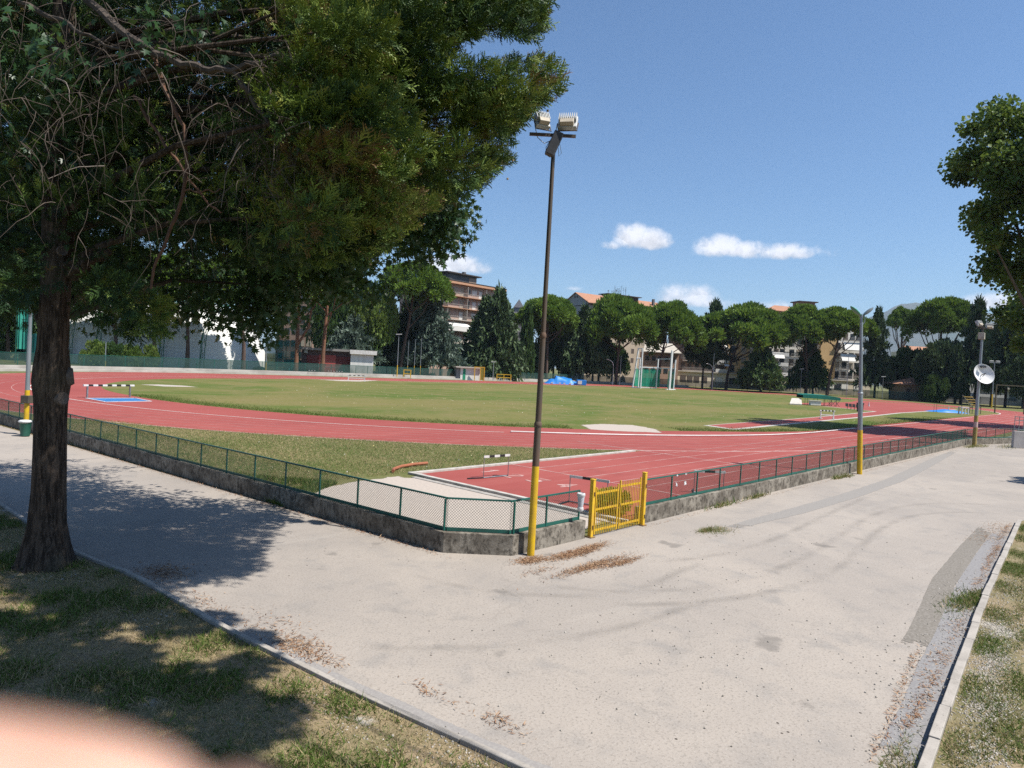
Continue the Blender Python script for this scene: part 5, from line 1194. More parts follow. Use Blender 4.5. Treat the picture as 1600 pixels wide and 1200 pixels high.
for c in clumps[rgc.integers(0, len(clumps), 150)]:
    p = c+rgc.normal(0, .2, 3); co_.lathe([(0, -.022), (.018, -.012), (.022, 0), (.018, .014), (0, .022)], 7, p)
co_.build('cones', M('cypress_cone', (.42, .33, .2), (.3, .22, .14), .8, 20), cyp, smooth=True)['kind'] = 'stuff'
# ------------------------------------------------------------------ the star leaved tree behind it
SB = np.array([4.27, 17.0, 0.0])
sw = thing('sweetgum_tree', 'spreading star leaved tree behind the cypress with hanging leafy boughs', 'tree', SB)
stem(sw, [(0, 0, -.2), (0, 0, 3), (.05, -.1, 6.5), (.4, -.6, 11)], [.19, .16, .12, .05], bark_dark)
S1 = [(120, 330), (430, 300), (470, 400), (462, 500), (430, 525), (395, 520), (350, 470), (300, 450), (240, 440), (180, 470), (130, 460)]
S2 = [(430, 300), (600, 330), (640, 320), (700, 300), (722, 325), (700, 360), (690, 390), (640, 412), (600, 400), (580, 450), (540, 470), (470, 440), (430, 400)]
S3 = [(-40, 180), (430, 120), (440, 330), (100, 360), (-40, 420)]
S4 = [(400, 380), (455, 370), (462, 500), (440, 528), (400, 520), (350, 500), (340, 470)]
S5 = [(480, 400), (560, 395), (605, 430), (600, 460), (560, 470), (500, 440)]
scl = [sample(S1, 64, 15, 18.5, rgc), sample(S2, 58, 14.6, 17, rgc), sample(S3, 90, 15.5, 20, rgc, HOLES[:5]), sample(S4, 24, 14.2, 16, rgc), sample(S5, 18, 15, 16.5, rgc), sample([(620, 310), (712, 300), (720, 330), (690, 385), (640, 405), (600, 380)], 22, 14.6, 15.4, rgc),
       sample([(-300, -100), (300, -200), (100, 300), (-300, 450)], 60, 15, 21, rgc)]
ov = []
while len(ov) < 170:                                    # the upper crown over the road
    q = np.array([5.3, 16.0, 9.6])+unit(rgc.normal(size=3))*rgc.random()**.4*np.array([5.6, 5.6, 3.6]); x, y = proj(q)
    if not (x > 440 and y > -40) and q[2] > 5.4: ov.append(q)
scl += [sample([(110, 400), (200, 420), (198, 490), (150, 495), (112, 485)], 20, 15.8, 18.5, rgc), sample([(262, 430), (340, 440), (330, 492), (285, 505), (262, 480)], 14, 14.8, 17, rgc), sample([(-40, 60), (430, 60), (430, 330), (-40, 400)], 90, 16.5, 21, rgc, HOLES[:3])]; scl.append(np.array(ov)); sc_ = np.concatenate(scl); out = []
for c in sc_:
    n = 62; r = rgc.uniform(.45, .8); d = unit(rgc.normal(size=(n, 3))); P = c+d*(r*rgc.random((n, 1))**.5)*[1, 1, .8]
    out.append(scatter(STV, STF, P, d*.5+rgc.normal(0, .5, (n, 3))+[0, 0, -.75], rgc.uniform(.1, .17, n), tint=.42+rgc.normal(0, .12), rng=rgc))
V, F, T = merge(out); np_mesh('crown', V, F, SWEET, sw, tint=T)
for k in range(26):
    c = sc_[rgc.integers(0, len(sc_))]; a = SB+np.array([0, 0, rgc.uniform(3.4, 8)]); m_ = (a+c)/2+np.array([0, 0, .5])
    MB().tube([a, m_, c], [.075, .045, .012], 6).build('limb', bark_dark, sw, smooth=True)
# bare thin stems against the white hall
# ------------------------------------------------------------------ planes right, and two trees out of frame that shade the ground
plane_tree((73, 6.6, 0), 31.5, 8.6, 'big plane tree leaning in from the right edge of the view', 5, 95000, .33)
t1 = plane_tree((100, 6.5, 0), 22, 8.5, 'plane tree farther along the right road beyond the frame', 9, 45000, .3)
plane_tree((41.5, -3.2, 0), 9.5, 3.6, 'small roadside tree outside the right edge shading the road', 12, 16000, .35)
t2 = thing('verge_tree', 'tree beside the viewer whose crown shades the near grass', 'tree', (7.5, -6.0, 0))
stem(t2, [(0, 0, -.2), (.1, -.1, 4), (0, 0, 9)], [.22, .16, .06], bark_dark)
rg_ = np.random.default_rng(3); out = []
SH = [(1.5, 9.6, .8), (.6, 8.9, .6), (2.6, 9.2, .8), (3.4, 8.1, .7), (2.2, 7.6, .8), (.9, 7.4, .8), (3.6, 7.0, .6), (2.8, 6.4, .6), (1.2, 6.2, .8), (0, 6.6, .8), (-.4, 8.0, .8), (4.3, 8.2, .35), (.2, 10.0, .5), (-1.2, 9.2, .7), (-1.5, 7.5, .8), (-.6, 5.6, .8), (-2.6, 8.4, .8), (.6, 8.2, .5), (3.1, 5.4, .5), (1.9, 8.6, .6), (4.75, 9.0, .3)]
SH += [(*G(px_, py_)[:2], r_) for px_, py_, r_ in ((120, 950, .5), (200, 960, .5), (270, 985, .45), (90, 1000, .6), (-40, 990, .7), (330, 968, .32), (390, 1000, .3), (60, 1045, .6), (180, 1030, .5))]
for gx, gy, r in SH:                                    # clumps hang where their shade falls on the verge
    h = rg_.uniform(8.2, 10.5); c = np.array([gx, gy, 0])+sdir*(h/sdir[2]); n = int(620*r*r/.4); d = unit(rg_.normal(size=(n, 3))); P = c+d*(r*rg_.random((n, 1))**.5)
    out.append(scatter(STV, STF, P, d+rg_.normal(0, .6, (n, 3)), rg_.uniform(.13, .24, n), rng=rg_))
V, F, T = merge(out); np_mesh('crown', V, F, SWEET, t2, tint=T)
for gx, gy, r in SH[::2]:
    c = np.array([gx, gy, 0])+sdir*(9/sdir[2]); MB().tube([np.array([7.5, -6.0, 7.5]), (np.array([7.5, -6.0, 8.9])+c)/2, c], [.035, .02, .008], 5).build('limb', bark_dark, t2, smooth=True)
# ------------------------------------------------------------------ shrub behind the gate
shp = np.array([16.35, 10.9, 0]); t = thing('shrub', 'leafy low shrub growing behind the right gate leaf', 'shrub', shp)
rg_ = np.random.default_rng(31); n = 1500; d = unit(rg_.normal(size=(n, 3))); P = shp+np.array([0, 0, .32])+d*rg_.random((n, 1))**.45*[.7, .5, .36]; P[:, 2] = np.abs(P[:, 2])
V, F, T = scatter(*leaf3(.25), P, d+[0, 0, .6], rg_.uniform(.07, .15, n), tint=.5+.3*rg_.random(n), rng=rg_); np_mesh('foliage', V, F, LIGHT, t, tint=T)
stem(t, [(0, 0, -.05), (.05, 0, .35)], [.03, .02], bark_dark, 'stem', 6)
# ------------------------------------------------------------------ grass, straw, litter (countless: stuff)
GRASS = leafmat('grass_blades', [(0, (.075, .14, .02)), (.42, (.15, .215, .042)), (.55, (.32, .25, .115)), (1, (.56, .43, .25))], .25, .6)
def grass(name, polys, n, h, w, mix, seed, z=.05, clump=0, mat=None, thresh=None, flat=.8):
    rg_ = np.random.default_rng(seed); P = []
    for poly, share in polys:
        k = int(n*share); xs = [p[0] for p in poly]; ys = [p[1] for p in poly]; q = np.zeros((0, 2))
        while len(q) < k:
            c = np.c_[rg_.uniform(min(xs), max(xs), 4*k), rg_.uniform(min(ys), max(ys), 4*k)]
            if clump: 
                f = np.sin(c[:, 0]*clump+seed)*np.sin(c[:, 1]*clump*1.3+1)+.6*np.sin(c[:, 0]*clump*2.7+c[:, 1]*clump*2.1+seed)+.5*np.sin(c[:, 1]*clump*4.3-c[:, 0]*clump*3.1); c = c[f+rg_.normal(0, .45, len(c)) > (thresh or 0)]
            x, y = c[:, 0], c[:, 1]; ins = np.zeros(len(c), bool)
            for i in range(len(poly)):
                x1, y1 = poly[i]; x2, y2 = poly[(i+1) % len(poly)]
                with np.errstate(divide='ignore', invalid='ignore'): ins ^= ((y1 > y) != (y2 > y)) & (x < (x2-x1)*(y-y1)/(y2-y1+1e-12)+x1)
            q = np.concatenate([q, c[ins]])
        P.append(q[:k])
    P = np.concatenate(P); n = len(P); P3 = np.c_[P, np.full(n, z)]; D = rg_.normal(0, flat, (n, 3)); D[:, 2] = np.abs(rg_.normal(.7, .3, n))
    tone = np.sin(P[:, 0]*.9+seed)*np.sin(P[:, 1]*.8+seed*.7)*.2
    V, F, T = scatter(*tri_blade(w), P3, D, h*rg_.uniform(.5, 1.4, n), tint=np.where(rg_.random(n)+tone < mix, .85, .25), rng=rg_, jitter=.18)
    o = np_mesh(name, V, F, mat or GRASS, tint=T); o['kind'] = 'stuff'; return o
VN = [(4.42, 12.4), (4.5, 9.56), (4.74, 6.9), (5.06, 4.47), (5.3, 2.4), (3, 3.2), (0, 4.2), (-1, 6), (-.5, 14), (2, 20), (3.9, 20), (4.0, 14.7)]
grass('grass', [(VN, 1)], 170000, .06, .065, .84, 4, .055)
grass('grass', [(VN, 1)], 60000, .11, .055, .1, 6, .055, 1.5, thresh=.5)
VR = [(8.5, 1.4), (12.2, 1.7), (15.6, 1.96), (19.7, 2.2), (26.3, 2.58), (27.3, 2.3), (28, .6), (20, -1.5), (12, -1.2), (8.5, .2)]
grass('grass', [(VR, 1)], 90000, .08, .06, .2, 9, .055, 1.1, thresh=.15); grass('grass', [(VR, 1)], 20000, .05, .07, .8, 10, .055)
NF = [(9.4, 18.6), (11, 19.0), (15.4, 19.2), (30, 19.1), (26.5, 22.4), (23.1, 25), (18.8, 29.9), (14.6, 35.2), (12.4, 41), (9.0, 41), (8.5, 30)]
grass('grass', [(NF, 1)], 120000, .09, .055, .62, 14, 0, flat=.8); grass('grass', [([(9.4, 16.5), (12.5, 18.6), (11, 21), (8.9, 26), (8.6, 30), (8.2, 36), (9.2, 30), (9.5, 22)], 1)], 30000, .16, .05, .06, 15, 0, 1.2, thresh=.1, flat=.5)
# greener taller fringe along the infield edge
fr = []
rg_ = np.random.default_rng(2)
for i in range(26000):
    a = rg_.uniform(math.pi*1.0, math.pi*1.5); off_ = abs(rg_.normal(0, 1.3)); r = RI-apron(a)-off_; fr.append((C1[0]+r*math.cos(a), C1[1]+r*math.sin(a), .006))
for i in range(9000): fr.append((rg_.uniform(C1[0], 110), C1[1]-RI+.5+abs(rg_.normal(0, 1.6)), .006))
fr = np.array(fr); fr = fr[np.hypot((fr[:, 0]-41.5)/1.25, fr[:, 1]-27) > 3.6]; D = rg_.normal(0, .5, fr.shape); D[:, 2] = .8
V, F, T = scatter(*tri_blade(.09), fr, D, rg_.uniform(.06, .15, len(fr)), tint=.25, rng=rg_, jitter=.15); np_mesh('grass', V, F, GRASS, tint=T)['kind'] = 'stuff'
FLW = leafmat('fallen_pale_leaves', [(0, (.5, .42, .16)), (.6, (.6, .54, .34)), (1, (.7, .68, .6))], .1)
rg_ = np.random.default_rng(19); q = []
for i in range(2600):
    if i < 110: q.append((rg_.uniform(10, 24), rg_.uniform(19.2, 34), .06))
    else: a = rg_.uniform(0, 6.283); r = rg_.random()**.5*36; q.append((80+r*math.cos(a)*1.3+rg_.normal(0, 3), 56+r*math.sin(a)*.95, .03))
q = np.array(q); q = q[(q[:, 1] > C1[1]-RI+1.5) | (q[:, 0] < 24)]; q = q[~((q[:, 0] < 24) & (np.hypot(q[:, 0]-C1[0], q[:, 1]-C1[1]) < 49.6))]
V, F, T = scatter(*leaf3(.4), q, rg_.normal(size=q.shape)*[1, 1, .3]+[0, 0, .3], rg_.uniform(.04, .09, len(q)), rng=rg_); np_mesh('fallen_leaves', V, F, FLW, tint=T)['kind'] = 'stuff'
# tufts in the road joints
def tufts(spots, n, h, seed, mix=.3):
    rg_ = np.random.default_rng(seed); P = []
    for x, y, rx, ry in spots: P.append(np.c_[x+rg_.normal(0, rx, n), y+rg_.normal(0, ry, n), np.full(n, .004)])
    P = np.concatenate(P); D = rg_.normal(0, .7, P.shape); D[:, 2] = .7
    V, F, T = scatter(*tri_blade(.05), P, D, rg_.uniform(.5, 1.3, len(P))*h, tint=np.where(rg_.random(len(P)) < mix, .8, .25), rng=rg_, jitter=.15); np_mesh('weeds', V, F, GRASS, tint=T)['kind'] = 'stuff'
tufts([(17.0, 8.0, .3, .16), (16.75, 8.2, .2, .06)], 500, .1, 3, .45); tufts([(15.4, 2.35, .45, .13), (15.9, 2.2, .35, .08)], 700, .13, 4, .25); tufts([(8.2, 1.62, .3, .08), (8.4, 1.78, .4, .05)], 260, .1, 5, .5)
tufts([(59.5, 8.6, .8, .25), (62, 7.2, 1.4, .3), (66, 5.8, 2.0, .4), (58, 8.9, .8, .15)], 400, .16, 6, .5); tufts([(30.8, 9.35, .25, .06), (31.8, 9.3, .3, .08), (20.5, 9.5, .6, .05), (23, 9.5, .4, .04)], 160, .22, 7, .3)
# pine needle litter and gravel
LIT = leafmat('needle_litter', [(0, (.1, .055, .035)), (.45, (.31, .16, .085)), (1, (.48, .33, .2))], 0, .9)
def litter(spots, seed, ln=.058):
    rg_ = np.random.default_rng(seed); P = []
    for x, y, rx, ry, n in spots: P.append(np.c_[x+rg_.normal(0, rx, n), y+rg_.normal(0, ry, n), np.full(n, .012)+rg_.random(n)*.012])
    P = np.concatenate(P); D = rg_.normal(size=P.shape); D[:, 2] *= .2
    V, F, T = scatter(*diamond(.08), P, D, rg_.uniform(.3, 1.7, len(P))*ln, side=np.tile([0, 0, 1.0], (len(P), 1))+rg_.normal(0, .2, P.shape), rng=rg_); o = np_mesh('needle_litter', V, F, LIT, tint=T); o['kind'] = 'stuff'
sp = [(10.95, 9.2, .2, .1, 1500), (12.1, 8.95, .42, .1, 3000), (12.9, 9.05, .3, .08, 1000), (11.7, 8.15, .6, .09, 2600), (12.4, 7.9, .35, .06, 1100), (10.5, 8.6, .3, .1, 200), (5.0, 12.7, .22, .3, 1100), (5.1, 8.4, .16, .3, 900), (5.2, 7.7, .07, .2, 120), (5.6, 6.2, .06, .25, 90), (5.75, 5.1, .07, .2, 150), (4.9, 10.5, .12, .9, 350), (5.3, 9.3, .2, .4, 150)]
for y in np.arange(10.9, 44, .55): sp.append((WX(y)-.14, y, .07, .3, 70))
for x in np.arange(9.2, 26, .5): sp.append((x+random.uniform(-.2, .2), 1.72+(x-9.2)*.062+.12, .3, random.choice((.03, .05, .09)), random.choice((20, 50, 90, 150))))
for x in np.arange(22, 26, .4): sp.append((x, 3.0, .3, .22, 60))
for x in np.arange(8.3, 12.2, .3): sp.append((x, 1.95+(x-8.3)*.11, .16, .016, 26))
for x in np.arange(16, 58, .8): sp.append((x, 9.42-(x-16)*.004, .4, .05, 26))
litter(sp, 5)
GRV = leafmat('gravel_stones', [(0, (.26, .235, .2)), (.5, (.4, .365, .32)), (1, (.54, .5, .45))], 0, .9)
OV = np.array([(1, 0, 0), (-1, 0, 0), (0, 1, 0), (0, -1, 0), (0, 0, .7), (0, 0, -.4)]); OF = np.array([(0, 2, 4), (2, 1, 4), (1, 3, 4), (3, 0, 4), (2, 0, 5), (1, 2, 5), (3, 1, 5), (0, 3, 5)])
def gravel(spots, seed, z=.06):
    rg_ = np.random.default_rng(seed); P = np.concatenate([np.c_[x+rg_.normal(0, rx, n), y+rg_.normal(0, ry, n), np.full(n, z)] for x, y, rx, ry, n in spots])
    V, F, T = scatter(OV, OF, P, rg_.normal(size=P.shape), rg_.uniform(.006, .022, len(P)), rng=rg_); np_mesh('gravel', V, F, GRV, tint=T)['kind'] = 'stuff'
gravel([(10.6, 1.25, .45, .16, 1500), (12.2, 1.45, .5, .14, 1300), (14.2, 1.6, .7, .2, 1100), (9.2, 1.1, .35, .15, 700), (17, 1.85, .7, .2, 600), (2.2, 7.2, .3, .15, 320), (1.6, 9.5, .2, .12, 60), (4.4, 6.2, .12, .8, 150), (4.9, 4.6, .1, .5, 220), (3.9, 10.4, .2, .2, 90), (3.8, 13.2, .4, .2, 90)], 8)
gravel([(9.6, 1.9, .9, .12, 160), (12.6, 2.2, 1.4, .2, 260), (16, 2.5, 2, .25, 160), (9, 4.5, 2.2, 1.6, 150), (14, 5.5, 4, 1.6, 150)], 9, .01)
# ------------------------------------------------------------------ buildings beyond the trees
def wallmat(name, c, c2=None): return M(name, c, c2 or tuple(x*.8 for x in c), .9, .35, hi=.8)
glass = M('window_glass', (.03, .035, .04), (.05, .055, .06), .15); shut = M('roller_shutter', (.42, .36, .28), (.34, .29, .23), .7)
dshut = M('dark_shutter', (.12, .09, .07), (.08, .06, .05), .7); awn = M('white_awning', (.8, .78, .74), (.7, .68, .64), .8); railm = M('balcony_rail', (.46, .42, .38), (.35, .32, .29), .6)
tile = M('terracotta_tiles', (.46, .24, .15), (.36, .17, .1), .9, 1.2, stretch=(3, .6, .6), fine=.7); dark_eave = M('dark_eave', (.06, .045, .04), (.045, .035, .03)); slab_w = wallmat('balcony_slab', (.56, .5, .43)); slab_o = wallmat('orange_band', (.55, .3, .18))
class Bld:
    """building with local x along its front (to the right), local -y to the viewer, origin at the left front corner"""
    def __init__(s, name, label, cat, p, rz): s.t = thing(name, label, cat, p, rz); s.p = np.asarray(p, float)
    def box(s, name, mat, x0, y0, z0, x1, y1, z1, parent=None): return MB().box(x0, y0, z0, x1, y1, z1).build(name, mat, parent or s.t, local=True)
    def window(s, x, z, w, h, mat=None, frame=None, y=0.0):
        o = MB(); o.box(x-w/2-.08, y-.05, z-.08, x+w/2+.08, y+.02, z+h+.08); f = o.build('window', frame or slab_w, s.t, local=True)
        MB().box(x-w/2, y-.08, z, x+w/2, y-.052, z+h).build('pane', mat or glass, f, local=True); return f
    def balcony(s, x0, x1, z, d=1.3, slab=None, rail='bars', rmat=None, h=1.0):
        o = s.box('balcony', slab or slab_w, x0, -d, z-.16, x1, -.01, z)
        m = MB()
        if rail == 'solid': m.box(x0, -d, z+.004, x1, -d+.12, z+h)
        else:
            m.box(x0, -d+.02, z+h-.06, x1, -d+.08, z+h); n = max(2, int((x1-x0)/.22))
            for k in range(n+1): m.box(x0+(x1-x0)*k/n-.015, -d+.035, z+.004, x0+(x1-x0)*k/n+.015, -d+.065, z+h-.06)
        m.build('balustrade', rmat or railm, o, local=True); return o
# ---- tall block with continuous balconies
Y0 = 147.0; pL = onY(676, 435, Y0); pR = onY(783, 452, Y0); W = pR[0]-pL[0]; Hh = 26.3
b = Bld('apartment_block', 'tall pinkish apartment block with full width balconies and a rooftop cabin', 'building', (pL[0], Y0, 0), 0)
pink = wallmat('pink_render', (.5, .36, .29), (.42, .29, .24)); greyp = wallmat('dark_penthouse', (.13, .13, .14))
b.box('wall', pink, 0, 0, 0, W, 14, Hh); b.box('roof', slab_o, -.8, -1.5, Hh+.003, W+.9, 15, Hh+.75); b.box('roof_edge', dark_eave, -.9, -1.6, Hh+.752, W+1.0, 15.1, Hh+.9)
px0 = onY(697, 440, Y0+5)[0]-pL[0]; px1 = onY(741, 440, Y0+5)[0]-pL[0]
b.box('roof_cabin', greyp, px0, 4, Hh+.905, px1, 11, Hh+3.6); b.box('cabin_roof', dark_eave, px0-1.4, 3, Hh+3.604, px1+1.2, 12, Hh+3.95)
b.box('cabin_panel', wallmat('cabin_panel', (.36, .26, .2)), px1-3.2, 3.93, Hh+1.2, px1-.1, 3.99, Hh+3.2); b.box('chimney', greyp, px1-3.4, 6, Hh+3.954, px1-2.6, 7, Hh+5.0)
rr_ = random.Random(4)
for k in range(8):
    z = Hh-3.35*(k+1)
    if z < .5: break
    b.balcony(-.4 if k < 4 else W*.28, W+.4 if k < 3 else W*.86, z, 1.5, slab_o if k < 2 else slab_w, 'bars' if k < 4 else 'solid', rmat=(slab_w if k >= 4 else railm))
    for j in range(11):
        x = 1.2+j*(W-2.4)/10; w_ = 1.35 if rr_.random() < .6 else 1.9
        if rr_.random() < .86: b.window(x, z+.05 if w_ < 1.5 else z+.9, w_, 2.25 if w_ < 1.5 else 1.4, rr_.choice([glass, shut, awn, shut, dshut]), wallmat('door_frame_cream', (.62, .56, .48)))
        if j % 3 == 1 and k < 3: b.box('partition', slab_w, x+1.15, -1.45, z+.004, x+1.25, -.01, z+2.9)
a0 = onY(704, 486, Y0-2)[0]-pL[0]; a1 = onY(735, 486, Y0-2)[0]-pL[0]; z = Hh-3.35*3
m = MB(); m.add([(a0, -.05, z-.6), (a1, -.05, z-.6), (a1+.3, -2.6, z-1.9), (a0-.3, -2.6, z-1.9), (a0, -.05, z-.66), (a1, -.05, z-.66), (a1+.3, -2.6, z-1.96), (a0-.3, -2.6, z-1.96)], [(0, 1, 2, 3), (7, 6, 5, 4), (0, 3, 7, 4), (1, 5, 6, 2), (3, 2, 6, 7), (0, 4, 5, 1)]); m.build('awning', awn, b.t, local=True)
m = MB(); m.box(a0-1.5, -2.7, z-3.3, a1+.4, -2.55, z-2.0); m.build('awning', awn, b.t, local=True)
m = MB()
for x in (W*.33, W*.42, W*.36, W*.8): m.bar((x, 6, Hh+.9), (x, 6, Hh+1.6), .06, .06, up=(1, 0, 0))
m.bar((W*.2, 1, Hh+1.6), (W*.3, 1, Hh+1.6), .05, .05); m.build('roof_rail', railm, b.t, local=True)
# ---- low wing and small gable tower right of it
p = onY(800, 500, 152); b = Bld('gable_tower', 'small grey gable tower and cream wing between the spruce and the rusty pole', 'building', (onY(796, 500, 152)[0], 152, 0), FRONT)
s = pxw(p); g1 = wallmat('grey_render', (.36, .35, .37)); H1 = hz((p[0], p[1], 0), 478); H2 = hz((p[0], p[1], 0), 497)
b.box('wall', g1, 6*s, 0, 0, 21*s, 8, H1-.5)
m = MB(); m.add([(5*s, -.3, H1-.5), (22*s, -.3, H1-.5), (13.5*s, -.3, H1+2.2), (5*s, 8, H1-.5), (22*s, 8, H1-.5), (13.5*s, 8, H1+2.2)], [(0, 1, 2), (5, 4, 3), (0, 2, 5, 3), (2, 1, 4, 5), (1, 0, 3, 4)]); m.build('gable', g1, b.t, local=True)
b.box('wing', wallmat('cream_render', (.52, .46, .38)), -2*s, 3, 0, 30*s, 12, H2-2.5); b.box('wing_roof', slab_w, -4*s, 1.8, H2-2.496, 31*s, 12.5, H2-1.8)
for k in range(6):
    for x in (3, 11, 19): b.window(x*s, H2-6-3.3*k if H2-6-3.3*k > 0 else .5, 1.1, 1.6, glass, y=3.0 if x == 3 else 0.0)
for k in range(3): b.balcony(0, 14*s, H2-6.4-3.3*k, 1.1, rail='solid', rmat=slab_w)
# ---- gabled house with the long tiled roof
c = gd(912, 236); s = pxw(c); rzb = FRONT+R(33)
b = Bld('gabled_house', 'grey gabled house with long terracotta roof and aerials behind the pines', 'building', c, rzb)
zE = hz(c, 470); Wb = 38.0; Db = 13.5; zR = zE+3.3; beige = wallmat('beige_render', (.5, .41, .31)); gg = wallmat('blue_grey_gable', (.33, .35, .38), (.29, .31, .34))
b.box('wall', beige, .05, 0, 0, Wb, Db, zE-.6)
m = MB(); m.add([(0, 0, 0), (0, Db, 0), (0, Db, zE-.3), (0, Db/2, zR-.25), (0, 0, zE-.3), (.04, 0, 0), (.04, Db, 0), (.04, Db, zE-.3), (.04, Db/2, zR-.25), (.04, 0, zE-.3)], [(0, 4, 3, 2, 1), (5, 6, 7, 8, 9), (0, 5, 9, 4), (1, 2, 7, 6)]); m.build('gable_wall', gg, b.t, local=True)
m = MB(); m.box(-.1, Db/2-1.0, zR-1.9, -.005, Db/2-.4, zR-1.3); m.box(-.1, Db/2+.3, zR-1.9, -.005, Db/2+.9, zR-1.3); m.build('vent', dark_eave, b.t, local=True); b.box('string_course', dark_eave, -.12, .2, zE-1.5, -.005, Db-.2, zE-1.3)
m = MB(); o = .9
for y0, y1, za, zb in ((-o, Db/2, zE-.55, zR), (Db+o, Db/2, zE-.55, zR)): m.add([(-.5, y0, za), (Wb+.6, y0, za), (Wb+.6, y1, zb), (-.5, y1, zb), (-.5, y0, za-.18), (Wb+.6, y0, za-.18), (Wb+.6, y1, zb-.18), (-.5, y1, zb-.18)], [(0, 1, 2, 3), (7, 6, 5, 4), (0, 4, 5, 1), (1, 5, 6, 2), (3, 7, 4, 0)])
m.build('roof', tile, b.t, local=True); b.box('eave', dark_eave, .2, -.7, zE-1.1, Wb+.4, -.02, zE-.75)
m = MB(); m.box(13, Db/2-2.2, zR-.6, 27, Db/2+2, zR+.55); m.box(12, Db/2-2.8, zR+.551, 28.2, Db/2+2.6, zR+.8); m.build('roof_cabin', dark_eave, b.t, local=True)
m = MB(); rr_ = random.Random(2)
for k in range(16):
    x = 14+rr_.random()*9; h = rr_.uniform(1.3, 3.6); m.bar((x, Db/2, zR+.8), (x, Db/2, zR+.8+h), .05, .05, up=(1, 0, 0))
    for q in range(3): m.bar((x-.4, Db/2, zR+.8+h*(.68+.13*q)), (x+.4, Db/2, zR+.8+h*(.68+.13*q)), .04, .04)
m.build('aerials', lg, b.t, local=True); b.box('chimney', greyp, 33, 3, zE, 33.8, 3.8, zR+.6); b.box('chimney', greyp, 22.5, 1.6, zE-.5, 23.3, 2.4, zE+1.6)
for k in range(7):
    for j in range(8):
        z = zE-3.4-3.3*k
        if z > .3 and (j+k) % 5: b.window(2+j*(Wb-4)/7, z, 1.3, 1.6, rr_.choice([glass, shut, dshut]))
# ---- peach house seen under the cage pine
c = gd(1004, 236); b = Bld('peach_house', 'small peach house with pale roof glimpsed behind the hammer cage', 'building', c, FRONT); s = pxw(c); zt = hz(c, 549)
b.box('wall', wallmat('peach_render', (.58, .36, .26)), 0, 0, 0, 54*s, 8, zt); m = MB(); m.add([(-2*s, -1, zt+.02), (57*s, -1, zt+.02), (50*s, 7, zt+3.4), (6*s, 7, zt+3.4), (-2*s, -1, zt-.2), (57*s, -1, zt-.2)], [(0, 1, 2, 3), (0, 4, 5, 1)]); m.build('roof', wallmat('pale_roof', (.52, .47, .4)), b.t, local=True)
for x in (5, 15, 25, 35, 45): b.window(x*s, zt-3, 1.3, 1.5, dshut); 
for x in (5, 15, 25, 35, 45): b.window(x*s, zt-7, 1.3, 1.5, glass)
# ---- ochre flats with white balconies over a long ground floor
c = gd(1040, 246); s = pxw(c); b = Bld('ochre_flats', 'brown and ochre flats over a long cream ground floor behind the wide pine', 'building', c, FRONT+R(8))
ochre = wallmat('ochre_render', (.6, .4, .19), (.54, .35, .16)); brownw = wallmat('brown_render', (.3, .2, .15)); cream = wallmat('cream_wall', (.78, .68, .53))
zg = hz(c, 579); zt = hz(c, 495)
b.box('ground_floor', cream, 12*s, -1.5, 0, 190*s, 9, zg); b.box('ground_floor_roof', slab_w, 11*s, -2, zg+.003, 191*s, 0, zg+.35)
b.box('wall', brownw, 20*s, .6, zg+.35, 76*s, 12, zt); b.box('roof', dark_eave, 18*s, -.6, zt+.003, 79*s, 13, zt+.6)
b.box('wall', wallmat('white_render', (.82, .78, .71)), 77*s, 1.2, zg+.35, 99*s, 12, zt-1); b.box('wall', ochre, 99.2*s, .3, zg+.35, 136*s, 12, zt+1); b.box('roof', tile, 97*s, -.8, zt+1.004, 140*s, 13, zt+1.7)
b.box('wall', wallmat('white_render', (.82, .78, .71)), 136.2*s, 1.2, zg+.35, 186*s, 12, zt-2)
for k in range(5):
    z = zg+.5+k*3.4
    b.balcony(24*s, 74*s, z+.1, 1.0, slab_w, 'bars'); b.balcony(78*s, 98*s, z+.1, 1.5, M('balcony_white', (.72, .7, .68)), 'solid', rmat=MATS['balcony_white']); b.balcony(150*s, 180*s, z+.1, 1.4, MATS['balcony_white'], 'solid', rmat=MATS['balcony_white'])
    for x in (27, 38, 50, 60, 70): b.window(x*s, z+.8, 1.6, 1.9, rr_.choice([glass, dshut, shut]), y=.6)
    for x in (86, 94, 144, 160, 172): b.window(x*s, z+.3, 1.7, 2.2, rr_.choice([glass, dshut]), y=1.2)
    b.window(108*s, z+.3, 1.9, 2.5, glass, MATS['balcony_white'], y=.3); b.window(126*s, z+.3, 1.6, 2.3, shut, y=.3)
for x in (25, 36, 47, 60): b.window(x*s, zg*.3, 2.0, zg*.42, dshut, brownw, y=-1.5)
for x in (84, 106, 168, 180): b.window(x*s, zg*.3, 2.4, zg*.42, awn if x != 106 else glass, brownw, y=-1.5)
z = zg+.5+6.8
for x0, x1, zz in ((88, 98, z+1), (92, 98, zg+2.5), (176, 186, z+1.5)): m = MB(); m.add([(x0*s, 1.1, zz+2), (x1*s, 1.1, zz+2), (x1*s+.2, -2.4, zz+.2), (x0*s-.2, -2.4, zz+.2)], [(0, 1, 2, 3)]); m.add([(x0*s, 1.1, zz+1.95), (x1*s, 1.1, zz+1.95), (x1*s+.2, -2.4, zz+.15), (x0*s-.2, -2.4, zz+.15)], [(3, 2, 1, 0)]); m.build('awning', awn, b.t, local=True)
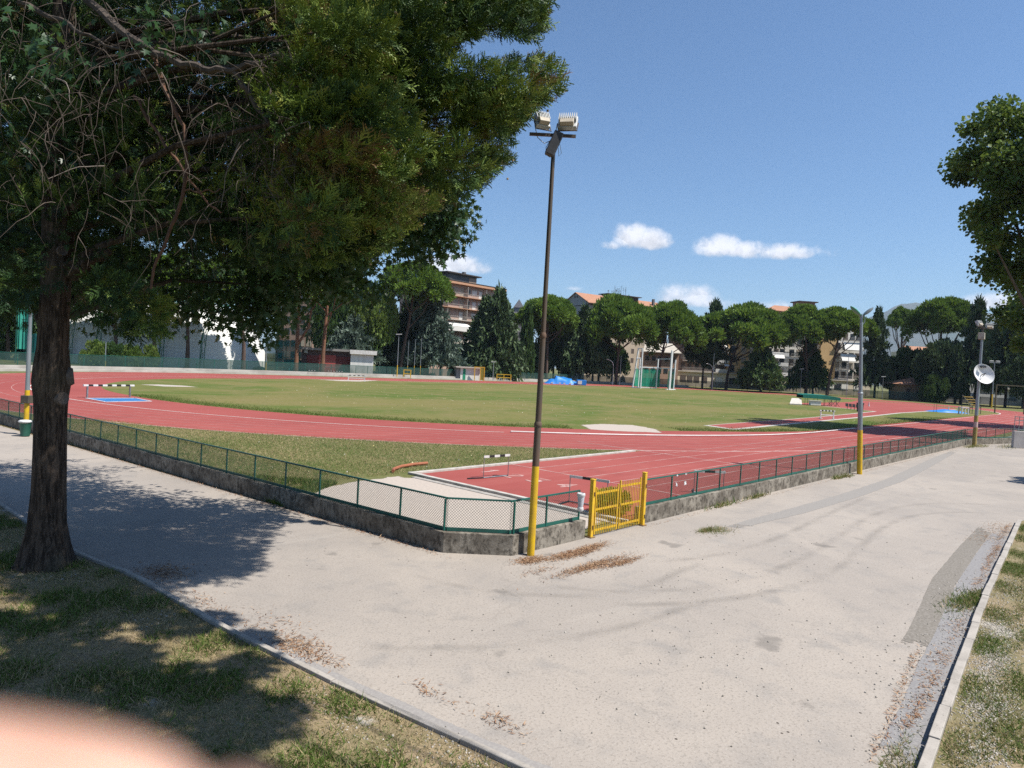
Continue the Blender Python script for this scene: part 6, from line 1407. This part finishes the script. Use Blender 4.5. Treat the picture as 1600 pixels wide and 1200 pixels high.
# ---- right hand flats with awnings
c = gd(1192, 238); s = pxw(c); b = Bld('awning_flats', 'cream flats with white balcony awnings and a red tiled attic left of the V lamp', 'building', c, FRONT+R(8))
zt = hz(c, 500); zr = hz(c, 483); red = wallmat('red_brown_render', (.4, .19, .13))
b.box('wall', wallmat('white_render', (.82, .78, .71)), 2*s, 1.5, zg, 92*s, 14, zt); b.box('cornice', dark_eave, -4*s, -.5, zt+.003, 94*s, 15, zt+.35); b.box('parapet', slab_w, -3*s, -.4, zt+.353, 60*s, 14, zt+1.4)
b.box('attic', red, 4*s, 2.5, zt+1.404, 100*s, 12, zr+.2); m = MB(); m.add([(-1*s, 1, zr+.0), (106*s, 1, zr-.6), (92*s, 8, zr+2.0), (30*s, 8, zr+2.4), (-1*s, 1, zr-.2), (106*s, 1, zr-.8)], [(0, 1, 2, 3), (0, 4, 5, 1)]); m.build('attic_roof', tile, b.t, local=True)
for x in (8, 20, 30): b.window(x*s, zt+2.0, 1.4, 1.5, dshut, red, y=2.5)
zc = zr+2.2; b.box('roof_cabin', wallmat('mauve_cabin', (.34, .24, .24)), 64*s, 5, zc-1.2, 92*s, 9, zc+1.6); b.box('cabin_roof', dark_eave, 62*s, 4, zc+1.604, 95*s, 10, zc+1.95); b.window(86*s, zc+.3, .8, .9, glass, y=5)
b.box('stair_tower', ochre, 92.4*s, 0, zg, 119*s, 14, zt-1.5)
b.box('wall', wallmat('white_render', (.82, .78, .71)), 119.2*s, 1.4, zg, 166*s, 14, zt-1)
b.box('ground_floor', cream, 22*s, -3.0, 0, 172*s, 9, zg-.4); b.box('ground_floor_roof', slab_w, 20*s, -3.4, zg-.396, 174*s, .6, zg-.05)
for k in range(5):
    z = zg+.4+k*3.35
    b.balcony(6*s, 36*s, z, 1.5, MATS['balcony_white'], 'solid', rmat=MATS['balcony_white']); b.balcony(40*s, 88*s, z, 1.3, slab_w, 'bars'); b.balcony(121*s, 164*s, z, 1.6, slab_w, 'bars')
    for x in (10, 22, 32, 48, 60, 74, 84, 126, 138, 150, 160): b.window(x*s, z+.25, 1.7, 2.2, rr_.choice([glass, glass, dshut, shut]), y=1.5 if x < 100 else 1.4)
for x0, x1, zz, hh in ((12, 34, zt-3.2, 1.8), (8, 28, zg+6.2, 2.0), (128, 146, zg+10.4, 2.6), (124, 150, zg+6.6, 2.4), (146, 160, zg+10.4, 2.6)):
    m = MB(); A = [(x0*s, -1.0, zz+hh), (x1*s, -1.0, zz+hh), (x1*s, -2.2, zz), (x0*s, -2.2, zz)]; m.add(A+[(x, y+.05, z-.04) for x, y, z in A], [(0, 1, 2, 3), (7, 6, 5, 4), (0, 3, 7, 4), (1, 5, 6, 2), (3, 2, 6, 7), (0, 4, 5, 1)]); m.build('awning', awn, b.t, local=True)
for x in (38, 50, 64, 92, 104, 117, 128, 150): b.window(x*s, (zg-.4)*.35, 2.7, (zg-.4)*.42, rr_.choice([glass, awn, glass]), brownw, y=-3.0)
b.box('pillar', cream, 71*s, -3.3, 0, 78*s, -3.02, zg-.41)
# ---- small tiled hut and walls on the right
c = gd(1420, 200); s = pxw(c); b = Bld('tiled_hut', 'small ochre hut with a low terracotta roof half hidden by a dark bush', 'building', c, FRONT); zt = hz(c, 600)
b.box('wall', wallmat('tan_render', (.42, .3, .19)), -12*s, 0, 0, 34*s, 6, zt); m = MB(); m.add([(-21*s, -1.4, zt-.15), (40*s, -1.4, zt-.15), (30*s, 3.5, zt+2.0), (14*s, 3.5, zt+2.0), (-21*s, -1.4, zt-.35), (40*s, -1.4, zt-.35), (40*s, 7, zt), (-21*s, 7, zt)], [(0, 1, 2, 3), (0, 4, 5, 1), (2, 1, 6), (3, 7, 0), (2, 6, 7, 3)]); m.build('roof', tile, b.t, local=True)
b.box('door', dshut, -5*s, -.06, 0, 1*s, -.005, zt*.75); b.window(14*s, zt*.4, 1.2, 1.1, glass)
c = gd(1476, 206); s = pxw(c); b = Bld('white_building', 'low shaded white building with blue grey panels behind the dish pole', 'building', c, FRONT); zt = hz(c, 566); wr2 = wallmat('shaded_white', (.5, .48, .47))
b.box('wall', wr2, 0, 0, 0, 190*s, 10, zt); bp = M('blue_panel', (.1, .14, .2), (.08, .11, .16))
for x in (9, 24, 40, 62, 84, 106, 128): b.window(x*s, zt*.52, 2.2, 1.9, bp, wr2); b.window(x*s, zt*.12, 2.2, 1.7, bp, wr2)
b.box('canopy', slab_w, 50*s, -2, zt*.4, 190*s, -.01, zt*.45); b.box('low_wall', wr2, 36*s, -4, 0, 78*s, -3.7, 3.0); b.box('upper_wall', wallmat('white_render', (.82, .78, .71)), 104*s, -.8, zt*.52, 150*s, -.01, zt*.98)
# tiled roofs farther off
c = gd(1404, 330); s = pxw(c); b = Bld('distant_house', 'distant house whose red tiled roof shows under the pine limbs', 'building', c, FRONT); zt = hz(c, 549); b.box('wall', cream, 0, 0, 0, 92*s, 9, zt); m = MB(); m.add([(-2*s, -1, zt), (95*s, -1, zt), (86*s, 5, zt+3), (8*s, 5, zt+3), (-2*s, -1, zt-.4), (95*s, -1, zt-.4)], [(0, 1, 2, 3), (0, 4, 5, 1)]); m.build('roof', tile, b.t, local=True)
for x in (12, 34, 58, 80): b.window(x*s, zt-3, 1.4, 1.6, dshut)
# ---- brown flats on the left
p = gd(426, 205); s = pxw(p); b = Bld('brown_flats', 'brown apartment block glimpsed between the leafy boughs and the forked pine', 'building', p, FRONT); brn = wallmat('brown_plaster', (.3, .2, .15), (.25, .17, .13)); zt = hz(p, 430)
b.box('wall', brn, 15*s, 0, 0, 60*s, 12, zt); b.box('wing', wallmat('orange_plaster', (.46, .25, .15)), 0, 2, 0, 14.6*s, 12, hz(p, 488)); b.box('wing_roof', slab_o, -2*s, 1.2, hz(p, 488)+.004, 15*s, 12.5, hz(p, 484)); b.box('roof', dark_eave, 13*s, -1, zt+.003, 62*s, 13, zt+.5)
for k in range(7):
    for x in (21, 32, 44, 55): b.window(x*s, zt-3.4-3.4*k, 1.5, 1.7, rr_.choice([glass, shut, glass]), brn)
    b.window(7*s, 2.5+3.4*k if k < 4 else 2.5, 1.2, 1.6, glass, slab_o, y=2.0)
# ---- white vaulted sports hall on the left
b0 = gd(58, 137); s = pxw(b0); t = thing('vaulted_hall', 'long white vaulted sports hall behind the pines on the left', 'hall', b0, FRONT+R(4)); hw = M('hall_membrane', (.8, .79, .76), (.72, .71, .68), .7, .4)
LN = 300*s; rad = 17.0; Hv = hz(gd(230, 137), 461); m = MB(); A = []
nA = 20; nL = 30
for i in range(nL+1):
    x = LN*i/nL; e = 1 if x < LN*.74 else math.sqrt(max(0, 1-((x-LN*.74)/(LN*.262))**2)); ring = []
    for k in range(nA+1):
        a = math.pi*k/nA; ring.append((x, rad-rad*max(e, .05)**.6*math.cos(a)*(1.0), Hv*(.25*e+.75*e**1.6)*math.sin(a)**.62))
    A += ring
m.add(A, [(i*(nA+1)+k, (i+1)*(nA+1)+k, (i+1)*(nA+1)+k+1, i*(nA+1)+k+1) for i in range(nL) for k in range(nA)]); m.build('membrane', hw, t, local=True, smooth=True)
gs = M('green_truss', (.03, .2, .11), (.03, .15, .09), .5)
for fx in (.16, .3, .62, .83):
    x = LN*fx; m = MB(); e = 1 if fx < .74 else .93
    P1 = [np.array([x, rad-(rad+.9)*math.cos(a), (Hv+1.1)*e*math.sin(a)**.62]) for a in np.linspace(0, math.pi, 22)]; P2 = [q+np.array([.9, 0, .0]) for q in P1]; P3 = [q+np.array([.45, (-.5 if q[1] < rad else .5), .75]) for q in P1]
    for P_ in (P1, P2, P3): m.tube(P_, .07, 4)
    for i in range(21): m.tube([P1[i], P3[i+1]], .04, 4); m.tube([P2[i], P3[i+1]], .04, 4); m.tube([P1[i], P2[i+1]], .04, 4)
    m.build('arch_truss', gs, t, local=True)
# ---- net courts, red shuttered hut, small huts
c = gd(420, 150); s = pxw(c); t = thing('net_court', 'blue green netted court between the white hall and the forked pine', 'net court', c, FRONT); zt = hz(c, 531)
tn = netmat('teal_netting', (.0, .13, .14), .78); net([(-6*s, 0), (48*s, 0)], .2, zt, 'net', tn, .3, t)
for x in (-6, 10, 26, 48): MB().bar((x*s, -.12, 0), (x*s, -.12, zt+.2), .12, .12, up=(1, 0, 0)).build('post', gpaint, t, local=True)
m = MB(); m.bar((-6*s, -.12, zt*.97), (48*s, -.12, zt*.97), .1, .1); m.bar((-6*s, -.12, zt*.42), (48*s, -.12, zt*.42), .1, .1); m.build('rail', gpaint, t, local=True)
m = MB(); m.box(18*s, 2, 0, 40*s, 8, zt*.4); m.build('store_block', wallmat('grey_block', (.25, .25, .26)), t, local=True)
c = gd(26, 118); s = pxw(c); t = thing('torn_netting', 'torn green net hanging on a frame left of the big trunk', 'net', c, FRONT); net([(0, 0), (20*s, .4)], hz(c, 545), hz(c, 482), 'net', M('green_sheet', (.04, .36, .27), (.03, .28, .22), .7, .6), .5, t, 12); net([(6*s, 1), (44*s, 1)], .2, hz(c, 520), 'net', tn, .2, t)
for x in (-1, 21, 44): MB().bar((x*s, -.2, 0), (x*s, -.2, hz(c, 470)), .12, .12, up=(1, 0, 0)).build('post', gpaint, t, local=True)
c = gd(470, 152); s = pxw(c); b = Bld('red_hut', 'long low hut with red panels and a white end block beyond the track', 'hut', c, FRONT+R(12)); zt = hz(c, 546); zg0 = .6
dk_ = wallmat('dark_hut_wall', (.12, .08, .08)); rp = M('red_panel', (.5, .1, .09), (.42, .08, .07), .7, 1.5); b.box('wall', dk_, 0, 0, 0, 75*s, 6, zt); b.box('roof', wallmat('grey_roof_edge', (.3, .28, .26)), -2*s, -1.0, zt+.004, 79*s, 6.5, zt+.5)
b.box('panel', M('dark_red_panel', (.2, .04, .04), (.16, .035, .035)), 8*s, -.08, .5, 26*s, -.01, zt*.78); b.box('panel', rp, 26.2*s, -.12, .3, 52*s, -.01, zt*.82); b.box('panel', MATS['dark_red_panel'], 52.2*s, -.08, .5, 74*s, -.01, zt*.78)
for k in (.3, .52): b.box('panel_strip', slab_w, 26.4*s, -.15, zt*k, 51.8*s, -.122, zt*k+.06)
b.box('air_unit', M('white_unit', (.6, .6, .58)), 4*s, -.5, zt*.86, 9*s, -.01, zt*.98)
wb2 = M('white_hut_block', (.86, .84, .8), (.74, .72, .68), .85, 1.2, stretch=(1.5, 1, .2)); b.box('end_block', wb2, 75.2*s, -3.0, 0, 110*s, 6, zt-.4); b.box('end_roof', M('white_roof_edge', (.78, .76, .72)), 74*s, -3.6, zt-.396, 115*s, 6.4, zt+.5)
c = gd(717, 164); s = pxw(c); b = Bld('kiosk', 'little white kiosk with a green door beside a yellow gate', 'hut', c, FRONT+R(14)); zt = hz(c, 573)
b.box('wall', wb2, 2*s, 0, 0, 36*s, 4, zt-.2); b.box('roof', slab_w, -6*s, -.6, zt-.196, 37*s, 4.5, zt+.05); b.box('door', M('green_door', (.02, .33, .18), (.02, .27, .15)), 6*s, -.06, .1, 10*s, -.005, zt*.86); b.box('side_wall', wallmat('grey_block', (.25, .25, .26)), -4*s, .4, 0, 1.9*s, 4, zt-.21)
c = gd(746, 164); s = pxw(c); t = thing('yellow_gate', 'distant yellow gate standing right of the little white kiosk', 'gate', c, FRONT); zt = hz(c, 573); m = MB()
for x in (-5, 4, 10): m.box(x*s-.1, -.1, 0, x*s+.1, .1, zt)
m.build('post', yel, t, local=True); MB().box(-5*s, -.08, zt-.2, 10*s, .08, zt).build('rail', yel, t, local=True); MB().box(4*s+.12, -.05, .2, 10*s-.12, .05, zt-.22).build('panel', M('olive_panel', (.3, .26, .03), (.25, .22, .03)), t, local=True)
# ------------------------------------------------------------------ far boundary: steps, green screen fence, thin poles, lamps
FB = [(-10, 60), (-4, 80), (8, 98), (26, 110.5), (48, 119), (70, 121.5), (100, 122), (150, 122.5), (175, 121), (200, 108), (213, 90), (219, 70), (221, 45), (219, 20), (210, -2)]
P = [np.array([x, y, 0.0]) for x, y in FB]
t = thing('terrace_step', 'low pale concrete step running along the far edge of the track', 'step', P[2]); m = MB()
for i in range(2, 9):
    a, b_ = P[i], P[i+1]; d = (b_-a)/np.linalg.norm(b_-a); n_ = np.array([d[1], -d[0], 0]); m.bar(a+n_*2.4+[0, 0, .15], b_+n_*2.4+[0, 0, .15], .9, .3); m.bar(a+n_*1.2+[0, 0, .35], b_+n_*1.2+[0, 0, .35], .9, .7)
m.build('step_blocks', M('step_concrete', (.5, .47, .42), (.36, .33, .29), .9, .3), t)
sn = netmat('green_screen', (.02, .065, .055), .66)
for i0, i1, lab in ((0, 4, 'dark green screened fence round the far left bend'), (4, 8, 'long dark green screened fence behind the far straight'), (8, 14, 'shaded green screened fence round the far right bend')):
    t = thing('screen_fence', lab, 'fence', P[i0]); tp = MB(); m = MB(); A, Bq = [], []
    for i in range(i0, i1+1): A.append(P[i]+[0, 0, .4]); Bq.append(P[i]+[0, 0, 2.3])
    m.strip(A, Bq); m.build('screen', sn, t)
    for i in range(i0, i1):
        tp.bar(P[i]+[0, 0, 2.3], P[i+1]+[0, 0, 2.3], .06, .06); n_ = int(np.linalg.norm(P[i+1]-P[i])/3)
        for k in range(n_): q = P[i]+(P[i+1]-P[i])*k/n_; MB().bar(q, q+[0, 0, 2.35], .07, .07, up=(1, 0, 0)).build('post', gpaint, t)
    tp.build('top_rail', gpaint, t)
def fpost(px, depth, top, label, ybase=True, group=None, r=.09, arm=None, name='lamp_post', cat='lamp post'):
    c = gd(px, depth); h = hz(c, top); t = thing(name, label, cat, c, FRONT, group); m = MB(); m.tube([(0, 0, h*.3 if ybase else 0), (0, 0, h)], [r, r*.7], 7); m.build('pole_shaft', zinc, t, local=True)
    if ybase: MB().tube([(0, 0, 0), (0, 0, h*.3)], r*1.15, 7).build('pole_base', ypole, t, local=True)
    if arm == 'curve': m = MB(); m.tube([(0, 0, h), (-.3, 0, h+1.0), (-1.0, 0, h+1.6), (-2.0, 0, h+1.8)], r*.8, 6); m.build('curved_arm', whitep, t, local=True)
    if arm == 'twin':
        for x in (-.75, .75): m = MB(); m.bar((x, 0, h-.1), (x, -.1, h+.35), .9, .35, up=(0, 1, 0)); m.build('floodlight', alu, t, local=True)
        MB().bar((-1.2, 0, h-.15), (1.2, 0, h-.15), .1, .1).build('cross_arm', zinc, t, local=True)
    if arm == 'head': m = MB(); m.bar((-.6, 0, h+.05), (.6, 0, h+.15), .35, .16); m.build('lamp_head', alu, t, local=True)
    return t
fpost(164, 112, 535, 'thin grey post with yellow base in front of the clipped bushes'); fpost(415, 140, 530, 'thin white post with yellow base before the netted court'); fpost(620, 150, 523, 'thin post with yellow base just left of the leaning pine trunk', arm='head')
for px, tp, lab in ((636, 532, 'left bare flagpole of three right of the leaning pine'), (646.5, 530, 'middle bare flagpole of three right of the leaning pine'), (656, 528, 'right bare flagpole of three above the small yellow frame')): fpost(px, 166, tp, lab, True, 'three flagpoles', .07, None, 'flagpole', 'flagpole')
fpost(957, 196, 572, 'white curved street lamp among the dark trunks left of the cage', False, None, .1, 'curve'); fpost(1112, 205, 578, 'white curved street lamp left of the forking pine trunk', False, None, .1, 'curve')
fpost(1112.5, 200, 552, 'thin straight grey post beside the curved lamp and forking pine', False, None, .08); fpost(1322, 190, 548, 'thin tall post between the leaning pine and the V lamp', False, None, .08); fpost(1250, 206, 577, 'small street lamp before the ground floor left of the straight pine', False, None, .07, 'head')
fpost(1378, 196, 589, 'small street lamp by the fence left of the tiled hut', False, None, .08, 'head'); fpost(1549, 165, 566, 'twin headed floodlight post with yellow base right of the dish', True, None, .13, 'twin'); fpost(968, 194, 556, 'thin dark post right of the curved lamp by the cage', False, None, .06)
fpost(770, 172, 566, 'thin pale post beside the wide yellow frame', False, None, .1, 'head')
# ------------------------------------------------------------------ mountain
c = CAM+(ray(1400, 600)*6000); rg_ = np.random.default_rng(6); n = 60; mm = 24; V = []; dirv = np.array([CD[0], CD[1], 0]); dirv /= np.linalg.norm(dirv)
prof = [(1180, 592), (1260, 560), (1320, 522), (1355, 498), (1378, 487), (1400, 478), (1418, 474), (1436, 477), (1462, 482), (1500, 484), (1540, 495), (1580, 503), (1620, 512), (1700, 530), (1800, 555), (1900, 590)]
xs = np.linspace(1180, 1900, n+1)
for j in range(mm+1):
    f = j/mm
    for x in xs:
        y = np.interp(x, [p[0] for p in prof], [p[1] for p in prof]); top = at(x, y, 6000); zt = top[2]; prf = math.sin(math.pi*f)**.9 if f < .5 else 1-abs(f-.5)*1.4
        q = top+dirv*(f-.5)*2600; V.append((q[0], q[1], max(-5, zt*prf*(1-.0*f))+rg_.normal(0, 9)*math.sin(math.pi*f)-5*(f in (0, 1))))
F = [(j*(n+1)+i, j*(n+1)+i+1, (j+1)*(n+1)+i+1, (j+1)*(n+1)+i) for j in range(mm) for i in range(n)]
m = MB(); m.add(V, F); struct(m.build('mountain', M('mountain_scrub', (.06, .08, .045), (.1, .1, .07), .95, .004), smooth=True))
# ------------------------------------------------------------------ summer haze: one even box of air round camera, ground and mountain
hm = bpy.data.materials.new('summer_haze'); hm.use_nodes = True; nt = hm.node_tree; nt.nodes.remove(nt.nodes['Principled BSDF'])
pv = N(nt, 'ShaderNodeVolumePrincipled'); pv.inputs['Color'].default_value = (.62, .78, 1, 1); pv.inputs['Density'].default_value = .00007; pv.inputs['Anisotropy'].default_value = .1
L(nt, pv.outputs[0], nt.nodes['Material Output'].inputs['Volume'])
hb = MB().box(-4500, -4500, -7, 9500, 9500, 760).build('haze', hm); hb['kind'] = 'stuff'
# ------------------------------------------------------------------ the hand that holds the camera: its index finger strays before the lens
def cam_pt(x, y, z): return CAM+(CR*x+CU*y+CD*z)*.01
sm, nt, b = _nt('skin'); b.inputs['Roughness'].default_value = .5; b.inputs['Subsurface Weight'].default_value = .25; b.inputs['Subsurface Radius'].default_value = (.01, .004, .002)
L(nt, mixc(nt, smooth(nt, noise(nt, objc(nt), 120, 4), .4, .65), (.7, .43, .33), (.62, .36, .27)), b.inputs['Base Color'])
nodes = {'wrist': ((-13.5, -12.5, -1.5), 2.5), 'palm': ((-11.6, -7.6, -.2), 2.5), 'k1': ((-9.0, -3.8, 1.6), 1.1), 'i1': ((-6.0, -2.45, 3.3), .95), 'i2': ((-3.9, -2.55, 3.75), .84), 'i25': ((-2.75, -2.7, 3.85), .83), 'i3': ((-1.62, -3.02, 3.9), .78),
 'k2': ((-9.2, -5.7, 2.0), 1.1), 'm1': ((-6.0, -5.9, 3.6), .95), 'm2': ((-4.4, -6.6, 2.3), .85), 'm3': ((-5.0, -7.1, .8), .72), 'k3': ((-9.5, -7.5, 1.9), 1.05), 'r1': ((-6.6, -7.9, 3.3), .9), 'r2': ((-5.0, -8.6, 2.1), .8), 'r3': ((-5.6, -9.0, .7), .7),
 'k4': ((-10.1, -9.2, 1.5), .95), 'p1': ((-7.8, -9.9, 2.7), .78), 'p2': ((-6.6, -10.4, 1.7), .7), 'p3': ((-7.0, -10.7, .6), .6), 't0': ((-10.6, -7.0, -2.2), 1.35), 't1': ((-8.6, -5.6, -3.4), 1.1), 't2': ((-6.6, -4.9, -3.3), .9), 't3': ((-5.0, -4.8, -2.8), .75)}
edges = [('palm', 'wrist'), ('palm', 'k1'), ('k1', 'i1'), ('i1', 'i2'), ('i2', 'i25'), ('i25', 'i3'), ('palm', 'k2'), ('k2', 'm1'), ('m1', 'm2'), ('m2', 'm3'), ('palm', 'k3'), ('k3', 'r1'), ('r1', 'r2'), ('r2', 'r3'), ('palm', 'k4'), ('k4', 'p1'), ('p1', 'p2'), ('p2', 'p3'), ('palm', 't0'), ('t0', 't1'), ('t1', 't2'), ('t2', 't3')]
keys = list(nodes); me = bpy.data.meshes.new('hand'); me.from_pydata([tuple(cam_pt(*nodes[k][0])-CAM) for k in keys], [(keys.index(a), keys.index(c)) for a, c in edges], []); me.materials.append(sm)
hand = bpy.data.objects.new('hand', me); COL.objects.link(hand); hand.location = tuple(CAM)
md = hand.modifiers.new('skin', 'SKIN'); md.use_smooth_shade = True
for k, v in zip(keys, me.skin_vertices[0].data): v.radius = (nodes[k][1]*.01,)*2; v.use_root = k == 'palm'
hand.modifiers.new('subdivision', 'SUBSURF').levels = 2; hand.modifiers['subdivision'].render_levels = 2
tag(hand, 'blurred pink fingertip of a hand reaching in at the lower left corner', 'hand')
m = MB(); c = cam_pt(-1.75, -2.85, 4.55); m.lathe([(0, .0), (.0035, -.0002), (.0048, -.0012)], 14, c-CU*.002, CD*.9-CU*.3+CR*.2); m.build('fingernail', M('nail', (.62, .4, .33), rough=.3), hand, smooth=True)
